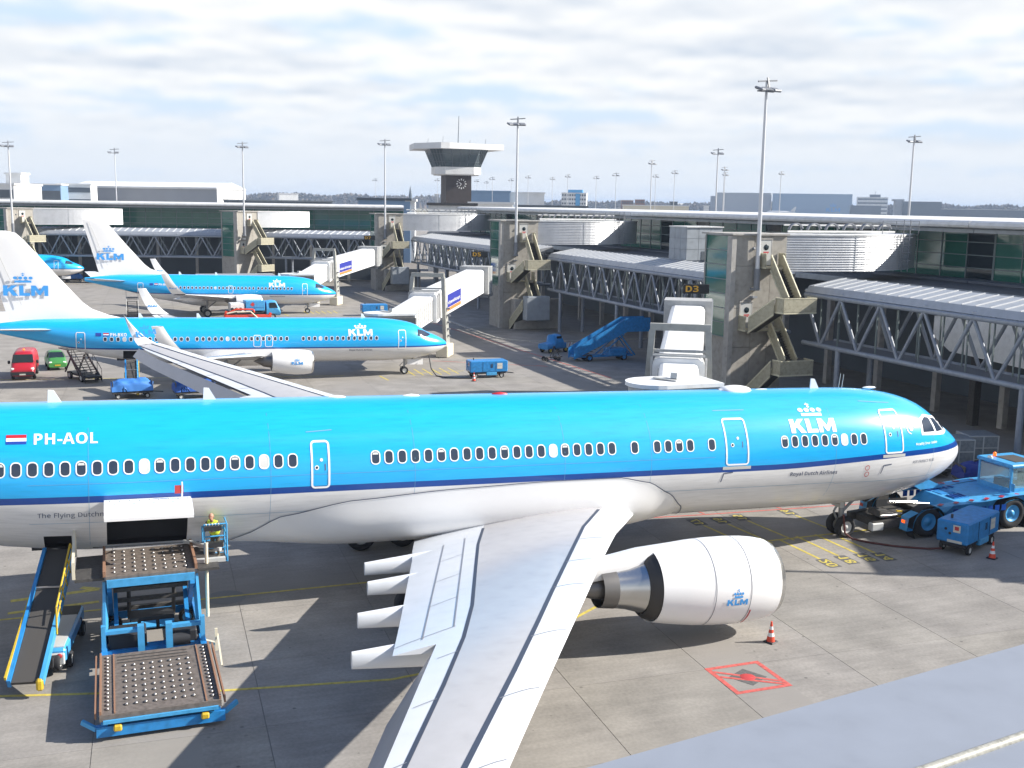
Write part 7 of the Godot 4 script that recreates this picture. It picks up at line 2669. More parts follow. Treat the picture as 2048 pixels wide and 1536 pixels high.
func jet_bridge(label: String, T: Vector3, P: Vector3, C: Vector3, nose: Vector3, advert: bool) -> void:
	# T top of the tube at the tower, P top centre where it passes the portal, C roof of the cab
	var t := thing("jet_bridge", label, "boarding bridge", Vector3.ZERO, 0.0, "white boarding bridges")
	var hd := Vector3(P.x - T.x, 0, P.z - T.z).normalized()
	var sx := Vector3.UP.cross(hd).normalized()
	var tunnel := func(a: Vector3, b_: Vector3, w: float, h: float, r: float) -> B:
		var b := B.new()
		var rows := []
		for p in [a, b_]:
			var row := PackedVector3Array()
			for q in [[-w, -h], [w, -h], [w, -r], [w - r * 0.3, -r * 0.3], [w - r, 0.0], [-w + r, 0.0], [-w + r * 0.3, -r * 0.3], [-w, -r], [-w, -h]]:
				row.append(p + sx * q[0] + Vector3(0, q[1], 0))
			rows.append(row)
		for j in 8:
			var m: Vector3 = (rows[0][j] + rows[0][j + 1]) * 0.5 - (a + Vector3(0, -h * 0.5, 0))
			b.quad(rows[0][j], rows[0][j + 1], rows[1][j + 1], rows[1][j], m)
		b.fan(Array(rows[0]), -hd)
		b.fan(Array(rows[1]), hd)
		return b
	var tube := obj("outer_tunnel", tunnel.call(T, P + hd * 0.6, 1.3, 2.85, 0.35), M.bridge_white, t)
	var P2 := P + (C - P) * 0.12
	obj("collar", tunnel.call(P + hd * 0.7 + Vector3(0, 0.12, 0), P2 + hd * 0.5 + Vector3(0, 0.05, 0), 1.5, 3.0, 0.4), M.bridge_white, t)
	var E := C - hd * 1.6
	var inner := obj("inner_tunnel", tunnel.call(P2 + hd * 0.5 - Vector3(0, 0.2, 0), E, 1.12, 2.45, 0.25), M.bridge_white, t)
	var b := B.new()
	var n := 12
	for i in n:  # corrugation on the inner tunnel's flanks
		var a := (P2 + hd * 0.5 - Vector3(0, 0.2, 0)).lerp(E, (i + 0.5) / n)
		for s in [-1.0, 1.0]:
			b.bar(a + sx * s * 1.14 - Vector3(0, 0.3, 0), a + sx * s * 1.14 - Vector3(0, 2.35, 0), 0.07, 0.05)
	obj("side_ribs", b, M.bridge_grey, inner)
	b = B.new()
	for q in [0.2, 0.75]:
		var a := (P + hd * 0.7).lerp(P2 + hd * 0.5, q)
		for s in [-1.0, 1.0]:
			b.bar(a + sx * s * 1.55 + Vector3(0, 0.05, 0), a + sx * s * 1.55 - Vector3(0, 2.6, 0), 0.12, 0.1)
		b.bar(a + sx * 1.5 + Vector3(0, 0.2, 0), a - sx * 1.5 + Vector3(0, 0.2, 0), 0.14, 0.1)
	obj("collar_ribs", b, M.bridge_grey, t)
	# cab: rounded hood turned to the fuselage
	b = B.new()
	var top := PackedVector2Array()
	for k in 11:
		var a := PI * 0.5 + PI * k / 10.0
		top.append(Vector2(-1.4 + cos(a) * 1.5, sin(a) * 1.5))
	top.append(Vector2(1.9, -1.5))
	top.append(Vector2(1.9, 1.5))
	b.extr(top, C - Vector3(0, 0.16, 0), Vector3(1, 0, 0), Vector3(0, 0, 1), Vector3(0, 0.2, 0))
	var cab := obj("cab_roof", b, M.bridge_white, t)
	var wall := PackedVector2Array()
	for q in top:
		wall.append(q * 0.94)
	b = B.new()
	b.extr(wall, C - Vector3(0, 2.6, 0), Vector3(1, 0, 0), Vector3(0, 0, 1), Vector3(0, 2.43, 0))
	obj("cab_wall", b, M.bridge_grey, cab)
	b = B.new()
	b.bar(C + Vector3(-0.2, 0.08, 0.4), C + Vector3(-1.0, 0.14, -0.7), 0.5, 0.05)
	b.bar(C + Vector3(-0.3, 0.3, 0.1), C + Vector3(0.2, 0.1, -0.4), 0.35, 0.3)
	obj("roof_hatch", b, M.pale_grey, cab)
	b = B.new()
	b.b2(C + Vector3(-1.6, -2.5, 1.5), C + Vector3(1.6, -0.3, nose.z))
	obj("bellows", b, M.belt_rubber, cab)
	# portal carrying the bridge
	b = B.new()
	var hw := 1.85
	var y := P.y + 1.7
	for s in [-1.0, 1.0]:
		var o: Vector3 = Vector3(P.x, 0, P.z) + sx * s * hw
		b.extr(PackedVector2Array([Vector2(-0.85, 0.9), Vector2(0.85, 0.9), Vector2(0.2, y - 0.2), Vector2(-0.2, y - 0.2)]), o + sx * s * 0.25 - sx * 0.18, hd, Vector3.UP - sx * s * 0.055, sx * 0.36)
	b.bar(Vector3(P.x, y, P.z) - sx * (hw - 0.1), Vector3(P.x, y, P.z) + sx * (hw - 0.1), 0.4, 0.4)
	var por := obj("portal_frame", b, M.portal_grey, t)
	for s in [-1.0, 1.0]:
		b = B.new()
		var o: Vector3 = Vector3(P.x, 0, P.z) + sx * s * hw
		b.cham(o + Vector3(0, 0.65, 0), Vector3(1.3, 1.3, 2.6), 0.1, Basis(sx, Vector3.UP, sx.cross(Vector3.UP)))
		obj("footing", b, M.cream, por)
		b = B.new()
		for k in 5:
			b.box(o + sx * s * 0.35 + Vector3(0, 2.2 + 0.7 * k, 0), Vector3(0.4, 0.16, 0.3), Basis(sx, Vector3.UP, sx.cross(Vector3.UP)))
		obj("pulley_row", b, M.lamp_grey, por)
	b = B.new()
	b.bar(Vector3(P.x, P.y + 0.3, P.z) - sx * 1.75, Vector3(P.x, P.y + 0.3, P.z) + sx * 1.75, 0.16, 0.16)
	obj("lift_beam", b, M.bridge_grey, por)
	# link to the tower
	b = B.new()
	b.box(T - hd * 1.3 - Vector3(0, 1.35, 0), Vector3(3.6, 3.4, 2.8), Basis(sx, Vector3.UP, sx.cross(Vector3.UP)))
	var lk := obj("tower_link", b, M.bridge_grey, t)
	b = B.new()
	for k in 3:
		b.bar(T - hd * (0.4 + 0.9 * k) + sx * 1.82 + Vector3(0, 0.3, 0), T - hd * (0.4 + 0.9 * k) + sx * 1.82 - Vector3(0, 3.0, 0), 0.1, 0.1)
	b.bar(T - hd * 1.3 - Vector3(0, 3.3, 0), T - hd * 4.5 - Vector3(0, 3.3, 0), 3.0, 0.5)
	obj("link_frame", b, M.panel_grey, lk)
	if advert:
		var dd := (P - T)
		var ux := -dd.normalized()
		var side := 1.0 if sx.dot(Vector3(-40, 0, 44) - Vector3(P.x, 0, P.z)) > 0 else -1.0
		var o: Vector3 = P + ux * 3.4 + sx * side * 1.315 + Vector3(0, -2.15, 0)
		var uy := Vector3.UP
		var f := func(p: Vector2): return [o + ux * p.x + uy * p.y, sx * side]
		stick(tris_of(PackedVector2Array([Vector2(0, 0), Vector2(6.4, 0), Vector2(6.4, 1.4), Vector2(0, 1.4)])), f, "poster_panel", M.poster_blue, tube, 9.0)
		var f2 := func(p: Vector2): return [o + ux * p.x + uy * p.y + sx * side * 0.012, sx * side]
		stick(tris_of(PackedVector2Array([Vector2(0, -0.4), Vector2(6.4, -0.4), Vector2(6.4, -0.03), Vector2(0, -0.03)])), f, "poster_band", M.poster_orange, tube, 9.0)
		stick(fit(text_tris("with years with local experts", 1.0, true), Vector2(0.25, 0.22), Vector2(5.8, 0.5)), f2, "poster_lettering", M.clock_white, tube, 9.0)

func gate_sign(label: String, at: Vector3, s: String, turn: float) -> void:
	var t := thing("gate_sign", label, "gate sign", at, turn, "black gate number signs")
	var b := B.new()
	b.cham(Vector3(0, 0, 0), Vector3(2.1, 0.75, 0.25), 0.03)
	obj("board", b, M.sign_black, t)
	b = B.new()
	b.bar(Vector3(-0.5, 0.35, 0), Vector3(-0.5, 0.8, 0), 0.06, 0.06)
	b.bar(Vector3(0.5, 0.35, 0), Vector3(0.5, 0.8, 0), 0.06, 0.06)
	b.bar(Vector3(0, -1.6, 0), Vector3(0, -0.36, 0), 0.12, 0.12)
	obj("bracket", b, M.lamp_grey, t)
	stick(fit(text_tris(s, 1.0, true), Vector2(-0.85, -0.24), Vector2(1.05, 0.5)), plane_map(Vector3(0, 0, 0.131), Vector3(1, 0, 0), Vector3(0, 1, 0)), "gate_number", M.sign_amber, t, 9.0)

func clad_box(label: String, lo: Vector3, hi: Vector3) -> void:
	var t := thing("plant_room", label, "plant room", Vector3.ZERO)
	var nx := 3
	var ny := 3
	for i in nx:
		for j in ny:
			var b := B.new()
			var a := Vector3(lerpf(lo.x, hi.x, float(i) / nx) + 0.02, lerpf(lo.y, hi.y, float(j) / ny) + 0.015, hi.z - 0.1)
			var c := Vector3(lerpf(lo.x, hi.x, float(i + 1) / nx) - 0.02, lerpf(lo.y, hi.y, float(j + 1) / ny) - 0.015, hi.z)
			b.b2(a, c)
			obj("wall_panel", b, M.panel_grey, t)
			b = B.new()
			b.b2(Vector3(lo.x, a.y, lerpf(lo.z, hi.z - 0.1, float(i) / nx) + 0.02), Vector3(lo.x + 0.1, c.y, lerpf(lo.z, hi.z - 0.1, float(i + 1) / nx) - 0.02))
			obj("wall_panel", b, M.panel_grey, t)
	var b := B.new()
	b.b2(lo + Vector3(0.08, 0, 0), hi - Vector3(0, 0.02, 0.08))
	obj("core", b, M.lamp_grey, t)
	b = B.new()
	b.b2(Vector3(lo.x - 0.1, hi.y, lo.z), Vector3(hi.x + 0.1, hi.y + 0.12, hi.z + 0.1))
	obj("roof", b, M.roof_white, t)
	b = B.new()
	b.b2(Vector3(lerpf(lo.x, hi.x, 0.42), lo.y + 0.05, hi.z), Vector3(lerpf(lo.x, hi.x, 0.66), lo.y + 0.95, hi.z + 0.03))
	obj("louvre", b, M.far_dark, t)

# ---------------------------------------------------------------- far away
func control_tower() -> void:
	var t := thing("control_tower", "old control tower with clock, flared glass cab and wide white roof slab", "control tower", Vector3(59.5, 0, -279.5), -0.12)
	var b := B.new()
	b.b2(Vector3(-3.6, 0, -4.5), Vector3(4.1, 24.4, 4.5))
	var sh := obj("shaft", b, M.tower_brown, t)
	b = B.new()
	for k in 12:
		var a := TAU * k / 12.0
		var c := Vector3(1.05 + sin(a) * 1.05, 21.4 + cos(a) * 1.05, 4.56)
		b.bar(c, c + Vector3(sin(a), cos(a), 0) * 0.5, 0.2 if k % 3 else 0.3, 0.08, Vector3(0, 0, 1))
	b.bar(Vector3(1.05, 21.4, 4.58), Vector3(0.35, 21.85, 4.58), 0.2, 0.06, Vector3(0, 0, 1))
	b.bar(Vector3(1.05, 21.4, 4.6), Vector3(0.6, 20.8, 4.6), 0.14, 0.06, Vector3(0, 0, 1))
	obj("clock", b, M.clock_white, sh)
	# lower gallery ring, glazed cab leaning outwards, roof slab
	var oct := func(w: float, d: float, c: float) -> PackedVector2Array:
		return PackedVector2Array([Vector2(-w + c, -d), Vector2(w - c, -d), Vector2(w, -d + c), Vector2(w, d - c), Vector2(w - c, d), Vector2(-w + c, d), Vector2(-w, d - c), Vector2(-w, -d + c)])
	b = B.new()
	b.extr(oct.call(6.9, 6.4, 2.6), Vector3(0.2, 24.2, 0), Vector3(1, 0, 0), Vector3(0, 0, 1), Vector3(0, 2.1, 0))
	b.extr(oct.call(6.3, 5.9, 2.4), Vector3(0.2, 23.9, 0), Vector3(1, 0, 0), Vector3(0, 0, 1), Vector3(0, 0.31, 0))
	obj("gallery_parapet", b, M.far_white, t)
	var lo: PackedVector2Array = oct.call(6.7, 6.2, 2.5)
	var hi: PackedVector2Array = oct.call(8.7, 8.0, 3.0)
	var cab := Node3D.new()
	cab.name = "glass_cab"
	t.add_child(cab, true)
	b = B.new()
	for k in 8:
		var k2 := (k + 1) % 8
		var a := Vector3(lo[k].x + 0.2, 26.3, lo[k].y)
		var c := Vector3(lo[k2].x + 0.2, 26.3, lo[k2].y)
		var e := Vector3(hi[k2].x + 0.2, 31.4, hi[k2].y)
		var f := Vector3(hi[k].x + 0.2, 31.4, hi[k].y)
		var p := B.new()
		p.quad(a, c, e, f, (a + c) * 0.5 - Vector3(0.2, 26, 0))
		obj("pane", p, M.tower_glass, cab)
		for j in 4:
			b.bar(a.lerp(c, j / 4.0), f.lerp(e, j / 4.0), 0.16, 0.16)
		for j in [0.28, 0.72]:
			b.bar(a.lerp(f, j), c.lerp(e, j), 0.13, 0.13)
	obj("mullions", b, M.far_dark, cab)
	b = B.new()
	b.b2(Vector3(-3.5, 26.3, -3.5), Vector3(3.5, 29.0, 3.0))
	b.b2(Vector3(-5.6, 26.2, -5), Vector3(5.8, 27.1, 5))
	obj("desk_block", b, M.far_grey, cab)
	b = B.new()
	b.extr(PackedVector2Array([Vector2(-12.4, -11.0), Vector2(11.0, -11.0), Vector2(13.6, 6.0), Vector2(-3.6, 10.6), Vector2(-6.2, 10.8), Vector2(-12.8, 2.0)]), Vector3(0, 31.4, 0), Vector3(1, 0, 0), Vector3(0, 0, 1), Vector3(0, 1.7, 0))
	obj("roof_slab", b, M.far_white, t)
	for q in [[0.7, 8.3, 0.14], [-8.5, 1.6, 0.07], [-4.0, 2.4, 0.07], [4.2, 1.4, 0.07], [9.0, 1.8, 0.07]]:
		b = B.new()
		b.tube(Vector3(q[0], 33.1, 0.5), Vector3(q[0] + 0.2, 33.1 + q[1], 0.5), q[2], q[2] * 0.6, 6)
		obj("antenna", b, M.far_dark, t)

func block(called: String, label: String, cat: String, c: Vector3, size: Vector3, turn: float, m: Material, floors := 0, wins := 0, trim: Material = null) -> Node3D:
	# a plain far building: walls, roof edge and, where they show, window bands
	var t := thing(called, label, cat, c, turn)
	var b := B.new()
	b.box(Vector3(0, size.y * 0.5, 0), size)
	obj("wall", b, m, t)
	b = B.new()
	b.box(Vector3(0, size.y + 0.3, 0), Vector3(size.x + 0.8, 0.6, size.z + 0.8))
	obj("roof", b, trim if trim else M.far_white, t)
	for f in floors:
		if wins == 0:
			b = B.new()
			b.box(Vector3(0, size.y * (f + 0.55) / floors, size.z * 0.5 + 0.05), Vector3(size.x * 0.97, size.y / floors * 0.42, 0.1))
			obj("window_band", b, M.far_dark, t)
		else:
			for w in wins:
				b = B.new()
				b.box(Vector3(size.x * ((w + 0.5) / wins - 0.5), size.y * (f + 0.55) / floors, size.z * 0.5 + 0.05), Vector3(size.x / wins * 0.62, size.y / floors * 0.45, 0.1))
				obj("window", b, M.far_dark, t)
	return t

func aim(u: float, d: float) -> Vector3:
	# the ground place at a bearing (degrees right of the terrace's outlook) and distance from the terrace
	var yaw := -0.352101 - deg_to_rad(u)
	return Vector3(-39.9988 - sin(yaw) * d, 0, 43.6735 - cos(yaw) * d)

func clouded_sky() -> ImageTexture:
	var w := 1600
	var h := 800
	var im := Image.create(w, h, false, Image.FORMAT_RGBF)
	var big := fbm(201, 0.42, 5)
	var det := fbm(202, 2.2, 4)
	var shade := fbm(203, 1.1, 4)
	for y in h:
		var el := PI * (0.5 - (y + 0.5) / h)
		var sy := sin(el)
		var up := clampf(sy, 0.0, 1.0)
		var blue := Color(0.38, 0.475, 0.58).lerp(Color(0.028, 0.09, 0.25), smoothstep(0.1, 0.75, up))
		blue = Color(0.43, 0.475, 0.535).lerp(blue, smoothstep(0.0, 0.13, up))
		for x in w:
			if sy < -0.02:
				im.set_pixel(x, y, Color(0.2, 0.2, 0.2))
				continue
			var az := TAU * ((x + 0.5) / w - 0.5)
			var k := 1.0 / (up + 0.05)
			var px := sin(az) * cos(el) * k
			var pz := -cos(az) * cos(el) * k
			var n := big.get_noise_3d(px * 1.05, pz * 1.05, 0.0) + 0.34 * det.get_noise_3d(px, pz, 3.0)
			var cover := lerpf(0.42, -0.12, smoothstep(0.2, 0.55, up))
			var c := smoothstep(-0.2, 0.22, n + cover - 0.12)
			# thick cloud is greyer underneath, its sunward rim white
			var thick := smoothstep(0.0, 0.6, n + cover - 0.12)
			var rim := big.get_noise_3d(px * 1.05 * 1.03, pz * 1.05 * 1.03, 0.0) + 0.34 * det.get_noise_3d(px * 1.03, pz * 1.03, 3.0) - n
			var under := clampf(thick * 0.3 + 0.12 + shade.get_noise_3d(px, pz, 9.0) * 0.7 + rim * 1.6, 0, 1)
			var cl := Color(0.6, 0.595, 0.585).lerp(Color(0.365, 0.405, 0.465), under)
			cl = cl.lerp(Color(0.475, 0.505, 0.54), 1.0 - smoothstep(0.02, 0.11, up))
			im.set_pixel(x, y, blue.lerp(cl, c * 0.9))
	return ImageTexture.create_from_image(im)

func _ready() -> void:
	rng.seed = 4
	# camera on the terrace
	var cam := Camera3D.new()
	cam.position = Vector3(-39.9988, 15.8982, 43.6735)
	cam.basis = Basis.from_euler(Vector3(-0.162714, -0.352101, 0.015001))
	cam.fov = 38.48
	cam.near = 0.2
	cam.far = 16000
	add_child(cam)
	# sky, sun, exposure
	var env := Environment.new()
	env.background_mode = Environment.BG_SKY
	var pano := PanoramaSkyMaterial.new()
	pano.panorama = clouded_sky()
	pano.filter = true
	var sky := Sky.new()
	sky.sky_material = pano
	env.sky = sky
	env.tonemap_mode = Environment.TONE_MAPPER_LINEAR
	env.tonemap_exposure = 1.8
	env.sdfgi_enabled = true
	env.ssao_enabled = true
	env.ssil_enabled = true
	env.fog_enabled = true
	env.fog_density = 0.00015
	env.fog_light_color = Color(0.66, 0.73, 0.83)
	var we := WorldEnvironment.new()
	we.environment = env
	add_child(we)
	var sun := DirectionalLight3D.new()
	sun.light_energy = 1.6
	sun.light_color = Color(1.0, 0.98, 0.945)
	sun.light_angular_distance = 0.5
	sun.shadow_enabled = true
	var sd := Vector3(-1.58, -1.0, -0.47).normalized()
	sun.basis = Basis.looking_at(sd, Vector3.UP)
	add_child(sun)
	materials()
	mat("tower_glass", 0.06, 0.085, 0.095, 0.1)
	ground()
	# the pier: main block, towers, galleries, links, bridges
	pier_block("terminal_pier", "white-roofed pier block with green glazing, nearest length at the right edge", Vector2(27.2, -29.5), Vector2(27.2, 70), 22, true)
	pier_block("terminal_pier", "white-roofed pier block between the D3 and D5 towers", Vector2(27.2, -86), Vector2(27.2, -29.6), 22, false)
	pier_block("terminal_pier", "white-roofed pier block between the D5 tower and the bend", Vector2(27.2, -172), Vector2(27.2, -86.1), 22, false)
	pier_block("terminal_pier", "glazed pier wing beyond the bend, behind the narrow-bodies' tails", Vector2(-118, -207), Vector2(16.5, -175), 20, true)
	stair_tower("concrete stair tower by gate sign D3, nearest, behind the airliner's nose", Vector3(6.95, 0, -33.4), 0.0)
	stair_tower("concrete stair tower by gate sign D5, behind the nearer narrow-body's nose", Vector3(7.1, 0, -89.3), 0.0, true)
	stair_tower("concrete stair tower by gate sign D7, below the control tower", Vector3(5.4, 0, -152), 0.0, true)
	stair_tower("concrete stair tower beyond the farther narrow-body, with slanting stairs", Vector3(-17.6, 0, -165.5), 0.55)
	stair_tower("concrete stair tower at the left edge above the farthest airliner", Vector3(-57, 0, -176.5), 0.5)
	var near_tower := stair_tower("concrete stair tower out at the near end of the pier, beside the tow tractor", Vector3(13.2, 0, 12.05), -0.39)
	var sb := B.new()
	sb.tube(Vector3(-5.6, 13.6, 0), Vector3(0.1, 13.6, 0), 0.11, 0.11, 8)
	obj("service_beam", sb, M.lamp_grey, near_tower)
	sb = B.new()
	sb.b2(Vector3(0.15, 0, -6.3), Vector3(4.9, 13.4, -4.62))
	obj("rear_annex", sb, M.tower_concrete, near_tower)
	tower_mast("tallest light mast, on the stair tower by gate sign D3", Vector3(9.05, 0, -33.0), 25.6)
	tower_mast("light mast on the stair tower by gate sign D5, right of the control tower", Vector3(8.95, 0, -88.9), 26.3)
	tower_mast("light mast on the stair tower by gate sign D7, left of the control tower", Vector3(7.0, 0, -151.5), 26.5)
	tower_mast("light mast on the stair tower beyond the farther narrow-body", Vector3(-16.2, 0, -165), 25.9)
	tower_mast("light mast on the stair tower at the left edge", Vector3(-55.9, 0, -176), 25.3)
	gallery("truss gallery nearest the terrace, right of the D3 tower", Vector3(13.0, 0, -31.9), Vector3(13.0, 0, -4.0), 6)
	gallery("truss gallery between the D3 and D5 towers, beside the D3 sign", Vector3(13.0, 0, -87.6), Vector3(13.0, 0, -38.4), 12)
	gallery("truss gallery between the D5 and D7 towers", Vector3(12.2, 0, -152.5), Vector3(13.0, 0, -94.4), 14)
	gallery("truss gallery beyond the D7 tower above the farther narrow-body", Vector3(-12.4, 0, -168.6), Vector3(7.0, 0, -157.2), 5)
	gallery("truss gallery at the far left behind the white tail", Vector3(-52.2, 0, -180), Vector3(-19.4, 0, -169.8), 8)
	corridor("silver clad link from the D3 tower to the pier", [Vector3(12.0, 0, -33.6), Vector3(15.5, 0, -33.0), Vector3(19.5, 0, -32.8), Vector3(23.5, 0, -34.0), Vector3(28.0, 0, -37.2)], 10.75, 13.75, -1.0)
	corridor("silver clad link from the D5 tower to the pier", [Vector3(12.1, 0, -89.5), Vector3(15.5, 0, -88.9), Vector3(19.5, 0, -88.7), Vector3(23.5, 0, -89.9), Vector3(28.0, 0, -93.0)], 10.75, 13.75, -1.0)
	corridor("silver clad link from the D7 tower to the pier", [Vector3(10.4, 0, -152.2), Vector3(14.0, 0, -151.6), Vector3(18.0, 0, -151.4), Vector3(23.0, 0, -152.2), Vector3(28.0, 0, -155)], 10.75, 13.75, -1.0)
	corridor("silver clad link behind the tower beyond the farther narrow-body", [Vector3(-13.4, 0, -168.0), Vector3(-9.5, 0, -169.0), Vector3(-6.0, 0, -170.4), Vector3(-3.0, 0, -172.4)], 10.75, 13.75, -1.0)
	corridor("silver clad link at the left edge behind the farthest airliner", [Vector3(-52.6, 0, -179.0), Vector3(-46.0, 0, -179.6), Vector3(-41.0, 0, -181.4), Vector3(-37.0, 0, -184)], 10.75, 13.75, -1.0)
	roof_ladder("caged ladder at the pier end of the D3 link", Vector3(24.0, 10.6, -33.6), -0.1, 3.2)
	roof_ladder("caged ladder at the pier end of the D5 link", Vector3(24.0, 10.6, -89.4), -0.1, 3.2)
	roof_ladder("caged ladder at the pier end of the D7 link", Vector3(23.0, 10.6, -151.7), -0.1, 3.2)
	roof_vents("row of dark hooded brackets above the D3 link", Vector3(12.8, 13.85, -34.6), Vector3(24.0, 13.85, -35.2), 6)
	roof_vents("row of dark hooded brackets above the D5 link", Vector3(12.8, 13.85, -90.6), Vector3(24.0, 13.85, -91.2), 6)
	roof_vents("row of dark hooded brackets above the D7 link", Vector3(11.5, 13.85, -153.2), Vector3(25.0, 13.85, -153.6), 6)
	clad_box("grey panelled plant room left of the D3 tower", Vector3(16.4, 10.3, -61.8), Vector3(20.6, 13.7, -58.0))
	jet_bridge("white boarding bridge at gate D3, docked on the near airliner", Vector3(1.3, 8.45, -30.2), Vector3(-8.75, 7.2, -13.0), Vector3(-12.2, 6.85, -6.8), Vector3(0, 0, 4.6), false)
	jet_bridge("white boarding bridge with blue poster, docked on the nearer narrow-body", Vector3(2.6, 7.75, -86.5), Vector3(-8.9, 6.75, -66.8), Vector3(-14.4, 5.35, -59.4), Vector3(0, 0, 2.4), true)
	jet_bridge("white boarding bridge with blue poster, docked on the farther narrow-body", Vector3(2.6, 7.75, -146.2), Vector3(-8.7, 6.75, -126.2), Vector3(-13.8, 5.35, -117.6), Vector3(0, 0, 2.4), true)
	gate_sign("black gate sign with amber D3", Vector3(4.2, 9.35, -34.2), "D3", -0.3)
	gate_sign("black gate sign with amber D5", Vector3(4.6, 9.4, -90.5), "D5", -0.3)
	gate_sign("black gate sign with amber D7", Vector3(4.4, 9.4, -152.5), "D7", -0.3)
	var st := thing("stored_tunnel", "long pale tunnel section with a red emblem standing behind the nearest truss gallery", "boarding bridge", Vector3(19.2, 0, -14.5), 0.0)
	var tb := B.new()
	tb.extr(PackedVector2Array([Vector2(-9.5, 6.4), Vector2(-7.6, 5.4), Vector2(14, 4.6), Vector2(14, 7.6), Vector2(-7.0, 8.2), Vector2(-9.5, 7.9)]), Vector3(0, 0, 0), Vector3(0, 0, 1), Vector3(0, 1, 0), Vector3(2.4, 0, 0))
	obj("tunnel", tb, M.bridge_white, st)
	tb = B.new()
	tb.lathe(Vector3(-0.01, 6.4, 5.0), Vector3(-1, 0, 0), PackedVector2Array([Vector2(0, 0.5), Vector2(0.01, 0.48), Vector2(0.01, 0.001)]), 14)
	obj("red_emblem", tb, M.sticker_red, st)
	tb = B.new()
	for z in [-6.0, 4.0]:
		tb.box(Vector3(1.2, 2.6, z), Vector3(0.6, 5.2, 0.6))
	obj("trestle", tb, M.dark_steel, st)
	# airliners
	near_airliner()
	small_airliner("nearer narrow-body with two overwing exits, its tail cut by the left edge", Vector3(-10.3, 3.25, -55.3), 39.5, {"windows": [[-7.15, 14], [-15.2, 16], [-23.6, 14]], "exits": [-16.75, -17.75], "aft_door": -32.5, "wing_root": -14.6, "holes": [[-28.8, -27.6, -1.5, -0.72]], "marks": [-0.72, -1.5]})
	small_airliner("farther narrow-body with a single overwing exit and whole tail in view", Vector3(-9.44, 3.25, -113.3), 33.6, {"windows": [[-6.6, 10], [-11.85, 22]], "exits": [-14.9], "aft_door": -27.0, "wing_root": -12.2, "holes": [], "marks": []})
	small_airliner("farthest airliner at the left edge, only nose and engine in view", Vector3(-44.2, 3.3, -176), 39.5, {"windows": [[-7.15, 14], [-15.2, 16]], "exits": [], "aft_door": -32.5, "wing_root": -14.6, "holes": [], "marks": []})
	# equipment
	markings()
	pushback_tug()
	cargo_loader()
	loader_operator()
	belt_loader("blue belt loader with yellow rails at the near airliner's bulk hold", Vector3(-43.05, 0.15, 7.2), Vector3(-42.1, 3.15, 1.7), 0.85)
	belt_loader("belt loader reaching the nearer narrow-body's rear hold, beside the far winglet", Vector3(-38.6, 0.15, -48.4), Vector3(-38.5, 2.35, -53.2), 0.8)
	low_tractor()
	power_unit("blue ground power unit by the tow tractor, cabled to the nose gear", Vector3(-1.95, 0, 3.55), 0.43)
	power_unit("blue ground power unit standing in the sun before the blue stairs", Vector3(-7.5, 0, -51.6), -0.02)
	power_unit("blue ground power unit half hidden by the boarding bridge of the farther narrow-body", Vector3(-5.0, 0, -108.6), 0.0)
	cone(Vector3(-17.52, 0, 10.69), "orange and white cone alone in front of the near engine")
	cone(Vector3(-2.1, 0, 5.35), "orange and white cone in shade beside the near power unit")
	cone(Vector3(-9.4, 0, -49.6), "small orange and white cone at the sunlit power unit")
	covered_cart("baggage cart under a crumpled light blue tarpaulin behind the near airliner", Vector3(-38.6, 0, -48.9), 0.06, M.tarp_blue, 71)
	covered_cart("baggage cart under a smooth dark blue tarpaulin below the far wing", Vector3(-33.9, 0, -47.6), 0.1, M.tarp_navy, 72)
	covered_cart("blue covered cart below the farthest airliner's nose", Vector3(-46.3, 0, -181), 0.3, M.tarp_blue, 73)
	red_van()
	green_car()
	steps_truck("dark metal boarding stairs under the nearer narrow-body's tail", Vector3(-41.6, 0, -57.3), 2.0, 3.4, 2.6, M.black_frame, M.black_frame, false)
	steps_truck("grey boarding stairs at the farther narrow-body's rear door", Vector3(-37.2, 0, -110.9), 1.55, 3.0, 2.5, M.gear_grey, M.pale_grey, false)
	steps_truck("long blue boarding stairs parked in the pier's shade", Vector3(4.6, 0, -59.3), 0.0, 5.6, 3.3, M.equip_blue, M.equip_blue, true)
	fuel_truck()
	pier_tractor()
	freight()
	hose()
	# shelter and far things
	distance()
	terrace()

func terrace() -> void:
	# edge of the terrace roof below the camera
	var t := thing("terrace_roof", "pale blue-grey metal roof edge with a ridge seam at the lower right corner", "roof")
	var e0 := Vector3(-33.2, 13.0, 38.05)
	var e1 := Vector3(-38.8, 13.0, 38.98)
	var u := (e1 - e0).normalized()
	var a := e0 - u * 16.0
	var c := e1 + u * 8.0
	var s := Vector3(-u.z, 0, u.x)
	if s.z < 0: s = -s
	var b := B.new()
	b.quad(a, c, c + s * 0.86 + Vector3(0, 0.02, 0), a + s * 0.86 + Vector3(0, 0.02, 0), Vector3.UP)
	b.quad(a, c, c - Vector3(0, 0.5, 0), a - Vector3(0, 0.5, 0), -s)
	obj("edge_sheet", b, M.terrace_metal, t)
	b = B.new()
	b.quad(a + s * 0.9 + Vector3(0, 0.02, 0), c + s * 0.9 + Vector3(0, 0.02, 0), c + s * 3.4 + Vector3(0, 0.16, 0), a + s * 3.4 + Vector3(0, 0.16, 0), Vector3.UP)
	obj("roof_sheet", b, M.terrace_metal, t)
	b = B.new()
	b.tube(a + s * 0.88 + Vector3(0, 0.02, 0), c + s * 0.88 + Vector3(0, 0.02, 0), 0.03, 0.03, 8)
	obj("ridge_seam", b, M.terrace_seam, t)
	b = B.new()
	b.bar(a.lerp(c, 0.43) + Vector3(0, 0.012, 0), a.lerp(c, 0.43) + s * 0.86 + Vector3(0, 0.03, 0), 0.02, 0.012)
	obj("sheet_joint", b, M.lamp_grey, t)

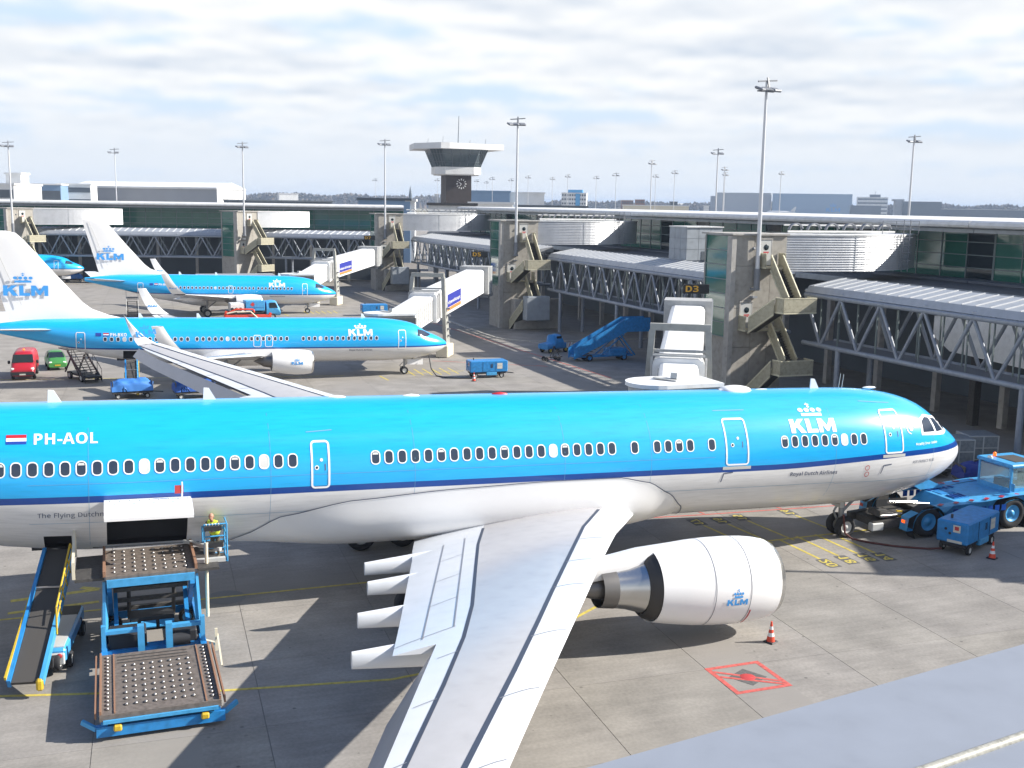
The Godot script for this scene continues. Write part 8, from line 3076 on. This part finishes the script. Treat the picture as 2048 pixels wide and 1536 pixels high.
func distance() -> void:
	var glass := thing("bus_shelter", "glass-walled shelter with white side panel below the farther stair tower", "shelter", Vector3(-21.5, 0, -143.5), 0.0)
	for k in 4:
		var b := B.new()
		b.box(Vector3(-3.6 + 2.4 * k, 1.9, 1.6), Vector3(2.25, 2.9, 0.06))
		obj("pane", b, M.green_glass, glass)
	var b2 := B.new()
	for k in 5:
		b2.box(Vector3(-4.8 + 2.4 * k, 1.9, 1.62), Vector3(0.12, 3.2, 0.12))
	b2.box(Vector3(0, 0.35, 1.62), Vector3(9.7, 0.3, 0.1))
	obj("frame", b2, M.lamp_grey, glass)
	b2 = B.new()
	b2.box(Vector3(1.2, 3.55, 0), Vector3(12.5, 0.2, 4.0))
	obj("roof", b2, M.gallery_roof, glass)
	b2 = B.new()
	b2.box(Vector3(6.1, 1.7, 0), Vector3(2.4, 3.4, 3.6))
	obj("side_panel", b2, M.cladding, glass)
	control_tower()
	# masts: where they stand on the far aprons
	var spots := [[-37.7, -211, 0.16, "mast with one floodlight behind the left hangar"], [64.8, -135, 0.22, "mast left of the nearest tall mast, before the blue hangar's left end"], [67.9, -86.5, 0.22, "mast at the right, before the dark block building"], [78.6, -188, 0.18, "mast left of the blue hangar, tallest of the thin ones there"], [113, -213.5, 0.16, "paired mast before the blue hangar's left end, the taller one"], [138, -255, 0.16, "paired mast before the blue hangar's left end, the shorter one"], [144, -234, 0.16, "mast right of the tallest mast, before the blue hangar"], [118, -250, 0.14, "thin mast above the distant blue airliner"], [134, -293, 0.14, "thin mast right beside the one left of the blue hangar"], [117, -288, 0.14, "thin mast above the brick flats"], [128.5, -329, 0.14, "thin mast between the blue office block and the brick flats"], [113, -319, 0.14, "thin mast in front of the blue and white office block"], [123, -358, 0.14, "thin mast left of the blue and white office block"], [108, -345, 0.14, "thin mast over the white hall's right end"], [121, -399, 0.14, "thin mast over the white hall's left part"], [106, -380, 0.14, "thin mast right of the control tower shaft, third"], [131, -461, 0.14, "thin mast right of the control tower shaft, second"], [117, -433, 0.14, "thin mast right of the control tower shaft, first"], [98, -431, 0.14, "thin mast just left of the control tower shaft"], [77, -461, 0.14, "thin mast left of the D7 tower's mast"]]
	for q in spots:
		apron_mast(q[3], Vector3(q[0], 0, q[1]), 0.0, 26.0, q[2], 2, "light masts on the far aprons")
	# far buildings by bearing and distance from the terrace
	var t := block("hangar", "long white-roofed hangar with sunlit end wall, at the left", "hangar", aim(-17.7, 600), Vector3(78, 20.5, 36), -0.5, M.far_grey)
	var b := B.new()
	b.extr(PackedVector2Array([Vector2(-39.4, 20.6), Vector2(39.4, 20.6), Vector2(39.4, 21.4), Vector2(-39.4, 21.4)]), Vector3(0, 0, 18.3), Vector3(1, 0, 0), Vector3(0, 1, 0), Vector3(0, 0, 0.3))
	obj("eaves", b, M.far_white, t)
	b = B.new()
	b.extr(PackedVector2Array([Vector2(-18.6, 21.0), Vector2(18.6, 21.0), Vector2(0, 24.0)]), Vector3(-39.5, 0, 0), Vector3(0, 0, 1), Vector3(0, 1, 0), Vector3(79, 0, 0))
	obj("gable_roof", b, M.far_white, t)
	b = B.new()
	b.box(Vector3(39.2, 10, 0), Vector3(0.3, 20, 36.2))
	obj("end_wall", b, M.far_white, t)
	b = B.new()
	b.box(Vector3(0, 6, 18.15), Vector3(77.8, 6, 0.2))
	obj("blue_band", b, M.hangar_blue, t)
	block("terminal_hall", "white terminal block at the far left edge", "building", aim(-25.0, 430), Vector3(24, 19.5, 20), -0.4, M.far_white, 3)
	block("stair_core", "white square tower of the terminal block at the far left", "building", aim(-24.0, 440), Vector3(5.5, 23.5, 6), -0.4, M.far_white)
	block("office_block", "grey blue block with a dark screen at the far left", "building", aim(-22.9, 560), Vector3(19, 21, 16), -0.2, M.hangar_blue, 2)
	block("parking_deck", "white banded block between the far left offices and the hangar", "building", aim(-21.4, 570), Vector3(15, 21.5, 14), -0.2, M.far_white, 4)
	block("freight_shed", "long low dark blue building right of the white hangar", "building", aim(-12.0, 520), Vector3(46, 15.2, 20), 0.0, M.far_dark, 1, 0, M.far_dark)
	block("small_hall", "small white building on the wooded horizon", "building", aim(-11.5, 1200), Vector3(20, 22, 12), 0.0, M.far_white)
	block("terminal_roof", "dark sloping terminal roof left of the control tower", "building", aim(-6.6, 300), Vector3(13.5, 16.2, 12), -0.3, M.hangar_blue, 0, 0, M.far_dark)
	block("terminal_roof", "white rounded roof end next to the dark sloping roof", "building", aim(-5.3, 298), Vector3(2.2, 16.0, 8), -0.3, M.far_white)
	block("terminal_roof", "low pale roofs at the foot of the control tower", "building", aim(-3.2, 262), Vector3(11, 15.2, 9), -0.3, M.roof_white, 2, 0, M.roof_dark)
	block("cargo_hall", "blue grey hall right of the control tower", "building", aim(-1.25, 470), Vector3(16.5, 20.4, 12), -0.36, M.hangar_blue, 0, 0, M.hangar_blue)
	block("cargo_hall", "long white hall right of the control tower", "building", aim(0.6, 480), Vector3(15, 20.1, 18), -0.36, M.far_white)
	block("low_hall", "low white flat roof before the halls right of the control tower", "building", aim(-1.2, 310), Vector3(12, 15.6, 8), -0.36, M.far_white)
	block("low_hall", "low dark roof before the blue and white office block", "building", aim(1.9, 340), Vector3(21, 14.9, 8), -0.36, M.far_dark, 0, 0, M.far_dark)
	t = block("office_tower", "white office block with blue crown and blue stripe on the horizon", "building", aim(3.06, 1000), Vector3(22, 25.5, 12), -0.5, M.far_white, 7, 10)
	b = B.new()
	b.box(Vector3(1, 27.2, 0), Vector3(13, 3, 8))
	b.box(Vector3(3.5, 12.8, 6.2), Vector3(4.0, 25, 0.3))
	obj("blue_stripe", b, M.equip_light, t)
	block("apartment_block", "brick flats on the horizon, left one", "building", aim(5.75, 1250), Vector3(13, 21, 10), -0.36, M.brick_far, 4, 5)
	block("apartment_block", "brick flats on the horizon, right one", "building", aim(6.4, 1260), Vector3(10, 22, 10), -0.36, M.brick_far, 4, 4)
	block("long_shed", "long low beige shed left of the blue hangar", "building", aim(7.2, 800), Vector3(46, 15.6, 10), -0.36, M.cream)
	block("small_house", "small dark building on the horizon left of the blue hangar", "building", aim(8.1, 1000), Vector3(6, 19, 8), -0.36, M.far_dark, 0, 0, M.far_dark)
	t = block("maintenance_hangar", "huge pale blue hangar hall with airline lettering at the right", "hangar", aim(14.9, 2520), Vector3(165, 45, 90), -0.6, M.hangar_blue, 0, 0, M.hangar_blue)
	stick(fit(klm_tris(), Vector2(30, 8), Vector2(29, 8.5)), plane_map(Vector3(0, 0, 45.3), Vector3(1, 0, 0), Vector3(0, 1, 0)), "lettering", M.logo_blue, t, 999.0)
	stick(fit(crown_tris(), Vector2(37, 19), Vector2(14, 7.5)), plane_map(Vector3(0, 0, 45.3), Vector3(1, 0, 0), Vector3(0, 1, 0)), "crown_emblem", M.logo_blue, t, 999.0)
	block("maintenance_hangar", "greyer left half of the huge hangar hall", "hangar", aim(11.6, 2540), Vector3(118, 45.6, 90), -0.6, M.far_grey, 0, 0, M.far_grey)
	block("hangar_annex", "low step at the left end of the huge hangar hall", "hangar", aim(10.15, 2560), Vector3(14, 38, 60), -0.6, M.far_grey, 0, 0, M.far_grey)
	t = block("office_block", "white banded offices with a roof box right of the huge hangar", "building", aim(17.75, 2350), Vector3(58, 38, 30), -0.6, M.far_white, 5)
	b = B.new()
	b.box(Vector3(5, 41, 0), Vector3(20, 6, 18))
	b.tube(Vector3(5, 44, 0), Vector3(5, 52, 0), 0.5, 0.3, 6)
	obj("roof_box", b, M.far_dark, t)
	block("dark_annex", "dark block in front of the banded offices", "building", aim(17.45, 2250), Vector3(56, 21, 30), -0.6, M.far_dark, 2, 0, M.far_dark)
	t = block("test_cell", "dark windowless block with a stepped tower at the right", "building", aim(20.0, 1950), Vector3(60, 28, 40), -0.6, M.far_dark, 0, 0, M.far_dark)
	b = B.new()
	b.box(Vector3(-35, 15, 0), Vector3(13, 30, 30))
	b.box(Vector3(-36, 30.5, 0), Vector3(18, 3, 24))
	obj("end_tower", b, M.far_grey, t)
	block("long_shed", "long dark shed with a pale roof line at the right edge", "building", aim(24.2, 2000), Vector3(330, 17, 40), -0.6, M.far_dark, 1)
	# church and tower blocks on the wooded horizon
	t = thing("church_spire", "thin church spire on the horizon left of the control tower", "church", aim(-5.35, 1500))
	b = B.new()
	b.tube(Vector3.ZERO, Vector3(0, 24, 0), 2.6, 2.2, 6)
	b.tube(Vector3(0, 24, 0), Vector3(0, 37, 0), 2.4, 0.1, 6)
	obj("spire", b, M.far_dark, t)
	for q in [[-4.0, "left of two small tower blocks on the horizon beside the control tower"], [-3.72, "right of two small tower blocks on the horizon beside the control tower"]]:
		block("tower_block", q[1], "building", aim(q[0], 1500), Vector3(5, 26.5, 5), 0.0, M.far_grey)
	# two airliners on the far apron
	far_jet("tiny white airliner parked before the huge hangar", aim(13.45, 2350), PI - 0.6, 58.0, M.far_white, M.far_white)
	far_jet("tiny blue airliner with its tail to the left, left of the huge hangar", aim(8.9, 2200), -0.6, 48.0, M.sky_blue_paint, M.sky_blue_paint)
	block("lookout_hut", "small white tower cabin on the far apron beside the tiny blue airliner", "building", aim(9.75, 1000), Vector3(4, 16, 4), -0.3, M.far_white)
	woods()

func far_jet(label: String, at: Vector3, turn: float, ln: float, m: Material, m2: Material) -> void:
	# seen over the pier's roof: only a few pixels long
	var t := thing("far_airliner", label, "airplane", at, turn)
	var y := ln * 0.1
	var r := ln * 0.052
	var b := B.new()
	b.lathe(Vector3(ln * 0.5, y, 0), Vector3(-1, 0, 0), PackedVector2Array([Vector2(0, 0.05), Vector2(ln * 0.03, r * 0.6), Vector2(ln * 0.1, r), Vector2(ln * 0.65, r), Vector2(ln, 0.3)]), 16)
	obj("fuselage", b, m, t)
	b = B.new()
	b.extr(PackedVector2Array([Vector2(-ln * 0.31, y + r * 0.8), Vector2(-ln * 0.47, y + r * 0.6), Vector2(-ln * 0.52, y + r + ln * 0.15), Vector2(-ln * 0.46, y + r + ln * 0.15)]), Vector3(0, 0, -0.3), Vector3(1, 0, 0), Vector3(0, 1, 0), Vector3(0, 0, 0.6))
	obj("tail_fin", b, m2, t)
	b = B.new()
	for s in [1.0, -1.0]:
		b.fan([Vector3(ln * 0.1, y - r * 0.5, s), Vector3(-ln * 0.12, y, s * ln * 0.45), Vector3(-ln * 0.16, y, s * ln * 0.45), Vector3(-ln * 0.1, y - r * 0.5, s)], Vector3.UP)
		b.fan([Vector3(ln * 0.1, y - r * 0.7, s), Vector3(-ln * 0.12, y - 0.2, s * ln * 0.45), Vector3(-ln * 0.16, y - 0.2, s * ln * 0.45), Vector3(-ln * 0.1, y - r * 0.7, s)], Vector3.DOWN)
	obj("wing", b, M.wing_grey, t)
	b = B.new()
	for q in [[ln * 0.38, 0.0], [-ln * 0.04, 3.0], [-ln * 0.04, -3.0]]:
		b.tube(Vector3(q[0], 0, q[1]), Vector3(q[0], y - r * 0.7, q[1]), 0.35, 0.35, 6)
	obj("gear_leg", b, M.gear_grey, t)

func woods() -> void:
	# bare spring woods along the horizon, in overlapping clumps
	var mm := MultiMesh.new()
	mm.transform_format = MultiMesh.TRANSFORM_3D
	mm.use_colors = true
	var b := B.new()
	for k in 26:
		var d := Vector3(rng.randf_range(-1, 1), rng.randf_range(0.0, 1.0), rng.randf_range(-1, 1))
		d = d.normalized() * rng.randf_range(0.55, 1.0)
		var s := rng.randf_range(0.2, 0.42)
		var e := Basis.from_euler(Vector3(rng.randf() * 6, rng.randf() * 6, rng.randf() * 6))
		b.tri(d + e.x * s, d - e.x * s * 0.5 + e.y * s, d - e.x * s * 0.5 - e.y * s, d)
		b.tri(d + e.z * s, d - e.z * s * 0.5 + e.y * s, d - e.z * s * 0.5 - e.y * s, d)
	b.tube(Vector3(0, -1.2, 0), Vector3(0, 0.5, 0), 0.5, 0.3, 5)
	mm.mesh = b.mesh(M.tree_far)
	var n := 2600
	mm.instance_count = n
	var hn := fbm(301, 0.05, 3)
	for i in n:
		var a := rng.randf_range(-34.0, 34.0)
		var d := rng.randf_range(2750.0, 3300.0)
		var h := 10.0 + 3.0 * hn.get_noise_1d(a * 9.0) + rng.randf_range(-1.6, 1.6)
		if a < -2.5: h += 3.0
		if a > 12.0: h += 1.2
		var p := aim(a, d)
		p.y = h * 1.15
		var r := h * rng.randf_range(0.8, 1.25)
		mm.set_instance_transform(i, Transform3D(Basis(Vector3.UP, rng.randf() * TAU).scaled(Vector3(r * 1.3, h * 1.05, r * 1.2)), p))
		var t := rng.randf_range(0.7, 1.25)
		mm.set_instance_color(i, Color(t, t * rng.randf_range(0.92, 1.08), t * 0.95))
	var o := MultiMeshInstance3D.new()
	o.multimesh = mm
	o.name = "woods"
	add_child(o)
	tag(o, "brown leafless woods along the whole horizon", "woods", "", "stuff")
